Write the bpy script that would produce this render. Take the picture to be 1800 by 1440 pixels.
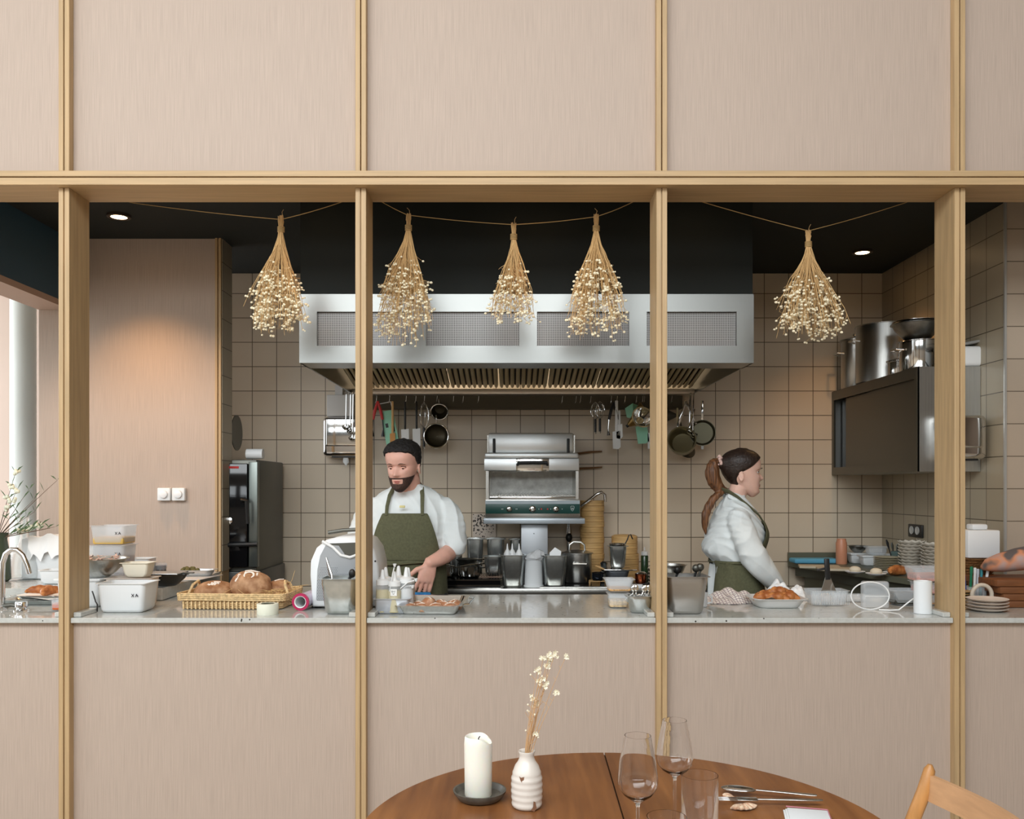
import bpy, bmesh, math, random
import numpy as np
from mathutils import Vector, Matrix
random.seed(7)
for _o in list(bpy.data.objects): bpy.data.objects.remove(_o)
C = bpy.context.scene.collection
sc = bpy.context.scene
PI = math.pi
# ------------------------------------------------------------------ camera
F = 1560.0; EYE = 1.45; HZ = 858.0            # focal length in px, eye height, horizon row
cd = bpy.data.cameras.new('camera'); cam = bpy.data.objects.new('camera', cd); C.objects.link(cam)
cam.location = (0, 0, EYE); cam.rotation_euler = (PI/2, 0, 0)
cd.sensor_width = 36; cd.lens = 36*F/1800; cd.shift_y = (HZ-720)/1800; cd.clip_start = .05
sc.camera = cam
def X(px, d): return (px-900)*d/F
def Z(py, d): return EYE+(HZ-py)*d/F
# ------------------------------------------------------------------ view, world, lights
sc.view_settings.view_transform = 'Standard'; sc.view_settings.look = 'None'
sc.view_settings.gamma = 1; sc.view_settings.use_curve_mapping = False
sc.view_settings.exposure = 0.33
sc.cycles.use_denoising = True; sc.cycles.sample_clamp_indirect = 4.0
sc.cycles.max_bounces = 8; sc.cycles.transparent_max_bounces = 12
w = bpy.data.worlds.new('daylight'); sc.world = w; w.use_nodes = True
nt = w.node_tree; bg = nt.nodes['Background']
tc = nt.nodes.new('ShaderNodeTexCoord'); sp = nt.nodes.new('ShaderNodeSeparateXYZ')
rp = nt.nodes.new('ShaderNodeValToRGB')
nt.links.new(tc.outputs['Generated'], sp.inputs[0]); nt.links.new(sp.outputs['Z'], rp.inputs[0])
rp.color_ramp.elements[0].position = .46; rp.color_ramp.elements[0].color = (.30, .29, .26, 1)
rp.color_ramp.elements[1].position = .54; rp.color_ramp.elements[1].color = (.80, .88, .95, 1)
nt.links.new(rp.outputs[0], bg.inputs[0]); bg.inputs[1].default_value = .3
def area(name, loc, rot, sx, sy, power, col):
    l = bpy.data.lights.new(name, 'AREA'); l.shape = 'RECTANGLE'; l.size = sx; l.size_y = sy
    l.energy = power; l.color = col
    o = bpy.data.objects.new(name, l); C.objects.link(o); o.location = loc; o.rotation_euler = rot
    return o
# daylight through the dining room's glazed front behind the camera and its tall side windows
area('window_daylight', (-1.6, -4.55, 3.0), (math.radians(88), 0, 0), 8.0, .85, 115, (.90, .96, 1.0))
area('skylight_daylight', (-1.4, -1.6, 4.45), (math.radians(40), 0, 0), 6.5, 1.9, 290, (.92, .97, 1.0))
area('side_window_daylight', (-5.6, 0.6, 3.0), (math.radians(82), 0, math.radians(-66)), 4.0, 2.6, 60, (.90, .96, 1.0))
WARM = (1.0, .56, .24)
def down(name, x, y, power, angle=100, blend=.8, col=WARM, z=2.745):
    l = bpy.data.lights.new(name, 'SPOT'); l.energy = power; l.color = col; l.spot_size = math.radians(angle)
    l.spot_blend = blend; l.shadow_soft_size = .03
    o = bpy.data.objects.new(name, l); C.objects.link(o); o.location = (x, y, z)
    return o
# two unseen lamps added under the hood to brighten the tiles and pots
for hx in (-.45, .55): area('hood_fill', (hx, 4.62, 2.20), (math.radians(14), 0, 0), .5, .12, 8, (1.0, .84, .62))
DOWN = [(-1.90, 4.29, 34), (1.95, 4.94, 14), (-.86, 3.74, 8), (.10, 3.74, 8), (.82, 3.74, 8), (1.96, 3.80, 14)]
for q, (x, y, p) in enumerate(DOWN): down('downlight_beam', x, y, p, 100 if q < 2 else 62)
# ------------------------------------------------------------------ helpers
def lin(c):
    c = c/255.
    return c/12.92 if c <= .04045 else ((c+.055)/1.055)**2.4
def rgb(r, g, b): return (lin(r), lin(g), lin(b), 1)
MATS = {}
def mat(name, col, rough=.5, metal=0., trans=0., alpha=1., noise=None, bump=0., ior=1.45, spec=.5, coat=0., sheen=0., emit=None, sss=0.):
    """noise=(scale xyz, amount, second colour or None)"""
    if name in MATS: return MATS[name]
    m = bpy.data.materials.new(name); m.use_nodes = True; n = m.node_tree; b = n.nodes['Principled BSDF']
    b.inputs['Base Color'].default_value = col; b.inputs['Roughness'].default_value = rough
    b.inputs['Metallic'].default_value = metal; b.inputs['Transmission Weight'].default_value = trans
    b.inputs['Alpha'].default_value = alpha; b.inputs['IOR'].default_value = ior
    b.inputs['Specular IOR Level'].default_value = spec; b.inputs['Coat Weight'].default_value = coat
    b.inputs['Sheen Weight'].default_value = sheen
    if sss: b.inputs['Subsurface Weight'].default_value = sss; b.inputs['Subsurface Radius'].default_value = (.01, .004, .002)
    if emit: b.inputs['Emission Color'].default_value = col; b.inputs['Emission Strength'].default_value = emit
    if noise:
        scl, amt, c2 = noise
        t = n.nodes.new('ShaderNodeTexCoord'); mp = n.nodes.new('ShaderNodeMapping'); ns = n.nodes.new('ShaderNodeTexNoise')
        if not isinstance(scl, tuple): scl = (scl,)*3
        mp.inputs['Scale'].default_value = scl; ns.inputs['Scale'].default_value = 1; ns.inputs['Detail'].default_value = 4
        n.links.new(t.outputs['Object'], mp.inputs[0]); n.links.new(mp.outputs[0], ns.inputs[0])
        r = n.nodes.new('ShaderNodeValToRGB'); e = r.color_ramp.elements
        e[0].position = .35; e[1].position = .65
        e[0].color = c2 if c2 else tuple(c*(1-amt) for c in col[:3])+(1,)
        e[1].color = col if c2 else tuple(min(1, c*(1+amt)) for c in col[:3])+(1,)
        n.links.new(ns.outputs[0], r.inputs[0]); n.links.new(r.outputs[0], b.inputs['Base Color'])
        if bump:
            bp = n.nodes.new('ShaderNodeBump'); bp.inputs['Strength'].default_value = bump; bp.inputs['Distance'].default_value = .01
            n.links.new(ns.outputs[0], bp.inputs['Height']); n.links.new(bp.outputs[0], b.inputs['Normal'])
    MATS[name] = m; return m
def tile_mat(name, ax, u0, v0, p, c1, c2, grout, rough=.35):
    """square wall tiles; ax: the horizontal axis index of the wall"""
    m = bpy.data.materials.new(name); m.use_nodes = True; n = m.node_tree; b = n.nodes['Principled BSDF']
    t = n.nodes.new('ShaderNodeTexCoord'); s = n.nodes.new('ShaderNodeSeparateXYZ'); n.links.new(t.outputs['Object'], s.inputs[0])
    def mth(op, a, bb=None):
        k = n.nodes.new('ShaderNodeMath'); k.operation = op
        for i, v in enumerate((a, bb)):
            if v is None: continue
            if isinstance(v, (int, float)): k.inputs[i].default_value = v
            else: n.links.new(v, k.inputs[i])
        return k.outputs[0]
    U = mth('DIVIDE', mth('SUBTRACT', s.outputs[ax], u0), p); V = mth('DIVIDE', mth('SUBTRACT', s.outputs[2], v0), p)
    def edge(q): return mth('ABSOLUTE', mth('SUBTRACT', mth('FRACT', q), .5))
    e = mth('MAXIMUM', edge(U), edge(V))
    g = mth('GREATER_THAN', e, .5-.0022/p)
    cb = n.nodes.new('ShaderNodeCombineXYZ'); n.links.new(mth('FLOOR', U), cb.inputs[0]); n.links.new(mth('FLOOR', V), cb.inputs[1])
    wn = n.nodes.new('ShaderNodeTexWhiteNoise'); n.links.new(cb.outputs[0], wn.inputs[0])
    ns = n.nodes.new('ShaderNodeTexNoise'); ns.inputs['Scale'].default_value = 3.5; ns.inputs['Detail'].default_value = 6
    n.links.new(t.outputs['Object'], ns.inputs[0])
    av = mth('ADD', mth('MULTIPLY', wn.outputs[0], .45), mth('MULTIPLY', ns.outputs[0], .55))
    mx = n.nodes.new('ShaderNodeMix'); mx.data_type = 'RGBA'; n.links.new(av, mx.inputs[0])
    mx.inputs[6].default_value = c1; mx.inputs[7].default_value = c2
    m2 = n.nodes.new('ShaderNodeMix'); m2.data_type = 'RGBA'; n.links.new(g, m2.inputs[0])
    n.links.new(mx.outputs[2], m2.inputs[6]); m2.inputs[7].default_value = grout
    n.links.new(m2.outputs[2], b.inputs['Base Color'])
    b.inputs['Roughness'].default_value = rough
    bp = n.nodes.new('ShaderNodeBump'); bp.inputs['Strength'].default_value = .5; bp.inputs['Distance'].default_value = .002
    n.links.new(mth('SUBTRACT', 1.0, g), bp.inputs['Height']); n.links.new(bp.outputs[0], b.inputs['Normal'])
    return m
def stone_mat(name, base, base2, speck, rough=.12):
    m = bpy.data.materials.new(name); m.use_nodes = True; n = m.node_tree; b = n.nodes['Principled BSDF']
    t = n.nodes.new('ShaderNodeTexCoord'); v = n.nodes.new('ShaderNodeTexVoronoi'); v.inputs['Scale'].default_value = 34
    n.links.new(t.outputs['Object'], v.inputs[0])
    r = n.nodes.new('ShaderNodeValToRGB'); r.color_ramp.elements[0].position = .10; r.color_ramp.elements[0].color = (1,1,1,1)
    r.color_ramp.elements[1].position = .13; r.color_ramp.elements[1].color = (0,0,0,1)
    n.links.new(v.outputs['Distance'], r.inputs[0])
    k = n.nodes.new('ShaderNodeSeparateColor'); n.links.new(v.outputs['Color'], k.inputs[0])
    g = n.nodes.new('ShaderNodeMath'); g.operation = 'GREATER_THAN'; g.inputs[1].default_value = .72; n.links.new(k.outputs[0], g.inputs[0])
    a = n.nodes.new('ShaderNodeMath'); a.operation = 'MULTIPLY'; n.links.new(r.outputs[0], a.inputs[0]); n.links.new(g.outputs[0], a.inputs[1])
    ns = n.nodes.new('ShaderNodeTexNoise'); ns.inputs['Scale'].default_value = 60; ns.inputs['Detail'].default_value = 5; n.links.new(t.outputs['Object'], ns.inputs[0])
    m1 = n.nodes.new('ShaderNodeMix'); m1.data_type = 'RGBA'; n.links.new(ns.outputs[0], m1.inputs[0]); m1.inputs[6].default_value = base; m1.inputs[7].default_value = base2
    m2 = n.nodes.new('ShaderNodeMix'); m2.data_type = 'RGBA'; n.links.new(a.outputs[0], m2.inputs[0]); n.links.new(m1.outputs[2], m2.inputs[6]); m2.inputs[7].default_value = speck
    n.links.new(m2.outputs[2], b.inputs['Base Color']); b.inputs['Roughness'].default_value = rough
    b.inputs['Specular IOR Level'].default_value = .8
    return m
class MB:
    def __init__(s): s.v = []; s.f = []
    def add(s, vs, fs):
        k = len(s.v); s.v += [tuple(p) for p in vs]; s.f += [tuple(i+k for i in q) for q in fs]; return s
    def box(s, x0, x1, y0, y1, z0, z1, M=None):
        vs = [(x, y, z) for z in (z0, z1) for y in (y0, y1) for x in (x0, x1)]
        if M is not None: vs = [M @ Vector(p) for p in vs]
        return s.add(vs, [(0,2,3,1), (4,5,7,6), (0,1,5,4), (2,6,7,3), (0,4,6,2), (1,3,7,5)])
    def rbox(s, x0, x1, y0, y1, z0, z1, r=.004, seg=2, M=None):
        bm = bmesh.new(); bmesh.ops.create_cube(bm, size=1)
        for v in bm.verts: v.co = Vector((x0+(v.co.x+.5)*(x1-x0), y0+(v.co.y+.5)*(y1-y0), z0+(v.co.z+.5)*(z1-z0)))
        bmesh.ops.bevel(bm, geom=list(bm.edges), offset=min(r, .49*min(x1-x0, y1-y0, z1-z0)), segments=seg, profile=.5, affect='EDGES', clamp_overlap=True)
        return s.frombm(bm, M)
    def frombm(s, bm, M=None):
        bm.verts.index_update()
        s.add([(M @ v.co) if M is not None else v.co for v in bm.verts], [[v.index for v in f.verts] for f in bm.faces]); bm.free(); return s
    def loft(s, rings, cap=True, close=True):
        n = len(rings[0]); k = len(s.v); vs = [p for r in rings for p in r]; fs = []
        for i in range(len(rings)-1):
            for j in range(n if close else n-1):
                a, b = i*n+j, i*n+(j+1) % n
                fs.append((a, b, b+n, a+n))
        if cap: fs.append(tuple(range(n-1, -1, -1))); fs.append(tuple((len(rings)-1)*n+j for j in range(n)))
        return s.add(vs, fs)
    def lathe(s, prof, c=(0,0,0), n=28, M=None, cap=True, sx=1, sy=1):
        rings = []
        for r, z in prof:
            ring = [(c[0]+sx*r*math.cos(2*PI*j/n), c[1]+sy*r*math.sin(2*PI*j/n), c[2]+z) for j in range(n)]
            if M is not None: ring = [M @ Vector(p) for p in ring]
            rings.append(ring)
        return s.loft(rings, cap)
    def tube(s, pts, r, n=8, cap=True, flat=1.0):
        pts = [Vector(p) for p in pts]; m = len(pts); rr = r if isinstance(r, (list, tuple)) else [r]*m
        rings = []; up = None
        for i, p in enumerate(pts):
            t = (pts[min(i+1, m-1)]-pts[max(i-1, 0)])
            t = t.normalized() if t.length > 1e-9 else Vector((0, 0, 1))
            if up is None:
                up = Vector((0, 0, 1)) if abs(t.z) < .9 else Vector((0, 1, 0))
            a = t.cross(up)
            if a.length < 1e-6: a = t.cross(Vector((1, .3, 0)))
            a.normalize(); b = a.cross(t).normalized(); up = b
            rings.append([p+rr[i]*(math.cos(2*PI*j/n)*a+flat*math.sin(2*PI*j/n)*b) for j in range(n)])
        return s.loft(rings, cap)
    def prism(s, poly, lo, hi, axis=2, M=None):
        def mk(p, h):
            q = [p[0], p[1]]; q.insert(axis, h); q = Vector(q); return M @ q if M is not None else q
        return s.loft([[mk(p, lo) for p in poly], [mk(p, hi) for p in poly]])
    def ball(s, c, r, n=12, m=8, M=None, pw=1.0):
        rx, ry, rz = r if isinstance(r, (tuple, list)) else (r, r, r)
        rings = []
        for i in range(1, m):
            a = -PI/2+PI*i/m
            ring = [(c[0]+rx*math.cos(a)*math.cos(2*PI*j/n), c[1]+ry*math.cos(a)*math.sin(2*PI*j/n), c[2]+rz*math.sin(a)) for j in range(n)]
            rings.append(ring)
        k0 = len(s.v); vs = [p for r_ in rings for p in r_]+[(c[0], c[1], c[2]-rz), (c[0], c[1], c[2]+rz)]; fs = []
        for i in range(len(rings)-1):
            for j in range(n): a, b = i*n+j, i*n+(j+1) % n; fs.append((a, b, b+n, a+n))
        L = (len(rings)-1)*n; bt, tp = len(vs)-2, len(vs)-1
        for j in range(n): fs.append((bt, (j+1) % n, j)); fs.append((tp, L+j, L+(j+1) % n))
        if M is not None: vs = [M @ Vector(p) for p in vs]
        return s.add(vs, fs)
    def gn(s, w, d, h, rim=.012, t=.0012, taper=.94, rad=.02, n=5, c=(0,0,0), M=None, step=True):
        """open thin-walled rounded rectangular pan with a rim, base at c"""
        def rr(a, b, r, z):
            pts = []
            for q, (sx, sy) in enumerate(((1,1), (-1,1), (-1,-1), (1,-1))):
                for i in range(n+1):
                    an = PI/2*q+PI/2*i/n
                    pts.append((c[0]+sx*(a/2-r)+r*math.cos(an), c[1]+sy*(b/2-r)+r*math.sin(an), c[2]+z))
            if M is not None: pts = [M @ Vector(p) for p in pts]
            return pts
        W, D = w-2*rim, d-2*rim; e = .012
        prof = [(W*taper-.03, D*taper-.03, rad*.6, 0), (W*taper-.012, D*taper-.012, rad, .003), (W*taper, D*taper, rad, .014)]
        if step: prof += [(W*.985, D*.985, rad, h*.80), (W*1.0, D*1.0, rad, h*.83)]
        prof += [(W, D, rad, h-.003), (w, d, rad*.7, h-.002), (w, d, rad*.7, h), (W-2*t, D-2*t, rad, h)]
        if step: prof += [(W-2*t, D-2*t, rad, h*.83), (W*.985-2*t, D*.985-2*t, rad, h*.80)]
        prof += [(W*taper-2*t, D*taper-2*t, rad, .015), (W*taper-.02, D*taper-.02, rad*.8, t+.001)]
        return s.loft([rr(*p) for p in prof])
    def build(s, name, m, parent=None, loc=None, rotz=0, label=None, cat=None, group=None, kind=None, smooth=40):
        me = bpy.data.meshes.new(name); me.from_pydata([tuple(p) for p in s.v], [], s.f)
        bm = bmesh.new(); bm.from_mesh(me); bmesh.ops.recalc_face_normals(bm, faces=bm.faces); bm.to_mesh(me); bm.free()
        me.materials.append(m)
        if smooth:
            me.shade_smooth(); me.set_sharp_from_angle(angle=math.radians(smooth))
        o = bpy.data.objects.new(name, me); C.objects.link(o)
        if parent is not None: o.parent = parent
        if loc is not None: o.location = loc; o.rotation_euler = (0, 0, rotz)
        tag(o, label, cat, group, kind)
        return o
def tag(o, label=None, cat=None, group=None, kind=None):
    if label: o['label'] = label
    if cat: o['category'] = cat
    if group: o['group'] = group
    if kind: o['kind'] = kind
    return o
def thing(name, label, cat, loc=(0,0,0), rotz=0, group=None, rot=None):
    o = bpy.data.objects.new(name, None); C.objects.link(o); o.empty_display_size = .05
    o.location = loc; o.rotation_euler = rot if rot else (0, 0, rotz)
    return tag(o, label, cat, group)
def copy_tree(o, parent=None):
    c = o.copy(); C.objects.link(c)
    if parent is not None: c.parent = parent
    for ch in list(o.children): copy_tree(ch, c)
    return c
def dup(o, loc, rotz=0, label=None, group=None, scale=None, rot=None):
    c = copy_tree(o); c.location = loc; c.rotation_euler = rot if rot else (0, 0, rotz)
    if label: c['label'] = label
    if group: c['group'] = group
    if scale: c.scale = scale if isinstance(scale, tuple) else (scale,)*3
    return c
def struct(name, mb, m, smooth=30): return mb.build(name, m, kind='structure', smooth=smooth)
# ------------------------------------------------------------------ materials of the room
veneer = mat('pink_veneer', rgb(182, 164, 150), rough=.6, noise=((400, 40, 6), .07, None), bump=.04)
oak = mat('oak', rgb(186, 157, 117), rough=.5, noise=((90, 60, 3.5), .10, None), bump=.03)
oakh = mat('oak_horizontal', rgb(186, 157, 117), rough=.5, noise=((3.5, 60, 110), .09, None), bump=.03)
groove_m = mat('groove_shadow_gap', rgb(120, 88, 55), rough=.8)
black_paint = mat('black_ceiling_paint', rgb(22, 27, 25), rough=.8)
navy = mat('navy_paint', rgb(52, 80, 98), rough=.55)
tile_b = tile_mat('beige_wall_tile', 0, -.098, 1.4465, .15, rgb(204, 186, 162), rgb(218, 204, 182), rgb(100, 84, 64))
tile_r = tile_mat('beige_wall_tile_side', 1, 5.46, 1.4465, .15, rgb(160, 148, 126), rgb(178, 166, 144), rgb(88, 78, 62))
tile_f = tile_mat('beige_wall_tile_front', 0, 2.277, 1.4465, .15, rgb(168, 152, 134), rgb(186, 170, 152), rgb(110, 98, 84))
stone = stone_mat('speckled_stone', rgb(176, 176, 170), rgb(206, 208, 204), rgb(40, 40, 40), rough=.07)
white_wall = mat('dining_wall_paint', rgb(206, 200, 192), rough=.7)
floor_m = mat('floor_boards', rgb(186, 170, 150), rough=.45, noise=((2, 40, 40), .06, None))
kfloor = mat('kitchen_floor', rgb(95, 85, 75), rough=.5)
DF = 3.39; DP = 3.425; HB = 2.597; CEIL = 2.77; CT = .952
PX = [-1.712, -.578, .5725, 1.7115]; PW = .0205     # post centres, half width
# floors, ceilings, outer shell
struct('floor', MB().box(-6, 6, -4.8, 7.5, -.05, 0), floor_m)
struct('ceiling', MB().box(-2.5, 4.2, 3.56, 5.60, CEIL, CEIL+.05), black_paint)
struct('ceiling', MB().box(-6, 6, -4.8, 3.425, 5.2, 5.25), mat('dining_ceiling_paint', rgb(190, 180, 170), rough=.7))
struct('wall_back', MB().box(-1.9, 2.42, 5.46, 5.6, 0, CEIL), tile_b)
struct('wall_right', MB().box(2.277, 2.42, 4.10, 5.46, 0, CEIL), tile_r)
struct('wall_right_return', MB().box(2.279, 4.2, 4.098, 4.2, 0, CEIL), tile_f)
struct('trim_1', MB().box(2.270, 2.280, 4.090, 4.100, 0.0, CEIL), mat('steel_corner_profile', rgb(200, 200, 196), rough=.35, metal=.6))
struct('wall_dining_back', MB().box(-6, 6, -4.8, -4.7, 3.42, 5.2).box(-6, 6, -4.8, -4.7, 0, 1.68), white_wall)
sbars = MB()  # unseen bars added behind the camera to streak the steel reflections
for k in range(9): sbars.box(-5.7+k*1.05, -5.7+k*1.05+(.34 if k % 3 == 1 else .10), -4.46, -4.40, 1.68, 3.42)
sbars.box(-5.7, 2.6, -4.46, -4.40, 2.62, 2.68)
struct('streak_bars', sbars, mat('streak_bar_grey', rgb(96, 92, 86), rough=.6))
struct('wall_dining_left', MB().box(-6, -5.9, -4.8, 3.4, 4.4, 5.2).box(-6, -5.9, -4.8, 3.4, 0, 1.6), white_wall)
struct('wall_dining_right', MB().box(5.9, 6, -4.8, 3.4, 0, 5.2), mat('dining_wall_brown', rgb(128, 112, 98), rough=.7))
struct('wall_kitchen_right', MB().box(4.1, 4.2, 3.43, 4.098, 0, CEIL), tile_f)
# left side: dark bulkhead over the opening, beam and the partition faced with veneer
struct('wall_left', MB().box(-2.44, -2.34, 3.56, 4.70, 2.42, CEIL), navy)
struct('trim_2', MB().box(-2.506, -2.338, 3.56, 4.70, 2.394, 2.425), mat('beam_veneer', rgb(176, 150, 134), rough=.6))
pw = MB().box(-2.506, -1.568, 4.70, 4.82, 0, CEIL)
struct('wall_partition', pw, veneer)
tr = MB().box(-1.568, -1.556, 4.685, 4.70, 1.009, CEIL).box(-1.549, -1.537, 4.685, 4.70, 1.009, CEIL).box(-1.568, -1.537, 4.70, 4.82, 0, CEIL)
struct('trim_3', tr, oak)
struct('trim_4', MB().box(-1.537, -1.533, 4.702, 4.86, 1.009, CEIL), tile_r)
# dining room beyond the left opening
struct('wall_far_left', MB().box(-6, -2.0, 6.9, 7.0, 0, 3.2), mat('far_wall_paint', rgb(226, 204, 190), rough=.7))
struct('ceiling', MB().box(-6, -2.44, 3.56, 7.0, 3.2, 3.25), white_wall)
col_ = MB().lathe([(.085, 0), (.085, 3.2)], c=(-3.47, 6.3, 0), n=32)
tag(col_.build('round_column', mat('white_column', rgb(232, 236, 232), rough=.5)), 'white round column beyond the opening on the left', 'column')
area('far_room_daylight', (-5.4, 5.2, 2.0), (math.radians(90), 0, math.radians(-100)), 2.6, 2.2, 75, (.92, .97, 1.0))
# front screen: upper panels, battens, header, posts, lower panels
def panels(z0, z1):
    edges = [-6]+PX+[6]
    for i in range(5):
        a = edges[i]+(.0005 if i else 0); b = edges[i+1]-(.0005 if i < 4 else 0)
        yield MB().box(a, b, DP, DP+.02, z0, z1)
for p in panels(HB+.045, 5.2): struct('wall_front_upper', p, veneer)
for p in panels(0, CT-.0215): struct('wall_front_lower', p, veneer)
struct('wall_front_core', MB().box(-6, 6, DP+.0205, 3.55, HB+.046, 5.2), black_paint)
struct('wall_front_base', MB().box(-6, 6, DP+.0205, DP+.05, 0, CT-.0215), veneer)
g = .0022
for i, x in enumerate(PX):
    for a, b in ((x-PW, x-g), (x+g, x+PW)):
        struct('trim_%d' % (10+2*i), MB().rbox(a, b, DF, DP-.0005, HB+.054, 5.19, .0012, 1), oak)
    struct('trim_%d' % (30+i), MB().box(x-g, x+g, DF+.012, DP-.0005, HB+.054, 5.19), groove_m)
    pm = MB().rbox(x-PW, x-g, DF, 3.553, 0, HB, .0012, 1).rbox(x+g, x+PW, DF, 3.553, 0, HB, .0012, 1).box(x-g, x+g, DF+.008, 3.552, 0, HB)
    tag(pm.build('wooden_post', oak), ['oak post on the far left beside the tall tap', 'oak post beside the white perforated appliance', 'oak post right of the salamander grill, with small knots', 'oak post on the right beside the white tall container'][i], 'post', kind='structure')
# header: two horizontal strips with a groove, soffit board behind
struct('trim_20', MB().rbox(-6, 6, 3.355, DP, HB+.0315, HB+.0535, .0012, 1), oakh)
struct('trim_21', MB().rbox(-6, 6, 3.355, 3.562, HB, HB+.027, .0012, 1), oakh)
struct('trim_22', MB().box(-6, 6, 3.372, 3.55, HB+.0268, HB+.046), groove_m)
# worktop in bays, with little upstands at the posts, one continuous slab behind
wt = MB()
ed = [-6]+PX+[4.0]
for i in range(5):
    a = ed[i]+(PW+.001 if i else 0); b = ed[i+1]-(PW+.001 if i < 4 else 0)
    wt.rbox(a, b, DF+.008, 3.56, CT-.02, CT, .002, 1)
wt.box(-6, 2.27, 3.556, 4.15, CT-.02, CT).box(2.27, 4.0, 3.556, 4.085, CT-.02, CT)
for x in PX:
    for a, b in ((x+PW+.001, x+PW+.03), (x-PW-.03, x-PW-.001)): struct('trim_%d' % (50+int(a*10)), MB().rbox(a, b, DF+.03, 3.56, CT+.0003, CT+.018, .002, 1), stone)
tag(wt.build('stone_worktop', stone, smooth=30), 'long pale speckled stone worktop running behind the oak posts', 'worktop')
cb = MB().box(-1.75, 4.0, 3.60, 4.09, 0, CT-.021)
tag(cb.build('counter_base', mat('counter_carcass', rgb(150, 140, 128), rough=.6)), 'base cabinet under the long speckled stone worktop', 'cabinet')
lw = MB().rbox(-2.50, -1.545, 3.92, 4.698, .9535, 1.007, .002, 1)
tag(lw.build('side_worktop', stone, smooth=30), 'raised stone side worktop in front of the pink partition wall', 'worktop')
tag(MB().box(-2.48, -1.56, 4.16, 4.69, 0, .951).build('side_counter_base', MATS['counter_carcass']), 'base cabinet under the raised side worktop by the pink partition', 'cabinet')
lamp_m = mat('lamp_glow', rgb(255, 214, 160), emit=14); ring_m = mat('lamp_ring', rgb(60, 50, 42), rough=.4)
for q, (x, y, p) in enumerate(DOWN):
    t = thing('downlight', ['glowing round recessed downlight above the pink partition', 'glowing round recessed downlight above the steel wall cabinet', 'recessed downlight hidden over the hood, left', 'recessed downlight hidden over the hood, middle', 'recessed downlight hidden over the hood, right', 'recessed downlight near the tiled right wall'][q], 'ceiling light', (x, y, CEIL-.012), group='recessed kitchen downlights')
    MB().lathe([(.038, 0), (.055, 0), (.055, .012), (.038, .012)], cap=False, n=32).build('trim_ring', ring_m, t)
    MB().lathe([(.0375, .002), (.0375, .009)], n=32).build('lamp_face', lamp_m, t)
# ------------------------------------------------------------------ kitchen equipment
steel = mat('brushed_steel', rgb(186, 184, 178), rough=.27, metal=1, noise=((2, 2, 160), .02, None))
steel_v = mat('brushed_steel_upright', rgb(196, 196, 192), rough=.30, metal=1, noise=((140, 3, 3), .06, None))
steel_s = mat('polished_steel', rgb(220, 220, 218), rough=.10, metal=1)
steel_d = mat('worn_steel', rgb(150, 150, 146), rough=.38, metal=1, noise=(30, .15, None))
steel_pan = mat('gastronorm_steel', rgb(190, 194, 192), rough=.27, metal=.92, noise=(40, .08, None))
dark_steel = mat('dark_steel', rgb(96, 96, 90), rough=.4, metal=.8)
blk = mat('black_plastic', rgb(28, 28, 28), rough=.4)
blk_s = mat('black_glass', rgb(16, 16, 18), rough=.06)
wht = mat('white_plastic', rgb(232, 234, 234), rough=.4)
wht_m = mat('white_enamel', rgb(226, 230, 232), rough=.3)
chrome = mat('chrome', rgb(225, 225, 225), rough=.05, metal=1)
wood_l = mat('light_wood', rgb(206, 166, 112), rough=.55, noise=((20, 20, 3), .1, None))
mint = mat('mint_plastic', rgb(150, 214, 184), rough=.4)
red = mat('red_plastic', rgb(196, 48, 44), rough=.4)
amber = mat('clear_lip', rgb(220, 220, 220), rough=.2)
def seg(*pts): return list(pts)
# --- extraction hood: front canopy box with recessed mesh panels, sloping filters, rear gutter
HX0, HX1, HY = X(526, 4.0), X(1325, 4.0), 4.0
zb, zt = Z(638, 4.0), Z(517, 4.0)
hood_m = mat('hood_steel', rgb(142, 143, 140), rough=.31, metal=1)
hood = thing('extraction_hood', 'wide stainless steel extraction hood with four mesh panels over the cooking line', 'extractor hood', (0, HY, zb))
b = MB(); H = zt-zb
pans = [(557, 720), (749, 913), (944, 1106), (1137, 1295)]; pz0, pz1 = Z(608, 4)-zb, Z(548, 4)-zb
xs = [HX0]+[X(p, 4) for q in pans for p in q]+[HX1]
b.box(HX0, HX1, 0, .012, pz1, H).box(HX0, HX1, 0, .012, 0, pz0)
for i in range(0, 10, 2): b.box(xs[i], xs[i+1], 0, .012, pz0, pz1)
b.box(HX0, HX1, .0125, .19, 0, .004).box(HX0, HX1, .186, .19, 0, .03)
b.box(HX0, HX1, .0125, .55, H-.004, H)
b.prism([(.0125, H-.004), (.0125, .0), (1.30, 0), (1.44, 0), (1.44, H), (.5, H)], HX0, HX0+.008, 0)
b.prism([(.0125, H-.004), (.0125, .0), (1.30, 0), (1.44, 0), (1.44, H), (.5, H)], HX1-.008, HX1, 0)
b.build('canopy', hood_m, hood)
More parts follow.
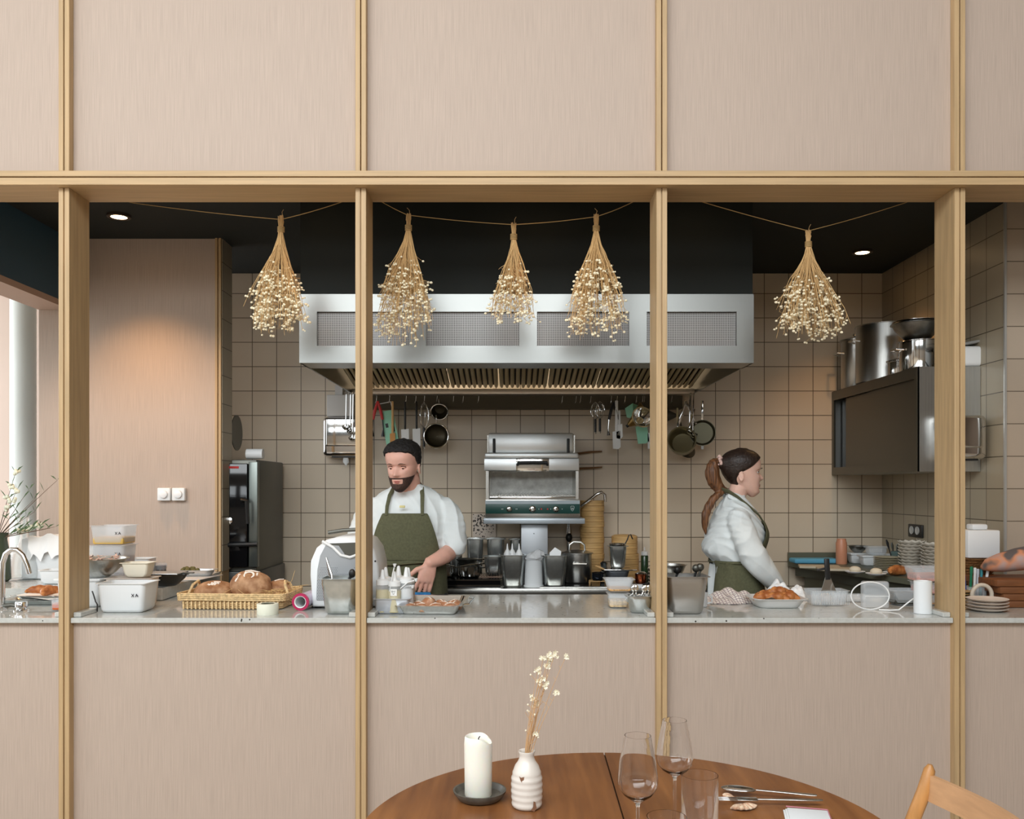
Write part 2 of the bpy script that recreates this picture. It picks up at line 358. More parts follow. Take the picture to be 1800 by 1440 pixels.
def mesh_mat():
    m = bpy.data.materials.new('perforated_mesh'); m.use_nodes = True; n = m.node_tree; bs = n.nodes['Principled BSDF']
    t = n.nodes.new('ShaderNodeTexCoord'); s = n.nodes.new('ShaderNodeSeparateXYZ'); n.links.new(t.outputs['Object'], s.inputs[0])
    o = []
    for a in (0, 2):
        k = n.nodes.new('ShaderNodeMath'); k.operation = 'PINGPONG'; k.inputs[1].default_value = .004; n.links.new(s.outputs[a], k.inputs[0])
        q = n.nodes.new('ShaderNodeMath'); q.operation = 'GREATER_THAN'; q.inputs[1].default_value = .0017; n.links.new(k.outputs[0], q.inputs[0]); o.append(q)
    mu = n.nodes.new('ShaderNodeMath'); mu.operation = 'MULTIPLY'; n.links.new(o[0].outputs[0], mu.inputs[0]); n.links.new(o[1].outputs[0], mu.inputs[1])
    mx = n.nodes.new('ShaderNodeMix'); mx.data_type = 'RGBA'; n.links.new(mu.outputs[0], mx.inputs[0])
    mx.inputs[6].default_value = rgb(150, 148, 146); mx.inputs[7].default_value = rgb(50, 48, 46)
    n.links.new(mx.outputs[2], bs.inputs['Base Color']); bs.inputs['Metallic'].default_value = .5; bs.inputs['Roughness'].default_value = .45
    return m
pm_ = mesh_mat()
for p in pans: MB().box(X(p[0], 4), X(p[1], 4), .016, .020, pz0, pz1).build('mesh_panel', pm_, hood)
# filters: each a framed bank of baffles, sloping down to the gutter
filt = mat('filter_steel', rgb(196, 184, 148), rough=.32, metal=.85)
gy = 5.24-HY; nf = 7; fx0, fx1 = HX0+.03, HX1-.03; fw = (fx1-fx0)/nf
A0, A1 = Vector((0, .215, .20)), Vector((0, gy-.02, .03))
for i in range(nf):
    f = MB(); x0 = fx0+i*fw
    for k in range(9):
        xc = x0+fw*(k+.5)/9; r = fw/9*.36
        n_ = (A1-A0).cross(Vector((1, 0, 0))).normalized()
        if n_.z > 0: n_ = -n_
        rings = []
        for t in (0, .04, .5, .965, 1.0):
            c = A0.lerp(A1, t); rad = r*(.6 if t in (1.0, 0) else 1)
            rings.append([c+Vector((xc+rad*math.cos(a), 0, 0))+n_*(rad*.9*max(0, math.sin(a))) for a in [PI*j/8 for j in range(9)]])
        f.loft(rings)
    f.build('filter_baffles', filt, hood)
    bk = MB(); up = Vector((0, 0, .012))
    bk.add([A0+Vector((x0+.004, 0, 0))+up, A0+Vector((x0+fw-.004, 0, 0))+up, A1+Vector((x0+fw-.004, 0, 0))+up, A1+Vector((x0+.004, 0, 0))+up], [(0,1,2,3)])
    bk.add([A0+Vector((x0+.004, 0, 0))+up*1.3, A0+Vector((x0+fw-.004, 0, 0))+up*1.3, A1+Vector((x0+fw-.004, 0, 0))+up*1.3, A1+Vector((x0+.004, 0, 0))+up*1.3], [(0,3,2,1)])
    bk.build('filter_backing', mat('filter_dark', rgb(38, 34, 26), rough=.5, metal=.5), hood)
    if i in (1, 2, 3, 4, 5):
        c = A0.lerp(A1, .42)+Vector((x0+.005, 0, -.02)); MB().lathe([(.001, -.006), (.014, 0), (.014, .01)], c=tuple(c), n=10).build('filter_latch', blk, hood)
for hx in (-.45, .55): MB().rbox(hx-.27, hx+.27, 4.62-HY-.08, 4.62-HY+.08, 2.215-zb, 2.235-zb, .004).build('fill_housing', steel_d, hood)  # housings for the added hood lamps
gt = MB().rbox(HX0+.01, HX1-.01, gy, gy+.05, -.008, .022, .004).rbox(HX0+.01, HX1-.01, gy+.05, 1.44, -.004, .02, .003)
gt.build('gutter', mat('gutter_steel', rgb(222, 210, 196), rough=.35, metal=.7), hood)
MB().box(HX0+.06, HX1-.06, 1.36, 1.44, -.085, -.006).build('shade_band', mat('shade_band_dark', rgb(84, 78, 64), rough=.5, metal=.4), hood)  # dark band put in for the hood's shade on the tiles
tag(MB().box(HX0+.004, HX1-.004, HY+.004, 5.45, zt+.002, CEIL-.002).build('hood_shroud', black_paint), 'black boxed duct shroud above the steel hood', 'duct')
# --- cooking counter
HT = .90
hob = thing('cooking_counter', 'long steel cooking counter under the extraction hood', 'kitchen counter', (0, 4.84, 0))
MB().box(-.60, .985, .02, .60, .08, HT-.04).build('cabinet_body', steel_d, hob)
MB().rbox(-.62, 1.0, 0, .615, HT-.04, HT, .003).build('steel_top', steel, hob)
for x in (-.55, -.02, .45): MB().rbox(x+.01, x+.44, .008, .02, .12, HT-.07, .002).build('cabinet_door', steel_v, hob)
for q, (x0, x1) in enumerate([(-.60, -.065), (.15, .80)]):
    t = thing('induction_hob', ['raised dark glass induction hob with steel edge rails on the left', 'flat dark glass induction hob under the big lidded pot'][q], 'hob', ((x0+x1)/2, 5.08, HT), group=None)
    w_ = (x1-x0)/2; h_ = .047 if q == 0 else .008
    MB().box(-w_, w_, -.185, .19, 0, h_).build('glass_top', blk_s, t)
    e = MB()
    for zz in ((.012, .042) if q == 0 else (.004,)): e.box(-w_-.003, w_+.003, -.19, -.184, zz-.003, zz+.003)
    e.build('edge_rail', steel_s, t)
# --- salamander grill on a pedestal
sx0, sx1, sd = X(852, 5.05), X(1020, 5.05), 5.05
sm = thing('salamander_grill', 'steel salamander grill with green control panel and raised hood', 'salamander grill', (X(936, sd), sd, Z(911, sd)))
def sl(px): return X(px, sd)-X(936, sd)
def sz(py): return Z(py, sd)-Z(911, sd)
b = MB().rbox(sl(853), sl(1020), 0, .30, 0, sz(878), .004)            # base housing
b.box(sl(854), sl(859), .0, .30, sz(878), sz(828)).box(sl(1012), sl(1017), .0, .30, sz(878), sz(828)).box(sl(854), sl(1017), .29, .30, sz(878), sz(760))
b.build('housing', steel, sm)
MB().rbox(sl(851), sl(1018), -.006, .30, sz(828)+.002, sz(806), .004).rbox(sl(852), sl(1017), -.004, .3, sz(806), sz(796), .01).rbox(sl(858), sl(1010), .06, .30, sz(796), sz(760), .012).build('top_hood', mat('salamander_steel', rgb(226, 229, 229), rough=.36, metal=.85), sm)
for p in (868, 1000): MB().rbox(sl(p)-.008, sl(p)+.008, .052, .0595, sz(800), sz(770), .007, 3).build('lift_slot', blk, sm)
hd = MB().rbox(sl(907), sl(965), -.012, -.006, sz(829), sz(806), .005).build('handle_plate', steel_s, sm)
MB().tube([(sl(910), -.012, sz(817)), (sl(911), -.035, sz(814)), (sl(936), -.040, sz(813.5)), (sl(961), -.035, sz(814)), (sl(962), -.012, sz(817))], .009, 10).build('handle_grip', blk, hd)
MB().rbox(sl(854), sl(1019), -.008, -.001, sz(903), sz(886), .001).build('control_panel', mat('green_panel', rgb(22, 66, 60), rough=.35), sm)
MB().box(sl(853), sl(1019), -.006, -.001, sz(886), sz(880)).build('trim_strip', mat('grey_trim', rgb(150, 158, 162), rough=.4, metal=.6), sm)
for p, r in ((895, .016), (936, .019), (977, .017)):
    k = MB().lathe([(r, 0), (r, .004), (r*.78, .007), (r*.7, .02), (r*.3, .022)], n=20, M=Matrix.Translation((sl(p), -.009, sz(895)))@Matrix.Rotation(PI/2, 4, 'X')).build('knob', steel_s, sm)
    MB().box(sl(p)-.002, sl(p)+.002, -.034, -.031, sz(895)-.002, sz(895)+r*.65).build('pointer', blk, k)
for p in (951.5, 962.5): MB().lathe([(.005, 0), (.004, .004)], n=12, M=Matrix.Translation((sl(p), -.009, sz(895)))@Matrix.Rotation(PI/2, 4, 'X')).build('indicator_lamp', red, sm)
wl = mat('white_print', rgb(225, 230, 228), rough=.5)
sc_ = [(-.010, .011), (-.005, .014), (0, .0125), (.005, .014), (.010, .011), (.009, -.003), (.005, -.010), (0, -.015), (-.005, -.010), (-.009, -.003)]
q_ = MB()
for i in range(10):
    a, c = Vector((sc_[i][0], 0, sc_[i][1])), Vector((sc_[(i+1) % 10][0], 0, sc_[(i+1) % 10][1]))
    q_.tube([a+Vector((sl(1006), -.0085, sz(894))), c+Vector((sl(1006), -.0085, sz(894)))], .0007, 4)
q_.box(sl(1006)-.006, sl(1006)+.006, -.0088, -.008, sz(894)+.002, sz(894)+.0035)
for dx in (-.003, .003): q_.box(sl(1006)+dx-.0016, sl(1006)+dx+.0016, -.0088, -.008, sz(894)-.006, sz(894)-.001)
for p in (882, 884, 907, 909, 947, 968, 988): q_.box(sl(p)-.0015, sl(p)+.0015, -.0088, -.008, sz(895)-.002, sz(895)+.002)
q_.build('panel_markings', wl, sm)
MB().box(sl(860), sl(1010), .02, .29, sz(900)-.016, sz(900)-.010).build('drip_slot', blk, sm)
rack = MB().rbox(sl(861), sl(1012), -.01, .002, sz(877), sz(873), .002)
for i in range(26):
    u = -1+2*(i+.5)/26; x = u*(sl(1010)-.004); s_ = .014*(1 if u < 0 else -1)
    rack.tube([(x-s_, .01, sz(872)), (x+s_, .27, sz(866))], .0026, 5)
rack.build('grill_rack', steel_s, sm)
MB().box(sl(860), sl(1012), .280, .289, sz(870), sz(828)).build('back_plate', steel_d, sm)
st = thing('grill_stand', 'grey steel pedestal and shelf carrying the salamander grill', 'stand', (X(939, sd), sd, HT))
zz = Z(911, sd)-HT
MB().rbox(X(850, sd)-X(939, sd), X(1028, sd)-X(939, sd), -.012, .30, zz-.032, zz-.001, .003).build('shelf', mat('shelf_grey', rgb(176, 184, 190), rough=.35, metal=.5), st)
MB().rbox(X(916, 5.1)-X(939, sd), X(963, 5.1)-X(939, sd), .05, .2, 0, zz-.033, .004).build('column', mat('column_grey', rgb(178, 182, 186), rough=.4, metal=.4), st)
MB().lathe([(.003, 0), (.002, .004)], n=8, M=Matrix.Translation((0, .048, zz-.09))@Matrix.Rotation(PI/2, 4, 'X')).build('screw', blk, st)
# pan handles sticking out behind the salamander
for q, (y0, y1, y2) in enumerate(((799, 794, 793), (824, 822.5, 821))):
    t = thing('frying_pan', ['frying pan behind the salamander, upper of the two brown handles', 'frying pan behind the salamander, lower of the two brown handles'][q], 'frying pan', (X(985, 5.38), 5.44, Z(y0, 5.38)), group=None)
    MB().lathe([(.05, 0), (.09, .002), (.105, .03), (.103, .03), (.088, .005), (.05, .004)], n=28, M=Matrix.Rotation(PI/2, 4, 'X')@Matrix.Scale(.8, 4)).build('pan_body', dark_steel, t)
    MB().tube([(.05, -.01, 0), (X(1042, 5.3)-X(985, 5.38), -.02, Z(y1, 5.38)-Z(y0, 5.38)), (X(1062, 5.3)-X(985, 5.38), -.02, Z(y2, 5.38)-Z(y0, 5.38))], [.007, .0065, .004], 8).build('handle', mat('brown_handle', rgb(120, 84, 50), rough=.4), t)
# --- combi oven behind the partition on the left
ov = thing('combi_oven', 'dark steel combi oven behind the partition edge on the left', 'oven', (-1.83, 4.84, 0))
MB().rbox(-.26, X(455, 4.90)+1.83, .02, .58, .55, Z(808, 4.84), .008).build('oven_body', dark_steel, ov)
xo = X(455, 4.84)+1.83
od = MB().rbox(-.26, xo-.055, -.03, .015, 1.02, Z(815, 4.84), .006).build('oven_door', blk_s, ov)
MB().tube([(xo-.075, -.03, Z(880, 4.84)), (xo-.07, -.07, Z(878, 4.84)), (xo-.045, -.075, Z(880, 4.84)), (xo-.04, -.07, Z(920, 4.84))], .011, 8).build('handle', blk, od)
MB().rbox(xo-.05, xo-.002, -.02, .018, 1.02, Z(812, 4.84), .004).build('side_trim', mat('oven_trim', rgb(110, 116, 112), rough=.3, metal=.8), ov)
MB().lathe([(.02, 0), (.02, .015), (.008, .02)], n=20, M=Matrix.Translation((xo-.15, -.032, Z(915, 4.84)))@Matrix.Rotation(PI/2, 4, 'X')).build('knob', steel_s, od)
MB().box(xo-.165, xo-.10, -.032, -.031, Z(820, 4.84)-.012, Z(820, 4.84)).build('badge', red, od)
MB().rbox(-.26, xo, -.02, .56, .56, .995, .006).build('lower_module', mat('oven_lower', rgb(48, 50, 48), rough=.3, metal=.4), ov)
MB().tube([(-.2, -.045, Z(962, 4.84)), (xo+.005, -.045, Z(956, 4.84))], .012, 8).build('rail_handle', blk, ov)
MB().box(-.24, xo-.04, .05, .55, 0, .55).build('oven_stand', dark_steel, ov)
t = MB().lathe([(.028, 0), (.028, .09)], n=20, M=Matrix.Translation((X(433, 4.9), 4.91, Z(807, 4.84)+.03))@Matrix.Rotation(PI/2, 4, 'Y'))
tag(t.build('cloth_roll', wht), 'small rolled white cloth on top of the combi oven', 'cloth')
# --- hand dryer / towel dispensers
def dispenser(label, x0, x1, z0, z1, d, left=True):
    t = thing('towel_dispenser', label, 'dispenser', ((x0+x1)/2, d, z0), group=None)
    w_, h = (x1-x0)/2, z1-z0
    MB().rbox(-w_, w_, 0, .11, 0, h, .03, 4).build('shell', chrome, t)
    MB().rbox(-w_*.82, w_*.70, -.010, .02, h*.26, h*.95, .008, 3).build('front_cover', steel_s, t)
    MB().box(-w_*.6, w_*.6, .02, .09, -.004, .002).build('slot', blk, t)
    return t
t = dispenser('chrome paper towel dispenser on the tiled wall left of the hood', X(566, 5.33), X(645, 5.33), Z(803, 5.33), Z(732, 5.33), 5.33)
MB().add([(-.012, .03, .0), (.016, .03, .0), (.02, .035, -.03), (.004, .03, -.055), (-.016, .034, -.03), (-.012, .05, .0), (.016, .05, .0)], [(0,1,2,3,4), (5,6,1,0), (4,3,2,1,0)]).build('paper_tip', wht, t)
dw = thing('wall_box', 'white wall box with conduit above the left chrome dispenser', 'wall box', (X(598, 5.36), 5.36, Z(733, 5.36)))
MB().rbox(X(574, 5.36)-X(598, 5.36), X(622, 5.36)-X(598, 5.36), 0, .098, .004, Z(694, 5.36)-Z(733, 5.36), .006).build('box_body', mat('box_grey_white', rgb(205, 202, 198), rough=.5), dw)
MB().box(X(586, 5.36)-X(598, 5.36), X(599, 5.36)-X(598, 5.36), .05, .098, Z(694, 5.36)-Z(733, 5.36), Z(676, 5.36)-Z(733, 5.36)).build('conduit', MATS['box_grey_white'], dw)
t = dispenser('chrome towel dispenser at the right tiled wall beside the corner', X(1664, 4.2), X(1736, 4.2), Z(808, 4.2), Z(729, 4.2), 4.19)
# --- wall cabinet on the right wall
cx, cy0, cy1, cz0, cz1 = 1.97, 4.31, 5.455, 1.53, 2.04
wc = thing('wall_cabinet', 'dark steel wall cabinet with sliding doors on the right wall', 'cabinet', (cx, cy0, cz0))
D_ = 2.275-cx; L_ = cy1-cy0; Hc = cz1-cz0
cab = mat('cabinet_dark_steel', rgb(96, 92, 80), rough=.32, metal=.75)
MB().box(0, D_, 0, .012, 0, Hc).box(0, D_, L_-.012, L_, 0, Hc).box(0, D_, .012, L_-.012, 0, .03).box(0, D_, .012, L_-.012, Hc-.03, Hc).box(D_-.01, D_, .012, L_-.012, .03, Hc-.03).build('carcass', steel_v, wc)
MB().box(-.004, .008, .0, .03, .0, Hc).box(-.004, .008, L_-.03, L_, 0, Hc).box(-.004, .008, .03, L_-.03, Hc-.055, Hc).box(-.004, .008, .03, L_-.03, 0, .045).build('face_frame', cab, wc)
MB().box(.012, .018, .06, .62, .045, Hc-.055).build('sliding_door', cab, wc)
MB().box(.02, .026, .60, .98, .045, Hc-.055).build('sliding_door', cab, wc)
MB().box(.05, .06, .98, L_-.03, .045, Hc-.055).build('shelf_interior', blk, wc)
# appliance on the wall top right: white hand dryer-like box
t = thing('kitchen_scale', 'white plastic appliance with tilted top on the cabinet by the right wall', 'appliance', (X(1716, 4.33), 4.33, cz1+.002))
q = X(1745, 4.3)-X(1716, 4.33)
MB().rbox(-.10, q, -.02, .16, .0, .10, .02, 3).build('appliance_body', wht, t)
MB().rbox(-.11, q-.01, -.01, .15, .0, .014, .006, 2, M=Matrix.Translation((0, 0, .115))@Matrix.Rotation(-.18, 4, 'Y')).build('tilted_lid', mat('grey_plastic', rgb(150, 150, 148), rough=.4), t)
# --- pots on the cabinet
def pot(label, x, y, z, r, h, m=None, lid=False, handles=True, name='stock_pot', group=None, loop=False):
    t = thing(name, label, 'pot', (x, y, z), group=group); m = m or steel_s
    MB().lathe([(r*.94, 0), (r, .008), (r, h-.004), (r+.006, h-.002), (r+.006, h), (r-.002, h), (r-.003, .012), (0.001, .010)], n=40).build('pot_body', m, t)
    if handles:
        for s in (-1, 1): MB().tube([(s*r, -.04, h*.72), (s*(r+.035), -.035, h*.74), (s*(r+.035), .035, h*.74), (s*r, .04, h*.72)], .005, 8).build('handle', m, t)
    if lid:
        l = MB().lathe([(r+.008, 0), (r+.008, .006), (r*.6, .018), (.001, .022)], n=40, c=(0, 0, h)).build('lid', m, t)
        if loop: MB().tube([(-.045, 0, h+.015), (-.042, 0, h+.05), (-.02, 0, h+.066), (.02, 0, h+.066), (.042, 0, h+.05), (.045, 0, h+.015)], .006, 8).build('lid_handle', m, l)
        else: MB().lathe([(.006, 0), (.006, .012), (.014, .016), (.010, .026), (.001, .028)], n=14, c=(0, 0, h+.018)).build('lid_knob', m, l)
    return t
pz = cz1+.001
pot('tall narrow steel pot at the far end of the wall cabinet top', 2.06, 5.33, pz, .080, .29, steel_v, lid=True)
pot('largest wide stock pot on top of the wall cabinet', 2.115, 5.05, pz, .15, .33, steel_v)
pot('low saucepan in front of the large pot on the wall cabinet', 2.10, 4.80, pz, .065, .09, steel_s, lid=True, handles=False, name='saucepan')
pot('bright medium pot with bowls on top, on the wall cabinet', 2.11, 4.61, pz, .092, .17, steel_s, name='casserole')
def bowl(label, x, y, z, r, h, m=None, group=None, name='mixing_bowl', rot=None):
    t = MB().lathe([(r*.42, 0), (r*.62, .25*h), (r*.85, .62*h), (r*.97, .96*h), (r+.006, h-.002), (r+.006, h), (r*.96, h-.001), (r*.83, .64*h), (r*.6, .28*h), (r*.40, .003), (.001, .003)], n=36)
    o = t.build(name, m or steel_s, label=label, cat='bowl', group=group); o.location = (x, y, z)
    if rot: o.rotation_euler = rot
    return o
bowl('wide dark rimmed steel bowl resting on the medium pot', 2.10, 4.60, pz+.172, .125, .085, steel_d)
bowl('smaller steel bowl nested in the wide bowl on the cabinet', 2.10, 4.60, pz+.185, .115, .085, steel_s)
# round rack disc on wall at far left (hanging lid)
t = MB().lathe([(.001, 0), (.085, .004), (.10, .012), (.10, .016), (.001, .014)], n=40, M=Matrix.Rotation(PI/2, 4, 'Y'))
o = t.build('round_baking_pan', dark_steel, label='round dark steel pan hanging behind the partition edge', cat='pan'); o.location = (X(402, 4.9), 5.0, Z(760, 4.95))
# --- right hand counter along the wall
rc = thing('side_prep_counter', 'grey green prep counter running along the right tiled wall', 'counter', (0, 0, 0))
gg = mat('grey_green_counter', rgb(98, 100, 84), rough=.45); RZ = 1.0
poly = [(1.69, 5.44), (1.97, 4.39), (2.03, 4.17), (2.265, 4.17), (2.265, 5.44)]
MB().prism(poly, RZ-.03, RZ).build('counter_top', gg, rc)
MB().prism([(1.73, 5.42), (2.0, 4.40), (2.06, 4.2), (2.26, 4.2), (2.26, 5.42)], RZ-.085, RZ-.031).build('apron_band', mat('grey_green_dark', rgb(70, 73, 62), rough=.5), rc)
MB().prism([(1.78, 5.40), (2.04, 4.42), (2.09, 4.24), (2.25, 4.24), (2.25, 5.40)], 0, RZ-.086).build('cabinet_body', gg, rc)
MB().box(1.69, 2.26, 5.425, 5.445, RZ, RZ+.055).build('back_rim', gg, rc)
# socket on right wall
so = thing('wall_socket', 'black double socket on the right tiled wall above the bowls', 'socket', (2.276, X(1.0, 1) and 4.99, Z(934, 4.95)))
MB().rbox(-.012, 0, -.085, .085, -.036, .036, .004).build('socket_plate', blk, so)
for s in (-.035, .035): MB().lathe([(.023, 0), (.023, .004), (.018, .002), (.001, .001)], n=20, M=Matrix.Translation((-.0125, s, .003))@Matrix.Rotation(-PI/2, 4, 'Y')).build('socket_face', mat('socket_grey', rgb(190, 190, 186), rough=.4), so)
# white twin switch on the partition
for q, px in enumerate((289, 314.5)):
    t = thing('dimmer_switch', ['white rotary dimmer on the pink partition, the twin farther from the wood trim', 'white rotary dimmer on the pink partition, the twin nearer the wood trim'][q], 'switch', (X(px, 4.68), 4.698, Z(869, 4.68)), group='dimmer switches')
    MB().rbox(-.034, .034, -.03, 0, -.034, .034, .005, 3).build('switch_box', wht, t)
    MB().lathe([(.021, 0), (.020, .012), (.017, .014), (.001, .014)], n=28, M=Matrix.Translation((.002, -.0305, 0))@Matrix.Rotation(PI/2, 4, 'X')).build('dial', mat('dial_white', rgb(240, 240, 240), rough=.3), t)
# --- hanging utensils on hooks below the hood gutter
UD = 5.30; uz = lambda py: Z(py, UD)
def hooks(pxs):
    for q, px in enumerate(pxs):
        x = X(px, UD)
        o = MB().tube([(x, UD+.0, uz(690)-.004), (x+.003, UD-.012, uz(697)), (x, UD-.008, uz(706)), (x-.004, UD-.02, uz(709)), (x, UD-.028, uz(706))], .0016, 6)
        o.build('hook', steel_s, label='steel S hook on the hood gutter rail above the tiles', cat='hook', group='steel hooks on the gutter rail')
hooks([662, 685, 714, 731, 746, 768, 797, 814, 841, 988, 1012, 1020, 1038, 1074, 1084, 1098, 1118, 1129, 1132, 1180])
def tongs(label, px, m, y0=706, y1=768):
    t = thing('tongs', label, 'tongs', (X(px, UD), UD-.022, uz(y0)))
    h = uz(y1)-uz(y0)
    for s in (-1, 1):
        a = MB().tube([(0, 0, 0), (s*.016, 0, h*.25), (s*.028, 0, h*.52)], [.006, .009, .008], 8, flat=.6).build('arm_grip', m, t)
        MB().tube([(s*.028, 0, h*.5), (s*.033, 0, h*.80), (s*.03, 0, h)], [.004, .0035, .011], 8, flat=.5).build('arm_tip', blk if m is red else steel_s, t)
tongs('red handled tongs with black tips hanging left under the hood', 665, red)
def spat(label, px, y0, y1, m_h, m_b, hw=.006, bw=.024, cut=.62, name='spatula', tilt=0, thick=.005, bladey=None):
    t = thing(name, label, 'spatula' if name == 'spatula' else name.replace('_', ' '), (X(px, UD), UD-.022, uz(y0)), rot=(0, tilt, 0))
    h = uz(y0)-uz(y1)
    MB().rbox(-hw, hw, -thick, thick, -h*cut, 0, .003).build('handle', m_h, t)
    MB().prism([(-bw, -h*cut), (bw*.9, -h*cut+.004), (bw, -h+.012), (bw*.4, -h), (-bw*.9, -h+.003)], -thick*.6, thick*.6, 1).build('blade', m_b, t)
    return t
spat('white rubber spatula with black handle, left of the black tongs spatula', 713, 706, 786, blk, wht, cut=.62)
spat('white rubber spatula with dark handle, beside the wire whisk', 733, 706, 787, blk, wht, cut=.60)
spat('long wooden spatula hanging over the mint tray', 691, 706, 792, wood_l, mat('orange_wood', rgb(214, 150, 78), rough=.5), hw=.007, bw=.016, cut=.66, name='wooden_spoon')
mt = thing('mint_rack', 'mint green plastic strainer board hanging at a slant under the hood', 'strainer', (X(677, UD), UD-.008, uz(708)), rot=(0, -.19, 0))
MB().box(-.038, .038, -.003, .003, -.29, -.05).build('board', mint, mt)
MB().tube([(-.036, 0, -.05), (-.034, 0, -.002), (.034, 0, -.002), (.036, 0, -.05)], .003, 6).build('wire_loop', wht, mt)
MB().box(-.022, -.006, -.0045, -.003, -.15, -.125).box(.01, .028, -.0045, -.003, -.18, -.15).build('cut_slot', blk, mt)
def whisk(label, px, y0, y1, flip=False):
    t = thing('whisk', label, 'whisk', (X(px, UD), UD-.02, uz(y0))); h = uz(y0)-uz(y1)
    w_ = MB()
    for k in range(5):
        a = PI*k/5; r = .028
        w_.tube([(r*math.cos(a)*math.sin(PI*u)**.6 if 0 < u < 1 else 0, r*math.sin(a)*math.sin(PI*u)**.6 if 0 < u < 1 else 0, -h*(.02+.55*(u if 1 else 0))) for u in [i/10 for i in range(11)]], .0009, 4)
        w_.tube([(-r*math.cos(a)*math.sin(PI*u)**.6 if 0 < u < 1 else 0, -r*math.sin(a)*math.sin(PI*u)**.6 if 0 < u < 1 else 0, -h*(.02+.55*u)) for u in [i/10 for i in range(11)]], .0009, 4)
    w_.build('wires', steel_s, t)
    MB().tube([(0, 0, -h*.56), (0, 0, -h*.95)], .007, 10).build('handle', blk, t)
    MB().tube([(0, 0, -h*.95), (.004, 0, -h*.98), (0, 0, -h)], .003, 6).build('ring', steel_s, t)
    return t
whisk('wire whisk hanging between the white spatula and the round strainer', 746, 706, 790)
whisk('first wire whisk with black handle right of the salamander', 1046, 706, 763)
whisk('second wire whisk with black handle beside the first, right of the salamander', 1054, 705, 762)
def strainer(label, px, py, r, y=UD-.05, depth=.05, tilt=0, handle=None):
    t = thing('strainer', label, 'strainer', (X(px, UD), y, uz(py)), rot=(PI/2+tilt, 0, 0))
    MB().tube([(r*math.cos(a), r*math.sin(a), 0) for a in [2*PI*i/32 for i in range(33)]], .0045, 8).build('rim', steel_s, t)
    MB().lathe([(r*.98, 0), (r*.9, -.5*depth), (r*.6, -.9*depth), (.001, -depth)], n=32, cap=False).build('mesh_basket', mat('fine_mesh', rgb(70, 64, 50), rough=.4, metal=.7), t)
    if handle: MB().tube([(0, r, 0), (0, r+handle*.5, .004), (0, r+handle, 0)], .004, 6).build('handle', steel_s, t)
    return t
strainer('small round strainer hanging above the larger one', 773, 725, .050, y=UD-.03, depth=.05, tilt=.5, handle=.035)
strainer('larger round strainer with dark mesh left of the salamander', 768, 767, .072, y=UD-.04, depth=.05, handle=.05)
t = tongs('black handled tongs hanging between whisks and white spatulas', 1078, blk, 708, 766)
spat('tall white spatula hanging right of the black tongs', 1083, 705, 790, wht, wht, hw=.009, bw=.024, cut=.64)
spat('shorter white spatula partly in front of the tall one', 1088, 722, 772, wht, wht, hw=.007, bw=.019, cut=.5)
spat('white spatula hanging at the edge of the third oak post', 1143, 746, 790, wht, wht, hw=.007, bw=.02, cut=.36)
t = spat('mint green spatula blade hanging below the steel sieve', 1122, 712, 781, mint, mint, hw=.006, bw=.036, cut=.55, tilt=-.12)
mb_ = thing('mint_bag', 'crumpled mint green cloth hanging behind the steel funnel', 'cloth', (X(1112, UD), UD+.005, uz(709)))
MB().add([(-.045, 0, -.03), (.0, -.01, .0), (.03, 0, -.01), (.02, -.012, -.06), (-.01, -.02, -.09), (-.035, -.006, -.085), (0, -.03, -.045)], [(0,1,6), (1,2,6), (2,3,6), (3,4,6), (4,5,6), (5,0,6), (0,5,4,3,2,1)]).build('cloth_fold', mint, mb_)
fu = thing('funnel', 'conical brown steel sieve hanging behind the steel bowl', 'sieve', (X(1118, UD), UD-.03, uz(738)), rot=(.2, .95, 0))
MB().lathe([(.075, .07), (.073, .07), (.012, -.06), (.010, -.06), (.0745, .075)], n=28, cap=False).build('cone', mat('brass_mesh', rgb(150, 122, 74), rough=.35, metal=.8), fu)
MB().lathe([(.008, -.075), (.010, -.055)], n=12).build('tip', blk, fu)
o = bowl('steel bowl hanging tilted with a strap at the third post', X(1124, 5.2), 5.19, uz(742), .058, .06, steel_s, name='steel_bowl', rot=(1.25, .5, 0))
# ladles at the left corner of the hood
def ladle(label, px, y0, y1, r=.024, d=5.2, name='ladle'):
    t = thing(name, label, 'ladle', (X(px, d), d, Z(y0, d))); h = Z(y0, d)-Z(y1, d)
    MB().tube([(0, .015, 0), (.004, 0, .004), (.0, 0, -.01), (-.002, 0, -h*.5), (-.004, 0, -h+r)], [.003, .003, .004, .0035, .004], 6).build('handle', steel_s, t)
    MB().lathe([(.001, -r), (r*.6, -r*.8), (r*.92, -r*.35), (r, 0), (r*.93, 0), (r*.55, -r*.7), (.001, -r*.9)], n=20, M=Matrix.Translation((0, -r*.6, -h+r))@Matrix.Rotation(.5, 4, 'X')).build('cup', steel_s, t)
ladle('steel ladle hanging over the left chrome dispenser, nearest the oven', 609, 691, 757, .024)
ladle('steel ladle hanging over the left chrome dispenser, nearest the oak post', 616.5, 691, 764, .022)
ladle('low steel ladle half hidden by the second oak post', 621, 691, 777, .026)
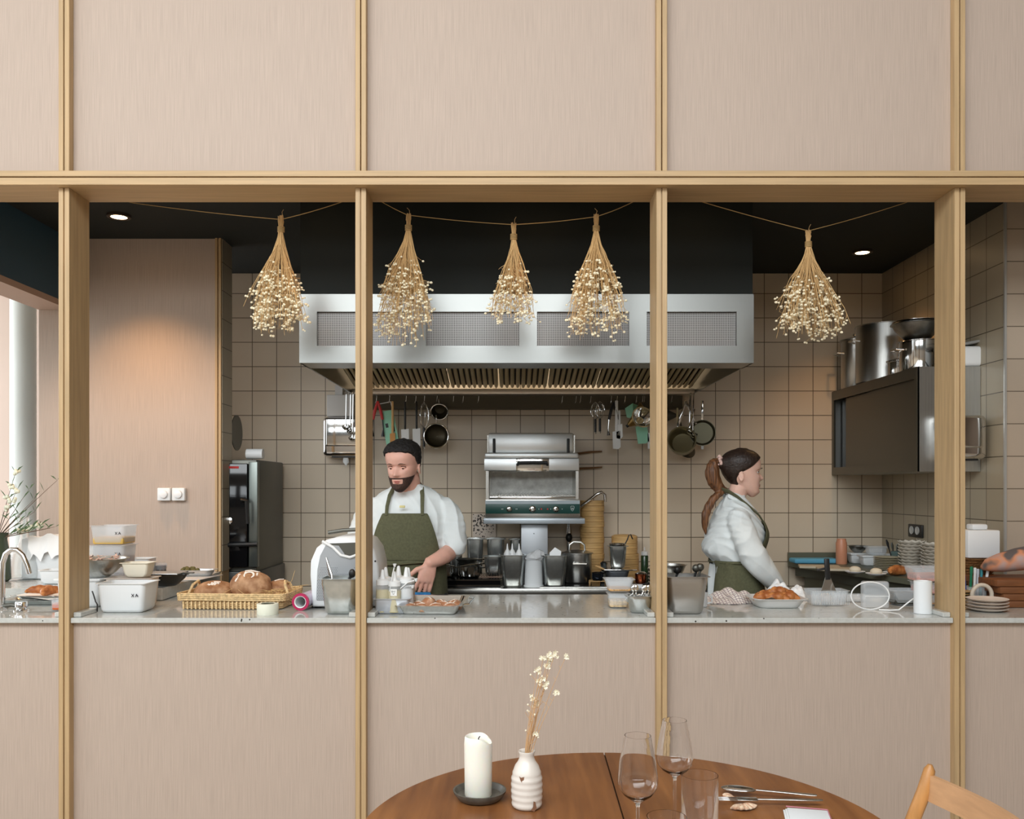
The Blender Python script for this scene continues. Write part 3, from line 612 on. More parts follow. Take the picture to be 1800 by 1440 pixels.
# pans hanging right of the third post
fp = thing('hanging_pan', 'round dark steel frying pan hanging right of the third oak post', 'frying pan', (X(1232, UD), UD-.04, uz(762)), rot=(PI/2, 0, -.15))
MB().lathe([(.001, 0), (.062, .0), (.074, .022), (.077, .022), (.064, -.003), (.001, -.004)], n=36).build('pan_body', mat('used_pan', rgb(96, 92, 74), rough=.35, metal=.7), fp)
MB().rbox(-.008, .008, -.098, -.072, .010, .016, .003).build('hanging_tab', wht, fp)
MB().rbox(-.007, .007, .07, .19, .012, .018, .003).build('handle', steel_s, fp)
po = thing('hanging_pot', 'round steel pot hanging with its opening forward, right of the third post', 'pot', (X(1193, UD), UD-.10, uz(775)), rot=(PI/2-.25, .0, -.25))
MB().lathe([(.001, -.08), (.068, -.078), (.078, -.06), (.080, 0), (.084, 0), (.084, .003), (.077, .003), (.074, -.055), (.06, -.072), (.001, -.074)], n=40).build('pot_body', mat('worn_pot', rgb(140, 132, 104), rough=.32, metal=.85), po)
for s in (-1, 1): MB().rbox(s*.02-.006, s*.02+.006, .08, .20, -.003, .003, .002, M=Matrix.Rotation(-.15*s-.1, 4, 'Z')).build('handle', steel_s, po)
ld = thing('hanging_skillet', 'dark oval pan hanging at a slant below the round frying pan', 'pan', (X(1204, UD), UD+.04, uz(785)), rot=(PI/2-.6, .3, .4))
MB().lathe([(.001, .012), (.06, .006), (.082, 0), (.082, .004), (.001, .016)], n=36).build('lid_plate', dark_steel, ld)
MB().ball((0, 0, .025), .010, 12, 8).build('knob', steel_s, ld)
MB().tube([(0, .075, .002), (0, .14, .006), (0, .195, .004)], [.007, .006, .005], 8, flat=.5).build('handle', dark_steel, ld)
for q, px in enumerate((1213, 1219)):
    ladle(['long steel skimmer handle hanging at the right corner of the hood', 'thin steel ladle hanging outermost at the right corner of the hood'][q], px, 692, 764+q*6, .022, 5.22, 'skimmer')
pf = thing('piping_funnel', 'dark funnel with steel spout peeking out from the third oak post', 'funnel', (X(1178, UD), UD-.02, uz(731)), rot=(0, PI/2, 0))
MB().lathe([(.04, -.03), (.012, .03), (.008, .03), (.037, -.03)], n=24, cap=False).build('cone', dark_steel, pf)
MB().lathe([(.008, .03), (.006, .075)], n=14).build('spout', steel_s, pf)
for q, (px, py, a, l) in enumerate(((1196, 727, .30, .15), (1210, 727, -.42, .15))):
    o = MB().rbox(-.007, .007, -.004, .004, -l, .0, .003)
    o = o.build('steel_strap', steel_s, label=['flat steel strap handle leaning left above the hanging pot', 'flat steel strap handle leaning right above the hanging pot'][q], cat='handle'); o.location = (X(1203, UD), UD-.045, uz(706)); o.rotation_euler = (0, a, 0)
# faucet for pot filling
fa = thing('spray_tap', 'chrome pot filler tap with angled spout right of the salamander', 'tap', (X(1000, 5.36), 5.36, HT))
MB().tube([(0, 0, 0), (0, 0, Z(962, 5.36)-HT), (0, 0, Z(935, 5.36)-HT), (0, 0, Z(918, 5.36)-HT)], [.014, .014, .017, .009], 12).build('riser', chrome, fa)
MB().tube([(0, 0, Z(920, 5.36)-HT), (.0, -.06, Z(905, 5.36)-HT), (X(1047, 5.3)-X(1000, 5.36), -.135, Z(869, 5.3)-HT), (X(1055, 5.3)-X(1000, 5.36), -.135, Z(865, 5.3)-HT), (X(1061, 5.3)-X(1000, 5.36), -.135, Z(870, 5.3)-HT), (X(1061.5, 5.3)-X(1000, 5.36), -.135, Z(882, 5.3)-HT)], .009, 10).build('spout', chrome, fa)
MB().ball((0, -.012, Z(945, 5.36)-HT), (.020, .018, .028), 12, 8).build('valve', blk, fa)
# dirty decal tile (patterned)
dt = MB().box(X(831, 5.455), X(872, 5.455), 5.452, 5.4595, Z(946, 5.455), Z(904, 5.455))
def pat_mat():
    m = bpy.data.materials.new('patterned_tile'); m.use_nodes = True; n = m.node_tree; b = n.nodes['Principled BSDF']
    t = n.nodes.new('ShaderNodeTexCoord'); v = n.nodes.new('ShaderNodeTexNoise'); v.inputs['Scale'].default_value = 75; v.inputs['Detail'].default_value = 3; n.links.new(t.outputs['Object'], v.inputs[0])
    g_ = n.nodes.new('ShaderNodeVectorMath'); g_.operation = 'DISTANCE'; n.links.new(t.outputs['Object'], g_.inputs[0]); g_.inputs[1].default_value = (X(846, 5.45), 5.455, Z(917, 5.45))
    mm = n.nodes.new('ShaderNodeMath'); mm.operation = 'MULTIPLY_ADD'; mm.inputs[1].default_value = 1.6; n.links.new(g_.outputs['Value'], mm.inputs[0]); n.links.new(v.outputs[0], mm.inputs[2])
    r = n.nodes.new('ShaderNodeValToRGB'); r.color_ramp.interpolation = 'CONSTANT'; r.color_ramp.elements[0].color = rgb(52, 42, 36); r.color_ramp.elements[1].position = .53; r.color_ramp.elements[1].color = rgb(206, 192, 178)
    n.links.new(mm.outputs[0], r.inputs[0]); n.links.new(r.outputs[0], b.inputs['Base Color']); return m
tag(dt.build('patterned_tile', pat_mat()), 'pale tile with dark leafy drawing, left below the salamander', 'tile')
# ------------------------------------------------------------------ things on the stone worktop
def mm_(px, d): return px*d/F                       # a length seen as px pixels at distance d
frost = mat('frosted_plastic', rgb(226, 232, 236), rough=.35, alpha=.34)
clear = mat('clear_plastic', rgb(226, 232, 236), rough=.12, alpha=.30)
tubw = mat('milky_plastic', rgb(226, 229, 230), rough=.38)
tubp = mat('milky_plastic_warm', rgb(226, 214, 202), rough=.4)
ink = mat('marker_ink', rgb(40, 40, 50), rough=.6)
cream = mat('cream_dough', rgb(232, 226, 204), rough=.6)
foil = mat('aluminium_tray', rgb(214, 216, 216), rough=.35, metal=.75)
crust = mat('bread_crust', rgb(136, 92, 58), rough=.7, noise=(26, .3, rgb(188, 148, 112)), bump=.4)
golden = mat('golden_pastry', rgb(202, 134, 76), rough=.5, noise=(34, .3, rgb(150, 84, 42)), bump=.4)
bunm = mat('bun_crust', rgb(206, 168, 138), rough=.5, noise=(40, .3, rgb(164, 112, 80)), bump=.3)
flour = mat('flour_dusting', rgb(236, 226, 214), rough=.9)
wick = mat('wicker', rgb(214, 184, 136), rough=.65, noise=(90, .22, None), bump=.6)
straw = mat('straw', rgb(206, 172, 118), rough=.7)
def tub(label, x, y, z, w, d, h, m=frost, rim=.006, content=None, rotz=0, marks=False, lid=None, name='plastic_tub', group=None, taper=.93, cat='container'):
    t = thing(name, label, cat, (x, y, z), rotz, group)
    MB().gn(w, d, h, rim=rim, t=.0015, taper=taper, rad=min(w, d)*.12, step=False).build('tub_body', m, t)
    if content:
        cm, lvl = content
        MB().rbox(-(w/2-rim)*.985*taper, (w/2-rim)*.985*taper, -(d/2-rim)*.985*taper, (d/2-rim)*.985*taper, .004, h*lvl, .008, 2).build('contents', cm, t)
    if marks:
        k = MB(); x0 = w*.22; yy = -d/2+rim-.0018
        for a, b_ in (((0, 0), (.010, .012)), ((0, .012), (.010, 0)), ((.016, 0), (.020, .012)), ((.020, .012), (.026, .0)), ((.018, .005), (.026, .005))):
            k.tube([(x0+a[0], yy, h*.55+a[1]), (x0+b_[0], yy, h*.55+b_[1])], .0012, 4)
        k.build('marker_note', ink, t)
    if lid: MB().rbox(-w/2-.002, w/2+.002, -d/2-.002, d/2+.002, h, h+.008, .003).build('lid', lid, t)
    return t
# --- left bay: tap, stopper, carafe, trays
tp = thing('gooseneck_tap', 'chrome gooseneck tap at the far left end of the stone worktop', 'tap', (X(4, 3.66), 3.66, CT))
q = lambda px, py: (X(px, 3.66)-X(4, 3.66), 0, Z(py, 3.66)-CT)
MB().tube([(0, 0, .004), q(4, 1010), q(5, 990), q(10, 974), q(20, 966), q(30, 967), q(40, 976), q(47, 992), q(52, 1009)], .0105, 14).build('spout', chrome, tp)
MB().lathe([(.022, 0), (.022, .006), (.014, .012)], n=20).build('base_ring', chrome, tp)
MB().tube([(.01, -.005, .012), (.045, -.01, .016), (.085, -.01, .010)], [.010, .008, .006], 8).build('lever', dark_steel, tp)
sp_ = thing('air_switch', 'small round chrome button on the worktop by the tap', 'button', (X(38, 3.60), 3.60, CT))
MB().lathe([(.030, 0), (.030, .004), (.020, .008), (.018, .012), (.024, .016), (.024, .034), (.022, .037), (.001, .037)], n=24).build('button_body', chrome, sp_)
def tray(name, label, x, y, z, w, d, h, m, rotz=0, rim=.012, cat='tray'):
    t = thing(name, label, cat, (x, y, z), rotz)
    MB().gn(w, d, h, rim=rim, t=.0012, taper=.95, rad=.03, step=False).build('tray_body', m, t); return t
tray('oven_tray', 'lower steel tray under the pastry tray beside the gooseneck tap', -1.99, 3.86-.03, CT, .40, .16, .022, steel_pan)
tt = tray('baking_tray', 'steel baking tray of croissants left of the first oak post', -1.95, 3.845, CT+.024, .36, .20, .018, steel_s)
MB().add([(-.15, -.09, .019), (.0, -.115, .004), (.15, -.09, .019), (.14, .08, .02), (-.14, .08, .02)], [(0, 1, 2, 3, 4)]).build('parchment', mat('parchment', rgb(232, 228, 220), rough=.7), tt)
def croissant(label, x, y, z, rotz, s=1., group='croissants on the left baking tray'):
    b = MB(); pts = [(.055*math.cos(a)*s, .03*math.sin(a)*s, .014*s+.006*s*math.cos((a-PI/2))) for a in [PI*.05+PI*.9*i/14 for i in range(15)]]
    rr = [s*(.005+.017*math.sin(PI*i/14))*(1 if i % 3 else .86) for i in range(15)]
    b.tube(pts, rr, 12)
    o = b.build('croissant', golden, label=label, cat='croissant', group=group); o.location = (x, y, z+.004); o.rotation_euler = (0, 0, rotz); return o
for q_, (dx, dy, r) in enumerate([(-.10, .0, .2), (-.02, -.02, 1.2), (.05, .03, -.4), (.11, -.03, .7), (-.05, .05, 2.4)]):
    croissant(['croissant at the near left of the left baking tray', 'croissant standing out at the middle front of the left baking tray', 'tallest croissant at the back of the left baking tray', 'croissant touching the first oak post side of the tray', 'small croissant at the back left of the baking tray'][q_], -1.95+dx, 3.845+dy, CT+.030+(.01 if q_ in (2,) else 0), r, 1.0)
tub('small clear cup of orange sauce beside the first oak post', X(103, 3.6), 3.6, CT, .055, .055, .048, clear, content=(mat('orange_sauce', rgb(196, 92, 40), rough=.4), .7), name='sauce_cup')
glass = mat('clear_glass', (1, 1, 1, 1), rough=.0, trans=1, ior=1.47)
thin = mat('thin_glass', (.96, .98, .98, 1), rough=.02, trans=.9, ior=1.12, alpha=.75)
cf = MB().lathe([(.03, 0), (.068, .004), (.072, .05), (.058, .12), (.032, .165), (.020, .20), (.020, .30), (.023, .302), (.0205, .302), (.018, .2965), (.018, .20), (.030, .165), (.055, .12), (.069, .05), (.064, .008), (.001, .006)], n=32)
o = cf.build('glass_carafe', thin, label='clear glass carafe with long neck behind the gooseneck tap', cat='carafe'); o.location = (X(43, 4.3), 4.30, 1.007)
wb = thing('cloth_covered_block', 'white block draped with a light cloth behind the carafe', 'container', (X(84, 4.35), 4.35, 1.008))
MB().rbox(-.10, .13, -.06, .08, 0, .20, .012).build('block', tubw, wb)
cl = MB(); pts = []
for i in range(13):
    u = -.06+.21*i/12; row = []
    for j in range(7):
        v = -.085+.17*j/6; hz = .205+.012*math.sin(i*1.3+j)*(.5)+.014*math.exp(-((u-.05)/.05)**2)
        if j == 0: hz -= .10+.02*math.sin(i*2)
        if i == 12: hz -= .12
        row.append((u, v, hz))
    pts.append(row)
cl.loft(pts, cap=False, close=False); cl.build('thin_cloth', mat('thin_cloth', rgb(236, 238, 238), rough=.7), wb)
tub('low white tub on the side worktop partly behind the first post', X(100, 4.12), 4.12, 1.007, .13, .11, .065, tubw, name='plastic_tub')
# plant in a vase
pl = thing('flower_vase', 'vase of green foliage and pale blooms at the far left edge', 'plant', (X(-6, 4.2), 4.20, 1.008))
MB().lathe([(.05, 0), (.062, .01), (.058, .12), (.045, .2), (.05, .23), (.046, .23), (.041, .2), (.054, .12), (.055, .012), (.001, .01)], n=28).build('vase_body', mat('dark_vase', rgb(66, 76, 58), rough=.25), pl)
rv = random.Random(3); lf = MB(); st_ = MB(); bl = MB()
for k in range(34):
    a = rv.uniform(-1.2, 1.35); L = rv.uniform(.16, .40)*(1 if abs(a) < .9 else .7); yy = rv.uniform(-.08, .08)
    p = [Vector((0, 0, .2))]
    for i in range(1, 6): p.append(Vector((math.sin(a)*L*i/5*(1+.1*i/5), yy*i/5, .2+math.cos(a)*L*i/5*.95)))
    st_.tube(p, [.0022, .002, .0018, .0015, .0012, .0008], 5)
    for i in range(2, 6):
        for s in (-1, 1):
            if rv.random() < .75:
                c = p[i]; e = c+Vector((s*rv.uniform(.015, .04)+.02*math.sin(a), rv.uniform(-.02, .02), rv.uniform(.02, .05)))
                m_ = c.lerp(e, .5)+Vector((0, -.003, .004))
                w_ = Vector((0, 0, .004))
                lf.add([c, m_+w_, e, m_-w_], [(0, 1, 2), (0, 2, 3)])
    if k % 6 == 0:
        for i in range(3, 6):
            for _ in range(5): bl.ball(tuple(p[i]+Vector((rv.uniform(-.015, .015), rv.uniform(-.015, .015), rv.uniform(-.015, .015)))), .009, 7, 5)
st_.build('stems', mat('stem_brown', rgb(104, 84, 66), rough=.6), pl); lf.build('leaves', mat('leaf_green', rgb(92, 116, 80), rough=.5), pl); bl.build('blossoms', mat('pale_blossom', rgb(226, 226, 204), rough=.6), pl)
# --- second bay: tubs
z2 = 1.007
tb1 = tub('large white tub in front, with a handwritten mark, beside the first post', X(214, 3.54), 3.60, CT, .205, .16, .118, tubw, rotz=0, marks=True, taper=.9)
tub('second large white tub, tucked behind the marked front tub', X(236, 3.76), 3.745, CT, .20, .12, .122, tubp, taper=.9)
tub('white lidded tub under the steel bowl beside the first oak post', X(150, 3.76), 3.76, CT, .19, .15, .112, tubw, lid=wht, taper=.95)
bw = bowl('deep steel bowl of peelings on the white lidded tub', X(168, 3.76), 3.76, CT+.121, .128, .080, steel_v, name='steel_bowl')
bwl = thing('peelings', 'pinkish onion peelings lying in the deep steel bowl', 'food', (X(168, 3.76), 3.76, CT+.16))
pk = MB(); rv = random.Random(5)
for _ in range(60):
    a = rv.uniform(0, 2*PI); r = .105*rv.random()**.5; c = Vector((r*math.cos(a), r*math.sin(a), .034+rv.uniform(-.006, .012)))
    u = Vector((rv.uniform(-1, 1), rv.uniform(-1, 1), rv.uniform(-.4, .4))).normalized()*.012; v = u.cross(Vector((0, 0, 1))).normalized()*.007
    pk.add([c-u, c-v, c+u+Vector((0, 0, .006)), c+v], [(0, 1, 2, 3)])
pk.build('peel_flakes', mat('peel', rgb(206, 176, 164), rough=.6), bwl); bwl['kind'] = 'stuff'
tub('small translucent tub of pale cream on the second large tub', X(248, 3.77), 3.745, CT+.123, .125, .10, .062, mat('cream_tub', rgb(236, 230, 212), rough=.35), rotz=.0, taper=.84)
xs_ = X(201, 4.12)
tub('bottom translucent box of the stack behind the steel bowl, brown contents', xs_+.015, 4.12, z2, .165, .16, .082, clear, content=(mat('brown_food', rgb(132, 92, 66), rough=.6), .55), taper=.9)
tub('middle translucent box of the stack behind the steel bowl, pink onions', xs_, 4.12, z2+.082, .165, .16, .099, frost, content=(mat('pink_onion', rgb(206, 164, 160), rough=.5, noise=(30, .2, rgb(232, 222, 218))), .5), marks=True, taper=.92)
tub('top translucent box of the stack with yellow liquid, by the partition', xs_, 4.12, z2+.181, .172, .165, .090, frost, content=(mat('yellow_broth', rgb(214, 176, 92), rough=.2), .42), marks=True, taper=.90)
tub('translucent box of pale yellow food half hidden by the first post', X(152, 4.3), 4.32, z2, .12, .11, .16, frost, content=(mat('pale_yellow_food', rgb(220, 214, 170), rough=.6), .7))
tub('empty white tub at the partition, left of the wrapped jar', X(250, 4.45), 4.45, z2+.003, .12, .11, .090, tubw)
jr = thing('wrapped_jar', 'small dark jar wrapped in cling film by the partition', 'jar', (X(283, 4.5), 4.5, z2))
MB().lathe([(.024, 0), (.026, .01), (.026, .05), (.001, .05)], n=20).build('jar_body', mat('dark_jar', rgb(44, 42, 38), rough=.3), jr)
MB().lathe([(.024, .02), (.031, .04), (.029, .062), (.020, .066), (.001, .062)], n=9).build('film_cover', clear, jr)
rs = tub('red rimmed shallow dish behind the black bowl', X(305, 4.45), 4.42, z2, .10, .07, .018, red, name='red_dish', cat='dish')
bbx = X(290, 4.0)
bb = bowl('black bowl standing at the edge of the side worktop', bbx, 4.03, z2+.0, .088, .052, mat('black_bowl', rgb(42, 40, 34), rough=.35), name='black_bowl')
ty = thing('steel_lid_tray', 'flat steel tray lid resting across the black bowl', 'tray', (bbx-.03, 4.03, z2+.054))
MB().rbox(-.11, .10, -.07, .07, 0, .006, .002).build('tray_plate', steel_pan, ty); MB().rbox(.10, .15, -.012, .012, .001, .006, .002).build('handle', dark_steel, ty)
tray('steel_tray', 'steel tray edge peeping out behind the cream tub', X(222, 4.02), 4.1-.2, z2, .10, .08, .02, steel_pan)
cbm = MB().rbox(-.10, .085, -.13, .13, 0, .003, .001)
tag(cbm.build('paper_sheet', mat('sheet_white', rgb(222, 216, 210), rough=.6), loc=(X(345, 4.4), 4.38, z2+.001), rotz=-.12), 'flat white sheet under the small aluminium tray', 'sheet')
at = tray('aluminium_tray', 'small aluminium tray with green bits near the partition trim', X(350, 4.45), 4.44, z2+.005, .17, .12, .030, foil)
ab = MB(); rv = random.Random(8)
for _ in range(26): ab.ball((rv.uniform(-.07, .0), rv.uniform(-.04, .04), .022+rv.uniform(0, .014)), rv.uniform(.008, .014), 7, 5)
ab.build('herb_bits', mat('herb_green', rgb(108, 100, 58), rough=.8), at, kind='stuff')
cbl = MB().tube([(X(150, 3.6), 3.66, Z(1040, 3.66)), (X(160, 3.6), 3.62, Z(1046, 3.6)), (X(168, 3.58), 3.58, Z(1058, 3.58)), (X(171, 3.56), 3.56, CT+.03), (X(172, 3.55), 3.545, CT+.005)], .003, 8)
tag(cbl.build('power_cable', blk), 'short black cable with plug beside the first oak post', 'cable')
# --- bread basket
bk_ = thing('bread_basket', 'shallow rectangular wicker basket with handles on the worktop', 'basket', (X(412, 3.66), 3.76, CT), -.03)
BW, BD, BH = .215, .13, .062
frm = MB()
def rrect(w, d, z, r=.02, n=4):
    return [(sx*(w-r)+r*math.cos(PI/2*q+PI/2*i/n), sy*(d-r)+r*math.sin(PI/2*q+PI/2*i/n), z) for q, (sx, sy) in enumerate(((1, 1), (-1, 1), (-1, -1), (1, -1))) for i in range(n+1)]
frm.loft([rrect(BW-.02, BD-.02, .0), rrect(BW-.012, BD-.012, .004), rrect(BW, BD, BH-.008), rrect(BW-.008, BD-.008, BH-.008), rrect(BW-.022, BD-.022, .008)])
for k, z in enumerate((.008, .017, .026)): frm.tube(rrect(BW-.014+z*.28, BD-.014+z*.28, z)+rrect(BW-.014+z*.28, BD-.014+z*.28, z)[:1], .0055, 7)
for k, z in enumerate((.040, .048, .056, .063)): frm.tube([(p[0], p[1]*1, p[2]+.0016*(-1)**i) for i, p in enumerate(rrect(BW+.003+z*.10, BD+.003+z*.10, z, n=6))]+rrect(BW+.003+z*.10, BD+.003+z*.10, z)[:1], .0042, 7)
for i in range(24):
    x = -BW+.02+i*(2*BW-.04)/23; frm.box(x-.003, x+.003, -BD-.008, -BD+.0, .003, .034)
frm.build('basket_weave', wick, bk_)
for s in (-1, 1):
    MB().tube([(s*(BW-.004), -.045, BH-.01), (s*(BW-.02), -.035, BH+.03), (s*(BW-.03), 0, BH+.042), (s*(BW-.02), .035, BH+.03), (s*(BW-.004), .045, BH-.01)], .006, 8).build('handle', wick, bk_)
sw = MB(); rv = random.Random(11)
for _ in range(240):
    x = rv.uniform(-BW+.03, BW-.01) if rv.random() < .5 else rv.uniform(BW-.10, BW-.005); y = rv.uniform(-BD+.02, BD-.015)
    a = rv.uniform(0, PI); L = rv.uniform(.02, .055); z = rv.uniform(.02, .066)
    dx = math.cos(a)*L; x1 = min(max(x-dx, -BW+.015), BW+.02); x2 = min(max(x+dx, -BW+.015), BW+.03)
    sw.tube([(x1, y-.4*math.sin(a)*L, z), (x, y, z+.008), (x2, y+.4*math.sin(a)*L, z+rv.uniform(-.004, .022))], .0009, 4)
sw.tube([(BW-.03, 0, .06), (BW+.0, 0, .11), (BW+.012, 0, .15)], .0009, 4); sw.tube([(BW-.03, .02, .05), (BW+.03, .0, .085), (BW+.07, 0, .088)], .0009, 4)
sw.build('straw_filling', straw, bk_, kind='stuff')
def loaf(label, dx, dy, dz, sx, sy, sz, rot, flourpat):
    b = MB(); n, m_ = 28, 16
    rings = []
    for i in range(1, m_):
        a = -PI/2+PI*i/m_; ca, sa = math.cos(a), math.sin(a)
        ring = []
        for j in range(n):
            t_ = 2*PI*j/n; r = ca**.8
            bump_ = 1+.05*math.sin(3*t_+i*.5)+.03*math.sin(5*t_+i)
            ring.append((sx*r*math.cos(t_)*bump_, sy*r*math.sin(t_)*bump_, sz*(sa*.5+.5 if sa < 0 else .5+sa*.5*1.1)))
        rings.append(ring)
    b.loft(rings)
    t = thing('bread_loaf', label, 'bread', (X(412, 3.66)+dx, 3.76+dy, CT+.018+dz), rot=rot)
    b.build('crust_body', crust, t, smooth=80)
    f = MB()
    P = lambda u, v: (sx*u*.94, sy*v*.94, sz*(.5+.55*math.sqrt(max(0, 1-min(.98, (u*u+v*v)))))+.003)
    for st in flourpat:
        f.tube([P(u, v) for u, v in st], .0042, 6, flat=.6)
    f.build('flour_marks', flour, t)
    return t
oo = [(.0+.24*math.cos(a), -.42+.26*math.sin(a)) for a in [2*PI*i/16 for i in range(17)]]
loaf('big round loaf with stencilled flour letters in the wicker basket', .040, .005, .0, .088, .066, .125, (.22, .10, -.12),
     [oo, [(-.36, -.72), (-.26, -.15)], [(-.66, -.62), (-.60, -.2), (-.50, -.3), (-.56, -.55), (-.66, -.62)], [(.40, -.6), (.34, -.1)], [(-.35, .1), (-.1, .18), (.3, .15), (.32, .34), (-.3, .34), (-.35, .1)]])
loaf('floury brown loaf at the left of the wicker basket', -.110, -.01, -.002, .080, .07, .085, (.15, 0, .15),
     [[(-.3+.05*i, -.5+.06*math.sin(i*2)) for i in range(10)], [(-.1+.05*i, -.36+.06*math.sin(i*2+1)) for i in range(9)], [(.0, -.2), (.35, -.12)]])
loaf('dark crusty loaf at the right of the wicker basket', .152, .045, -.002, .058, .055, .085, (0, -.1, .3), [[(-.3, -.3), (.1, -.2), (.4, .0)]])
loaf('small brown loaf at the back left of the wicker basket', -.03, .075, .0, .05, .04, .058, (0, 0, .6), [[(-.3, -.2), (.3, 0)]])
# --- tape, film roll
tpz = thing('tape_roll', 'small cream roll of tape lying by the worktop front edge', 'tape', (X(470, 3.50), 3.505, CT))
MB().lathe([(.026, 0), (.041, 0), (.042, .002), (.042, .040), (.041, .042), (.026, .042)], n=36, cap=False).build('tape_body', mat('tape_cream', rgb(226, 226, 208), rough=.5), tpz)
cr = thing('cling_film_roll', 'roll of cling film with crimson ends beside the white appliance', 'film roll', (X(528, 3.60), 3.60, CT+.0355), rot=(0, 0, -.08))
MY = Matrix.Rotation(-PI/2, 4, 'X')
MB().lathe([(.021, 0), (.0245, -.004), (.0245, .28), (.021, .28)], n=30, M=MY, cap=False).build('paper_core', wht, cr)
MB().lathe([(.024, .002), (.031, .002), (.031, .276), (.024, .276)], n=30, M=MY, cap=False).build('film', mat('film_pinkish', rgb(206, 196, 214), rough=.15), cr)
MB().lathe([(.0246, -.001), (.035, -.001), (.035, .010), (.031, .012)], n=30, M=MY, cap=False).build('end_ring', mat('crimson', rgb(176, 40, 84), rough=.35), cr)
# --- white appliance with perforated front
ap = thing('food_processor', 'white kitchen appliance with perforated steel front behind the second post', 'appliance', (X(608, 3.75), 3.66, CT))
prof = [(553, 1066), (552, 1050), (549, 1010), (550, 985), (560, 962), (577, 948), (600, 942), (628, 940), (650, 948), (662, 965), (668, 990), (670, 1015), (668, 1050), (667, 1066)]
pp = [(X(a, 3.7)-X(608, 3.75), max(.008, Z(b_, 3.7)-CT-(0 if b_ < 1060 else 0))) for a, b_ in prof]
def inset(poly, k):
    cx_ = sum(p[0] for p in poly)/len(poly); cz_ = sum(p[1] for p in poly)/len(poly)
    return [(cx_+(p[0]-cx_)*k, cz_+(p[1]-cz_)*k) for p in poly]
b = MB(); b.loft([[(p[0], y, p[1]) for p in inset(pp, k)] for k, y in ((.93, -.012), (.98, -.006), (1, .006), (1, .24), (.97, .25), (.9, .254))])
b.build('housing', wht_m, ap, smooth=50)
fp_ = [(561, 1052), (563, 1000), (568, 975), (578, 956), (600, 958), (612, 975), (632, 977), (648, 966), (655, 985), (656, 1052)]
MB().prism([(X(a, 3.7)-X(608, 3.75), Z(b_, 3.7)-CT) for a, b_ in fp_], -.0165, -.0125, 1).build('perforated_front', mat('perforated_grey', rgb(168, 172, 176), rough=.4, metal=.4), ap)
dt_ = MB(); ix = X(562, 3.7)-X(608, 3.75)
for i in range(30):
    for j in range(24):
        x = ix+.004+i*.0072+(j % 2)*.0036; z = .038+j*.0066
        if x > X(655, 3.7)-X(608, 3.75)-.004 or (j > 20) or (j > 13 and (x < ix+.004+(j-13)*.0016)) or (j > 16 and abs(x-.02) < .035): continue
        dt_.box(x-.0011, x+.0011, -.0170, -.0164, z-.0011, z+.0011)
dt_.build('perforations', mat('hole_dark', rgb(70, 72, 76), rough=.7), ap, kind='stuff')
MB().tube([(X(a, 3.7)-X(608, 3.75), -.022, Z(b_, 3.7)-CT) for a, b_ in ((572, 950), (590, 960), (604, 974), (620, 978), (636, 972), (650, 955))], .006, 8).build('handle', wht, ap)
MB().prism([(X(a, 3.7)-X(608, 3.75), Z(b_, 3.7)-CT) for a, b_ in ((584, 954), (645, 952), (632, 972), (618, 975), (606, 972))], -.0162, -.0125, 1).build('window', dark_steel, ap)
MB().tube([(X(578, 3.7)-X(608, 3.75), .03, .312), (X(604, 3.7)-X(608, 3.75), .03, .322), (X(628, 3.7)-X(608, 3.75), .03, .325), (X(648, 3.7)-X(608, 3.75), .03, .312)], .008, 8).build('top_trim', dark_steel, ap)
MB().lathe([(.004, 0), (.003, .003)], n=10, M=Matrix.Translation((X(663, 3.7)-X(608, 3.75), -.012, Z(985, 3.7)-CT))@Matrix.Rotation(PI/2, 4, 'X')).build('screw', blk, ap)
for x in (-.12, .11): MB().lathe([(.008, 0), (.008, .01)], n=12, c=(x, .02, 0)).build('foot', blk, ap)
# --- gastronorm pots
def gnpot(label, x, y, z, w, d, h, m=None, rotz=0, lid=False, name='gastronorm_pan', group=None, tab=False):
    t = thing(name, label, 'food pan', (x, y, z), rotz, group)
    MB().gn(w, d, h, rim=.011, t=.0012, taper=.84, rad=.028, n=6).build('pan_body', m or steel_pan, t)
    if lid:
        l = MB().rbox(-w/2+.002, w/2-.002, -d/2+.002, d/2-.002, h, h+.005, .002).rbox(-w*.3, w*.3, -d*.3, d*.3, h+.005, h+.008, .001).build('lid', m or steel_pan, t)
    if tab: MB().box(-.018, .018, -d*.42-.0136, -d*.42-.0126, h*.5, h*.5+.018).build('paper_label', wht, t)
    return t
gnpot('steel food pan with spatula and spoons left of the second oak post', X(602, 3.56), 3.545, CT, .163, .163, .142)
def ut(label, x, y, z, pts, r, m, name='spoon', head=None, hm=None):
    t = thing(name, label, name.replace('_', ' '), (x, y, z))
    MB().tube(pts, r, 8, flat=.6).build('handle', m, t)
    if head: MB().ball(head[0], head[1], 14, 8).build('head', hm or m, t)
    return t
gx = X(602, 3.56)
ut('thin steel spatula leaning up out of the left food pan', gx-.03, 3.54, CT+.02, [(.0, 0, 0), (-.015, .01, .13), (-.035, .02, .20)], [.004, .008, .003], steel_s, 'spatula')
ut('black handled spoon in the left food pan', gx+.03, 3.53, CT+.03, [(-.02, 0, 0), (.0, 0, .10), (.012, 0, .125)], [.004, .006, .007], blk, 'spoon', ((.014, 0, .128), (.014, .008, .018)), blk)
ut('black handled ladle in the left food pan near the post', gx+.045, 3.56, CT+.03, [(-.02, 0, 0), (.015, 0, .11), (.03, 0, .12)], [.004, .006, .007], blk, 'ladle', ((.02, .01, .122), (.016, .01, .012)), dark_steel)
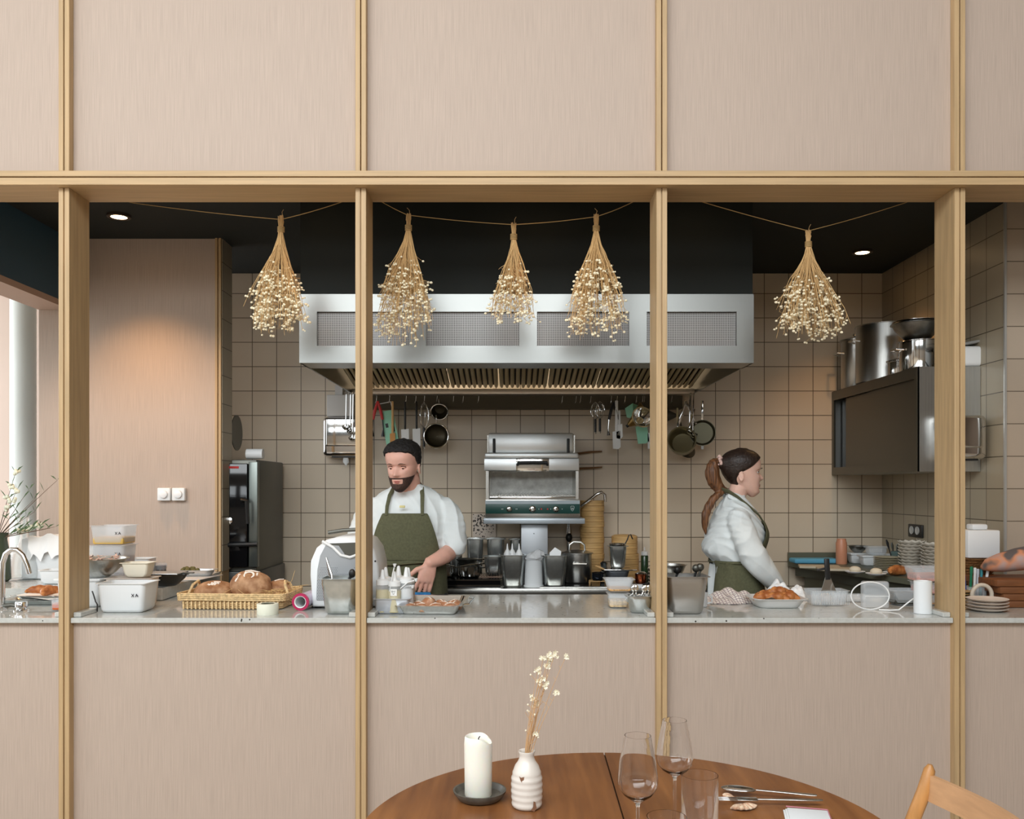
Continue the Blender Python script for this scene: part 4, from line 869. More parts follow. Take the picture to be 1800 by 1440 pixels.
# --- third bay: squeeze bottles in a pan, bun tray
px0 = X(686, 3.54)
bp_ = thing('bottle_holder', 'small open steel pan holding the squeeze bottles', 'food pan', (px0+.012, 3.57, CT))
MB().gn(.150, .165, .062, rim=.006, t=.0015, taper=.95, rad=.012, n=4, step=False).build('pan_body', mat('satin_steel', rgb(196, 200, 206), rough=.45, metal=.6), bp_)
liqs = [mat('oil_yellow', rgb(206, 186, 104), rough=.15), mat('oil_gold', rgb(214, 194, 120), rough=.15), mat('sauce_pale', rgb(224, 224, 222), rough=.3), mat('sauce_brown', rgb(176, 140, 92), rough=.3)]
def squeeze(label, x, y, z, liq, lv, s=1., note=False):
    t = thing('squeeze_bottle', label, 'squeeze bottle', (x, y, z), group='squeeze bottles in the steel pan'); t.scale = (s, s, s)
    MB().lathe([(.024, .003), (.027, .006), (.027, .105), (.024, .112), (.024, .116), (.001, .116)], n=24).build('bottle_body', frost, t)
    MB().lathe([(.0262, .004), (.0268, .008), (.0268, .10*lv), (.001, .10*lv)], n=24).build('liquid', liq, t)
    c = MB().lathe([(.026, .110), (.026, .128), (.020, .131), (.011, .134), (.006, .165), (.004, .170), (.001, .170)], n=20).build('cap', wht, t)
    if note:
        MB().box(-.013, .013, -.0278, -.0270, .072, .100).build('note', mat('note_white', rgb(240, 240, 238), rough=.6), t)
        k = MB()
        for a, b_ in (((-.009, .094), (-.006, .086)), ((-.006, .086), (-.003, .094)), ((-.002, .088), (.002, .092)), ((.004, .086), (.006, .094)), ((-.006, .082), (.0, .078)), ((.0, .078), (.003, .083))): k.tube([(a[0], -.0283, a[1]), (b_[0], -.0283, b_[1])], .0007, 4)
        k.build('writing', ink, t)
    return t
for q_, (dx, dy, li, lv, s, n_) in enumerate([(-.040, -.045, 0, .92, 1, 0), (.008, -.052, 1, .92, .96, 1), (.052, -.030, 2, .9, 1.05, 0), (-.036, .012, 0, .8, 1.03, 0), (.016, .010, 1, .85, 1.06, 0), (.052, .040, 3, .9, 1.0, 0)]):
    squeeze(['yellow squeeze bottle at the front left of the steel pan', 'yellow squeeze bottle with handwritten note, front middle of the pan', 'pale squeeze bottle at the front right of the steel pan', 'yellow squeeze bottle behind the front left one', 'tallest yellow squeeze bottle at the back of the pan', 'brown squeeze bottle at the back right of the pan'][q_], px0+.012+dx, 3.57+dy, CT+.004, liqs[li], lv, s, n_)
for q_, (x0, pts, hd) in enumerate([(688, [(0, 0, .09), (.012, 0, .16), (.018, 0, .185)], (.020, 0, .193)), (706, [(0, 0, .10), (.03, 0, .125), (.055, 0, .132)], (.062, 0, .134)), (706, [(0, 0, .09), (.02, 0, .108), (.042, 0, .110)], (.047, 0, .106))]):
    t = thing('measuring_spoon', ['white measuring spoon sticking straight up among the squeeze bottles', 'upper white measuring spoon leaning out to the right of the bottles', 'lower white measuring spoon leaning out to the right of the bottles'][q_], 'spoon', (X(x0, 3.55), 3.50+.01*q_, CT))
    MB().tube(pts, .0025, 6).build('handle', wht, t)
    MB().lathe([(.004, -.006), (.008, .006), (.007, .006), (.003, -.004)], n=14, c=hd).build('scoop', wht, t)
bt = thing('bun_tray', 'steel roasting tray of glazed buns behind the worktop edge', 'tray', (X(762, 3.62), 3.635, CT), -.05)
MB().gn(.265, .36, .038, rim=.013, t=.0012, taper=.93, rad=.025, step=False).build('tray_body', steel_s, bt)
MB().tube([(.134, -.12, .036), (.155, -.10, .036), (.155, .10, .036), (.134, .12, .036)], .0035, 8).build('handle', steel_s, bt)
MB().add([(-.09, -.10, .012), (.07, -.12, .010), (.10, .05, .016), (-.06, .08, .030)], [(0, 1, 2, 3)]).build('napkin', wht, bt)
rv = random.Random(2)
bn = [(-.085, -.125), (-.035, -.13), (.018, -.13), (.075, -.125), (-.055, -.075), (0, -.078), (.05, -.075), (.092, -.07), (-.01, -.105), (-.03, -.03), (.03, -.02), (.085, -.02)]
lab = ['bun at the front left corner of the roasting tray', 'second bun from the left in the front row of the tray', 'third bun from the left in the front row of the tray', 'bun at the front right corner of the roasting tray', 'bun behind the front left bun in the roasting tray', 'bun in the middle of the second row of the tray', 'bun right of the middle in the second row of the tray', 'bun at the right end of the second row of the tray', 'topmost bun of the heap in the roasting tray', 'bun at the back left of the heap in the tray', 'bun at the back middle of the heap in the tray', 'bun at the back right of the heap in the tray']
for q_, (dx, dy) in enumerate(bn):
    t = thing('glazed_bun', lab[q_], 'bun', (X(762, 3.62)+dx, 3.635+dy, CT+.008+(.020 if q_ == 8 else 0)), rv.uniform(0, 3), 'glazed buns in the roasting tray')
    b = MB(); b.loft([[(r*1.15*math.cos(2*PI*j/20), r*math.sin(2*PI*j/20), z) for j in range(20)] for r, z in ((.012, 0), (.024, .003), (.028, .014), (.024, .026), (.015, .033), (.004, .035))])
    b.build('bun_body', bunm, t, smooth=80)
    MB().tube([(-.020, -.006, .029), (0, 0, .035), (.020, .006, .029)], .0035, 6).build('icing_stripe', flour, t)
tag(MB().rbox(-.058, .058, -.02, .02, 0, .035, .012, 3).build('blue_cloth', mat('blue_cloth', rgb(40, 118, 178), rough=.8, noise=(60, .2, None), bump=.5), loc=(X(735, 3.93), 3.93, CT+.001), rotz=.1), 'folded bright blue cloth behind the bun tray', 'cloth')
dish = thing('rusty_scraper', 'small orange rimmed dish in front of the blue cloth', 'dish', (X(731, 3.86), 3.865, CT+.001))
MB().lathe([(.03, 0), (.048, .012), (.05, .018), (.046, .018), (.03, .004), (.001, .004)], n=24, sx=1.1).build('dish_body', mat('terracotta', rgb(190, 104, 52), rough=.5, noise=(80, .3, None)), dish)
tg = thing('black_tongs', 'black handled tongs lying at the back of the worktop', 'tongs', (X(768, 3.95), 3.97, CT+.012), .1)
for s in (-1, 1): MB().tube([(-.07, s*.008, 0), (.0, s*.014, .002), (.05, s*.006, .006)], [.005, .006, .004], 8).build('arm', blk, tg)
# --- clear tubs and cutlery pan right of the third bay
xt = X(1087, 3.72)
tub('lower clear tub of pasta by the cutlery pan', xt-.005, 3.70, CT, .095, .085, .062, clear, content=(mat('pasta', rgb(206, 180, 140), rough=.6, noise=(90, .3, None)), .6))
tub('upper clear tub standing on the pasta tub', xt+.003, 3.73, CT+.063, .128, .105, .055, frost, content=(mat('grain', rgb(200, 160, 110), rough=.7, noise=(120, .3, None)), .35), taper=.82)
cx_ = X(1125, 3.53)
cp = gnpot('small steel pan of spoons and sachets beside the third oak post', cx_, 3.545, CT, .118, .095, .070, name='cutlery_pan')
rv = random.Random(4)
for q_ in range(5):
    a = rv.uniform(-.5, .5); x = -.035+.017*q_
    t = thing('teaspoon', ['teaspoon at the left of the small steel pan', 'teaspoon second from left in the small steel pan', 'middle teaspoon lying across the small steel pan', 'teaspoon right of the middle one in the small pan', 'teaspoon nearest the oak post in the small steel pan'][q_], 'spoon', (cx_+x, 3.54, CT+.045), rot=(0, .9*a+.4, 0), group='teaspoons in the small steel pan')
    MB().tube([(0, -.01, -.01), (0, -.012, .03), (0, -.014, .05)], [.002, .002, .004], 6).build('handle', steel_s, t)
    MB().ball((0, -.014, .055), (.010, .004, .014), 12, 8).build('spoon_bowl', steel_s, t)
for q_ in range(4):
    sm_ = MB().rbox(-.018, .018, -.001, .001, 0, .030, .001)
    o = sm_.build('paper_sachet', wht, label=['white paper sachet leaning at the left rim of the small pan', 'white paper sachet lying over the middle of the small pan', 'white paper sachet tipped right in the small steel pan', 'white paper sachet at the back of the small steel pan'][q_], cat='sachet', group='paper sachets in the small pan')
    o.location = (cx_-.034+.021*q_, 3.55+.006*q_, CT+.052); o.rotation_euler = (.9, -.7+.5*q_, 0)
# --- fourth bay
g2 = X(1206, 3.54)
gnpot('large steel food pan with spoons right of the third oak post', X(1201, 3.56), 3.55, CT, .185, .165, .150, m=mat('pan_dull', rgb(190, 188, 184), rough=.33, metal=.95))
for q_, (dx, hz) in enumerate(((-.03, .165), (.045, .172), (.062, .176))):
    t = ut(['black spoon in the large right food pan, nearest the post', 'dark serving spoon in the large right food pan', 'grey serving ladle at the right rim of the large food pan'][q_], X(1201, 3.56)+dx, 3.55, CT+.05, [(-.01, 0, -.03), (0, 0, hz-.07), (.006, 0, hz-.055)], [.004, .005, .006], blk if q_ < 2 else dark_steel, 'serving_spoon', ((.004, 0, hz-.045), (.016, .012, .016)), blk if q_ < 1 else dark_steel)
wm = thing('white_mug', 'white mug partly hidden behind the large right food pan', 'mug', (X(1232, 3.70), 3.72, CT))
MB().lathe([(.026, 0), (.030, .004), (.032, .060), (.030, .060), (.027, .006), (.001, .005)], n=26).build('mug_body', wht_m, wm)
MB().tube([(.030, 0, .048), (.050, 0, .045), (.050, 0, .018), (.030, 0, .014)], .004, 8).build('handle', wht_m, wm)
# steel bowl and small things on the cooking counter right end seen over the pan
check_m = bpy.data.materials.new('checked_cloth'); check_m.use_nodes = True
_n = check_m.node_tree; _t = _n.nodes.new('ShaderNodeTexCoord'); _s = _n.nodes.new('ShaderNodeSeparateXYZ'); _n.links.new(_t.outputs['Object'], _s.inputs[0])
_o = []
for a_ in (0, 1):
    k = _n.nodes.new('ShaderNodeMath'); k.operation = 'PINGPONG'; k.inputs[1].default_value = .0065; _n.links.new(_s.outputs[a_], k.inputs[0])
    k2 = _n.nodes.new('ShaderNodeMath'); k2.operation = 'LESS_THAN'; k2.inputs[1].default_value = .0011; _n.links.new(k.outputs[0], k2.inputs[0]); _o.append(k2)
_m = _n.nodes.new('ShaderNodeMath'); _m.operation = 'MAXIMUM'; _n.links.new(_o[0].outputs[0], _m.inputs[0]); _n.links.new(_o[1].outputs[0], _m.inputs[1])
_x = _n.nodes.new('ShaderNodeMix'); _x.data_type = 'RGBA'; _n.links.new(_m.outputs[0], _x.inputs[0]); _x.inputs[6].default_value = rgb(228, 222, 216); _x.inputs[7].default_value = rgb(128, 104, 116)
_n.links.new(_x.outputs[2], _n.nodes['Principled BSDF'].inputs['Base Color']); _n.nodes['Principled BSDF'].inputs['Roughness'].default_value = .85
def towel(label, x, y, w, d, h, seed, rotz, m):
    rv = random.Random(seed); nx, ny = 34, 16; rows = []
    ph = [rv.uniform(0, 6) for _ in range(6)]
    for i in range(nx+1):
        u = i/nx*2-1; row = []
        for j in range(ny+1):
            v = j/ny*2-1
            e = max(0, 1-abs(u)**3)*max(0, 1-abs(v)**3)
            z = h*e*(.55+.25*math.sin(u*5+ph[0]+v)+.2*math.sin(v*6+ph[1]-u*2)+.12*math.sin(u*13+ph[2]+v*5))+.003
            row.append((u*w/2*(1+.06*math.sin(v*4+ph[3])), v*d/2*(1+.12*math.sin(u*5+ph[4])), max(.003, z)))
        rows.append(row)
    low = [[(p[0], p[1], max(.0005, p[2]-.003)) for p in r] for r in rows]
    b = MB(); b.loft(rows, False, False); b.loft(low, False, False)
    o = b.build('kitchen_towel', m, label=label, cat='towel', smooth=80); o.location = (x, y, CT); o.rotation_euler = (0, 0, rotz); return o
towel('checked kitchen towel lying crumpled left of the pastry tray', X(1285, 3.92), 3.93, .27, .26, .050, 1, .12, check_m)
towel('white kitchen towel with faint checks heaped behind the pastry tray', X(1385, 4.0), 4.03, .19, .15, .085, 5, -.3, mat('towel_white', rgb(226, 230, 232), rough=.9, noise=(60, .12, None)))
ft = thing('foil_tray', 'white aluminium tray of golden twisted pastries in front of the towels', 'tray', (X(1366, 3.72), 3.74, CT), .0)
MB().gn(.225, .20, .040, rim=.006, t=.001, taper=.86, rad=.045, step=False).build('tray_body', mat('foil_white', rgb(222, 222, 220), rough=.4, metal=.3), ft)
MB().add([(-.085, -.075, .035), (-.04, -.085, .048), (0, -.05, .03), (-.05, .0, .03)], [(0, 1, 2, 3)]).build('parchment', MATS['parchment'], ft)
for q_, (dx, dy, r, s) in enumerate([(-.055, -.03, .2, 1.05), (-.01, -.045, -.1, 1.1), (.04, -.03, .15, 1.1), (.06, .03, .4, 1.0), (-.03, .03, -.2, 1.1), (.015, .015, .1, 1.2)]):
    b = MB(); n_ = 14
    pts = [(.042*s*(i/(n_-1)*2-1), .007*math.sin(i*1.4), .012+.012*math.sin(PI*i/(n_-1))) for i in range(n_)]
    b.tube(pts, [.006+.015*math.sin(PI*(i+.4)/n_)**.6*(1 if i % 3 else .82) for i in range(n_)], 12)
    o = b.build('twisted_pastry', golden, label=['golden pastry at the front left of the foil tray', 'golden pastry at the front middle of the foil tray', 'golden pastry at the front right of the foil tray', 'golden pastry at the back right of the foil tray', 'golden pastry at the back left of the foil tray', 'golden pastry on top in the middle of the foil tray'][q_], cat='pastry', group='pastries in the foil tray', smooth=70)
    o.location = (X(1366, 3.72)+dx, 3.74+dy, CT+.022+(.016 if q_ == 5 else 0)); o.rotation_euler = (0, 0, r)
# ribbed clear container with spatula, container lids
rc_ = thing('ribbed_container', 'clear ribbed plastic container with a loaf inside, under the scraper', 'container', (X(1456, 3.75), 3.78, CT))
MB().gn(.172, .12, .066, rim=.004, t=.001, taper=.90, rad=.02, step=False).build('tub_body', clear, rc_)
rb = MB()
for i in range(22):
    x = -.078+i*.0074; rb.box(x-.0009, x+.0009, -.0575, -.0555, .008, .060)
rb.build('ribs', frost, rc_)
MB().ball((.0, .0, .028), (.026, .03, .026), 16, 10).build('bun_inside', tubp, rc_)
sc2 = thing('turner', 'steel turner with black handle standing up in the ribbed container', 'spatula', (X(1452, 3.78), 3.74, CT+.006), rot=(0, -.06, 0))
MB().prism([(-.034, .05), (.034, .05), (.010, .118), (-.010, .118)], -.001, .001, 1).build('blade', steel_s, sc2)
MB().rbox(-.011, .011, -.006, .006, .105, .195, .004).rbox(-.026, .026, -.005, .005, .148, .158, .002, M=Matrix.Rotation(-.12, 4, 'Y')).build('handle', blk, sc2)
tub('flat clear container lying open between the ribbed container and lid', X(1500, 3.86), 3.89, CT, .13, .10, .030, clear)
lr = thing('plastic_box_lid', 'square translucent box standing on its side by the white ring', 'container', (X(1541, 3.66), 3.67, CT+.0))
MB().rbox(-.054, .054, -.012, .03, 0, .112, .010, 3).build('box_body', frost, lr)
MB().box(-.050, .050, -.0135, -.0122, .050, .053).build('rib', wht, lr)
wr = MB().tube([(.078*math.cos(a), 0, .056+.056*math.sin(a)) for a in [2*PI*i/40 for i in range(41)]], .0028, 6)
tag(wr.build('white_ring', wht, loc=(X(1534, 3.6), 3.625, CT+.002)), 'thin white ring leaning upright in front of the translucent box', 'ring')
wc2 = MB().tube([(X(1545, 3.6), 3.60, CT+.004), (X(1565, 3.58), 3.585, CT+.004), (X(1580, 3.57), 3.57, CT+.008), (X(1600, 3.56), 3.56, CT+.045), (X(1612, 3.56), 3.57, CT+.06)], .0028, 6)
tag(wc2.build('white_cable', wht), 'short white cable running to the white cylinder', 'cable')
tub('clear box with dark contents between the lid and white cylinder', X(1586, 3.80), 3.80, CT, .125, .12, .065, clear, content=(mat('dark_food', rgb(52, 52, 46), rough=.3, noise=(60, .3, None)), .8))
wcy = thing('paper_cylinder', 'tall white cylinder standing at the fourth oak post', 'cylinder', (X(1623, 3.52), 3.525, CT))
MB().lathe([(.028, 0), (.034, .001), (.034, .128), (.032, .130), (.024, .130), (.024, .124), (.001, .124)], n=36).build('cylinder_body', wht_m, wcy)
tub('lower clear box with pink contents behind the white cylinder', X(1634, 3.80), 3.80, CT+.046, .145, .12, .052, clear, content=(mat('pink_food', rgb(226, 168, 156), rough=.6, noise=(50, .25, None)), .7))
tub('upper clear box with pink contents, topmost behind the white cylinder', X(1630, 3.80), 3.80, CT+.099, .168, .14, .062, clear, content=(MATS['pink_food'], .55), taper=.85)
tub('low box supporting the pink boxes behind the white cylinder', X(1636, 3.80), 3.80, CT, .15, .12, .045, frost, content=(mat('tan_food', rgb(180, 140, 100), rough=.6), .6))
# --- fifth bay: plates, ring, pens, boards, baskets
def plate(label, x, y, z, r, m, group, rotz=0, h=.012):
    b = MB().lathe([(r*.6, 0), (r*.68, .001), (r*.97, h-.002), (r, h), (r*.98, h+.001), (r*.66, .004), (.001, .004)], n=44)
    o = b.build('plate', m, label=label, cat='plate', group=group); o.location = (x, y, z); o.rotation_euler = (0, 0, rotz); return o
pm2 = mat('cream_china', rgb(226, 214, 202), rough=.25)
for k in range(4): plate(['bottom plate of the small stack at the right end of the worktop', 'second plate from the bottom in the small stack at the right', 'third plate from the bottom in the small stack at the right', 'top plate of the small stack at the right end of the worktop'][k], X(1740, 3.58), 3.60, CT+.001+k*.0125, .080, pm2, 'plates stacked at the right end of the worktop')
rg = MB(); rg.tube([(.041*math.cos(a), 0, .041*math.sin(a)) for a in [2*PI*i/40 for i in range(41)]], .0085, 10)
o = rg.build('ceramic_ring', mat('ring_beige', rgb(214, 202, 184), rough=.4), label='beige ring standing upright behind the small plate stack', cat='ring', loc=(X(1726, 3.72), 3.72, CT+.0505))
pc = thing('pen_cup', 'square clear cup holding pens behind the beige ring', 'cup', (X(1718, 3.80), 3.82, CT))
MB().gn(.085, .06, .075, rim=.002, t=.001, taper=.94, rad=.008, step=False).build('cup_body', clear, pc)
for q_, (dx, m_, h, a) in enumerate([(-.036, mat('pen_blue', rgb(46, 66, 140), rough=.3), .125, -.10), (-.022, mat('pen_green', rgb(30, 120, 84), rough=.3), .150, .05), (-.004, wht, .145, .03), (.010, mat('pen_grey', rgb(190, 196, 204), rough=.3), .140, .02), (.022, mat('pen_teal', rgb(60, 140, 150), rough=.3), .140, .05), (.034, wht, .135, .16)]):
    t = thing('pen', ['dark blue pen in the square cup', 'green pen in the square cup', 'white pen standing left of the grey pen in the cup', 'light grey pen in the square cup', 'teal pen in the square cup', 'white pen leaning right out of the square cup'][q_], 'pen', (X(1718, 3.80)+dx, 3.82, CT+.010), rot=(0, a, 0))
    MB().tube([(0, 0, 0), (0, 0, h-.025)], .0055, 10).build('barrel', m_, t)
    MB().tube([(0, 0, h-.025), (0, 0, h-.002), (0, 0, h)], [.0062, .0062, .004], 10).build('cap', m_, t)
brd = mat('dark_board', rgb(122, 74, 40), rough=.5, noise=((6, 60, 60), .2, None))
for k in range(4):
    t = MB().rbox(0, .44, -.12, .12, 0, .0275, .003).build('wooden_board', brd, label=['bottom thick brown board of the stack at the right frame edge', 'second thick brown board from the bottom at the right edge', 'third thick brown board from the bottom at the right edge', 'top thick brown board of the stack at the right edge'][k], cat='board', group='thick wooden boards stacked at the right')
    t.location = (X(1750-6*k, 3.76), 3.80+.0*k, CT+.001+k*.029); t.rotation_euler = (0, 0, .02+.015*k)
cm_ = bpy.data.materials.new('mottled_cloth'); cm_.use_nodes = True; _n = cm_.node_tree
_t = _n.nodes.new('ShaderNodeTexCoord'); _v = _n.nodes.new('ShaderNodeTexNoise'); _v.inputs['Scale'].default_value = 13; _v.inputs['Detail'].default_value = 1.5; _n.links.new(_t.outputs['Object'], _v.inputs[0])
_r = _n.nodes.new('ShaderNodeValToRGB'); _e = _r.color_ramp.elements; _e[0].position = .42; _e[0].color = rgb(92, 84, 82); _e[1].position = .52; _e[1].color = rgb(198, 134, 98)
_e2 = _e.new(.66); _e2.color = rgb(170, 154, 152); _n.links.new(_v.outputs[0], _r.inputs[0]); _n.links.new(_r.outputs[0], _n.nodes['Principled BSDF'].inputs['Base Color']); _n.nodes['Principled BSDF'].inputs['Roughness'].default_value = .9
b = MB(); n_ = 16
b.tube([(0, 0, .035), (.03, 0, .048), (.08, 0, .058), (.15, 0, .072), (.24, 0, .085), (.36, 0, .09)], [.012, .036, .050, .060, .066, .060], 22, flat=.8)
o = b.build('mottled_cushion', cm_, label='mottled orange and grey cloth roll lying on the thick boards', cat='cloth roll', loc=(X(1737, 3.75), 3.80, CT+.120), smooth=70)
for k in range(12):
    t = MB(); s = .075+.0012*k+.004*math.sin(k*2.1)
    t.lathe([(s*.82, 0), (s, .010), (s+.004, .015), (s-.003, .015), (s*.8, .003), (.001, .003)], n=6+18, sx=1.0)
    o = t.build('woven_basket', mat('brown_wicker', rgb(150, 110, 68), rough=.7, noise=(120, .3, None), bump=.6), label=['bottom', 'second lowest', 'third lowest', 'fourth lowest', 'fifth lowest', 'sixth lowest', 'sixth highest', 'fifth highest', 'fourth highest', 'third highest', 'second highest', 'topmost'][k]+' shallow brown woven basket of the stack under the white box', cat='basket', group='woven baskets in the tall stack'); o.location = (X(1700, 4.05)+.004*math.sin(k*1.7), 4.0, CT+.04+k*.0118); o.rotation_euler = (0, 0, .3*k)
tub('low box under the brown woven basket stack', X(1702, 4.02), 4.0, CT, .14, .12, .039, frost)
wbx = thing('white_box', 'square white box on top of the brown basket stack', 'box', (X(1715, 4.02), 4.0, CT+.04+12*.0118+.0045))
MB().rbox(-.075, .068, -.06, .06, 0, .124, .006).build('box_body', wht, wbx)
MB().rbox(-.04, .030, -.03, .03, .1245, .150, .008).build('paper_wad', tubw, wbx)
# slatted edge near post
for k in range(6):
    o = MB().lathe([(.028, 0), (.046, .006), (.045, .008), (.001, .003)], n=30).build('small_saucer', mat('ochre_china', rgb(178, 148, 96), rough=.4), label=['bottom', 'second lowest', 'third lowest', 'third highest', 'second highest', 'top'][k]+' small ochre saucer of the stack behind the fourth oak post', cat='saucer', group='ochre saucers by the fourth post'); o.location = (X(1692, 3.78), 3.78, CT+.001+k*.0105)
# --- things on the cooking counter
def sauce(label, x, y, z, r, h, hdir, m=None, hl=.15, hz=None, lid=True):
    t = thing('saucepan', label, 'saucepan', (x, y, z)); m = m or steel_s
    MB().lathe([(r*.80, 0), (r*.95, .006), (r, .02), (r, h-.003), (r+.003, h), (r-.002, h), (r-.003, .02), (.001, .006)], n=36).build('pan_body', m, t)
    a = hdir; e = Vector((math.cos(a), math.sin(a), 0))
    MB().tube([e*(r-.002)+Vector((0, 0, h*.8)), e*(r+hl*.4)+Vector((0, 0, h*.8+.014)), e*(r+hl)+Vector((0, 0, h*.8+(hz if hz is not None else .022)))], [.005, .006, .008], 8, flat=.5).build('handle', m, t)
    return t
hz1 = HT+.048
sauce('small shiny saucepan at the left of the raised hob', X(783, 5.0), 5.02, hz1, .052, .062, 0.15)
sauce('small shiny saucepan with handle crossing in front, middle of the raised hob', X(824, 5.0), 5.02, hz1, .060, .062, 2.85)
for k in range(3):
    plan = thing('flat_pan', ['lowest of the flat pans stacked behind the shiny saucepans', 'middle of the flat pans stacked behind the shiny saucepans', 'top of the flat pans stacked behind the shiny saucepans'][k], 'frying pan', (X(826, 5.13)-.01*k, 5.155, hz1+.03+k*.022), 0.1*k, group='flat pans stacked behind the saucepans')
    MB().lathe([(.05, -.0), (.066, .018), (.068, .018), (.052, -.003), (.001, -.003)] if k else [(.05, -.03), (.066, .018), (.068, .018), (.052, -.03), (.001, -.03)], n=30).build('pan_body', steel_d, plan)
    MB().tube([(.06, -.03, .012), (.10, -.06, .018), (.13, -.08, .006)], .005, 8).build('handle', steel_s, plan)
gnpot('lidded steel food pan behind the chef\'s hand, leftmost on the hob', X(800, 5.15), 5.16, hz1+.0, .105, .10, .155, lid=True)
gnpot('tall lidded steel food pan behind the flat pans', X(834, 5.30), 5.34, HT, .125, .105, .245, lid=True)
gnpot('tall lidded steel food pan with paper label, left of the grill pedestal', X(871, 5.30), 5.34, HT, .125, .105, .245, lid=True, tab=True)
gnpot('tall steel food pan partly hidden by the grill pedestal', X(908, 5.32), 5.36, HT, .10, .08, .240, lid=True)
gnpot('steel food pan standing on the wire rack left of the front pans', X(867, 4.99), 5.03, hz1+.012, .125, .12, .105)
wrk = thing('wire_rack', 'low wire rack under the middle food pan on the raised hob', 'rack', (X(866, 5.0), 5.03, hz1))
k_ = MB()
for i in range(10): k_.tube([(-.07+i*.0155, -.08, .008), (-.07+i*.0155, .08, .008)], .0015, 5)
for y in (-.08, 0, .08): k_.tube([(-.075, y, .005), (.072, y, .005)], .0022, 6)
k_.build('rack_wires', mat('rack_pink', rgb(214, 186, 166), rough=.3, metal=.7), wrk)
for x in (-.07, .07): MB().box(x-.002, x+.002, -.078, .078, 0, .004).build('foot', steel_s, wrk)
gnpot('front steel food pan holding white squeeze bottles, left of the white tub', X(901, 4.93), 4.935, HT, .152, .118, .180)
gnpot('front steel food pan with a paper scrap, right of the white tub', X(975, 4.93), 4.935, HT, .152, .118, .178)
for q_, (dx, dy) in enumerate(((-.035, 0), (-.008, .01), (.030, 0))):
    t = thing('white_squeeze_bottle', ['white squeeze bottle at the left in the front food pan', 'white squeeze bottle in the middle of the front food pan', 'white squeeze bottle at the right in the front food pan'][q_], 'squeeze bottle', (X(903, 4.93)+dx, 4.935+dy, HT+.04), group='white squeeze bottles in the front food pan')
    MB().lathe([(.018, 0), (.020, .004), (.020, .145), (.014, .156), (.001, .156)], n=20).build('bottle_body', wht, t)
    MB().lathe([(.014, .156), (.012, .162), (.006, .170), (.003, .200), (.001, .201)], n=14).build('nozzle', wht, t)
tag(MB().add([(-.03, 0, 0), (.03, 0, 0), (.035, .01, .03), (.0, .01, .052), (-.03, .01, .022)], [(0, 1, 2, 3, 4)]).add([(-.03, .004, 0), (.03, .004, 0), (.035, .014, .03), (.0, .014, .052), (-.03, .014, .022)], [(4, 3, 2, 1, 0)]).build('paper_scrap', wht, loc=(X(976, 4.93), 4.95, HT+.166)), 'folded white paper scrap in the right front food pan', 'paper')
wtb = thing('white_canister', 'tall white canister draped with a plastic bag between the front food pans', 'canister', (X(938, 4.93), 4.935, HT))
MB().lathe([(.052, 0), (.056, .002), (.056, .010), (.051, .012), (.046, .165), (.048, .168), (.001, .168)], n=36).build('canister_body', wht_m, wtb)
b = MB(); rv = random.Random(9)
rings = []
for i, (r, z) in enumerate(((.053, .150), (.057, .165), (.052, .178), (.036, .190), (.014, .202), (.003, .207))):
    rings.append([(r*(1+.18*rv.uniform(-1, 1))*math.cos(2*PI*j/18)+.006*i, r*(1+.15*rv.uniform(-1, 1))*math.sin(2*PI*j/18), z+rv.uniform(-.006, .006)) for j in range(18)])
b.loft(rings, cap=False); b.build('bag_drape', mat('thin_bag', rgb(232, 234, 236), rough=.25, trans=.3, ior=1.1), wtb, smooth=20)
bp2 = pot('big lidded steel pot with loop handle right of the front pans', X(1014, 5.12), 5.10, HT+.009, .083, .165, steel_v, lid=True, name='lidded_pot', loop=True)
for c_ in list(bp2.children):
    if c_.name.startswith('handle'): bpy.data.objects.remove(c_)
MB().tube([(-.03, -.081, .115), (-.03, -.105, .115), (.045, -.105, .115), (.045, -.075, .115)], .004, 8).build('handle', steel_s, bp2)
bam = mat('bamboo', rgb(206, 166, 108), rough=.55, noise=((8, 8, 60), .12, None))
def steamer(label, x, y, z, r, h, group, lid=False):
    t = thing('bamboo_steamer', label, 'steamer basket', (x, y, z), random.uniform(0, 3), group)
    MB().lathe([(r*.97, 0), (r, .001), (r, h*.42), (r*.985, h*.44), (r*.985, h*.60), (r, h*.62), (r, h-.001), (r*.97, h), (r*.93, h), (r*.93, .004), (.001, .004)], n=36).build('rim_band', bam, t)
    if lid: MB().lathe([(r*.99, h), (r*.99, h+.010), (r*.8, h+.018), (.001, h+.022)], n=36).build('lid', bam, t)
hh = (Z(880, 5.32)-HT)/15
names = ['bottom', 'second', 'third', 'fourth', 'fifth', 'sixth', 'seventh', 'eighth', 'ninth', 'tenth', 'eleventh', 'twelfth', 'thirteenth', 'fourteenth', 'topmost']
for k in range(15): steamer('%s bamboo steamer%s in the tall stack behind the tap' % (names[k], ' from the bottom' if 0 < k < 14 else ''), X(1041, 5.32)+.002*math.sin(k*2.), 5.33, HT+.001+k*hh, .072, hh*.97, 'tall stack of bamboo steamers', lid=False)
h2 = (Z(946, 5.30)-HT)/8
for k in range(8): steamer('%s bamboo steamer%s in the short stack right of the tall one' % (names[k] if k < 7 else 'topmost', ' from the bottom' if 0 < k < 7 else ''), X(1100, 5.30)+(0.004 if k < 5 else -.004), 5.33, HT+.001+k*h2, .078, h2*.97, 'short stack of bamboo steamers', lid=(k == 7))
sm1 = sauce('small dark blue steel cup with tools at the right of the hob', X(1049, 5.05), 5.0, HT+.03, .033, .045, PI*.1, m=mat('dark_blue_steel', rgb(60, 66, 76), rough=.15, metal=.9), hl=.08, hz=.05)
rk2 = thing('small_trivet', 'small wire trivet under the dark blue steel cup', 'trivet', (X(1049, 5.05), 5.0, HT+.009))
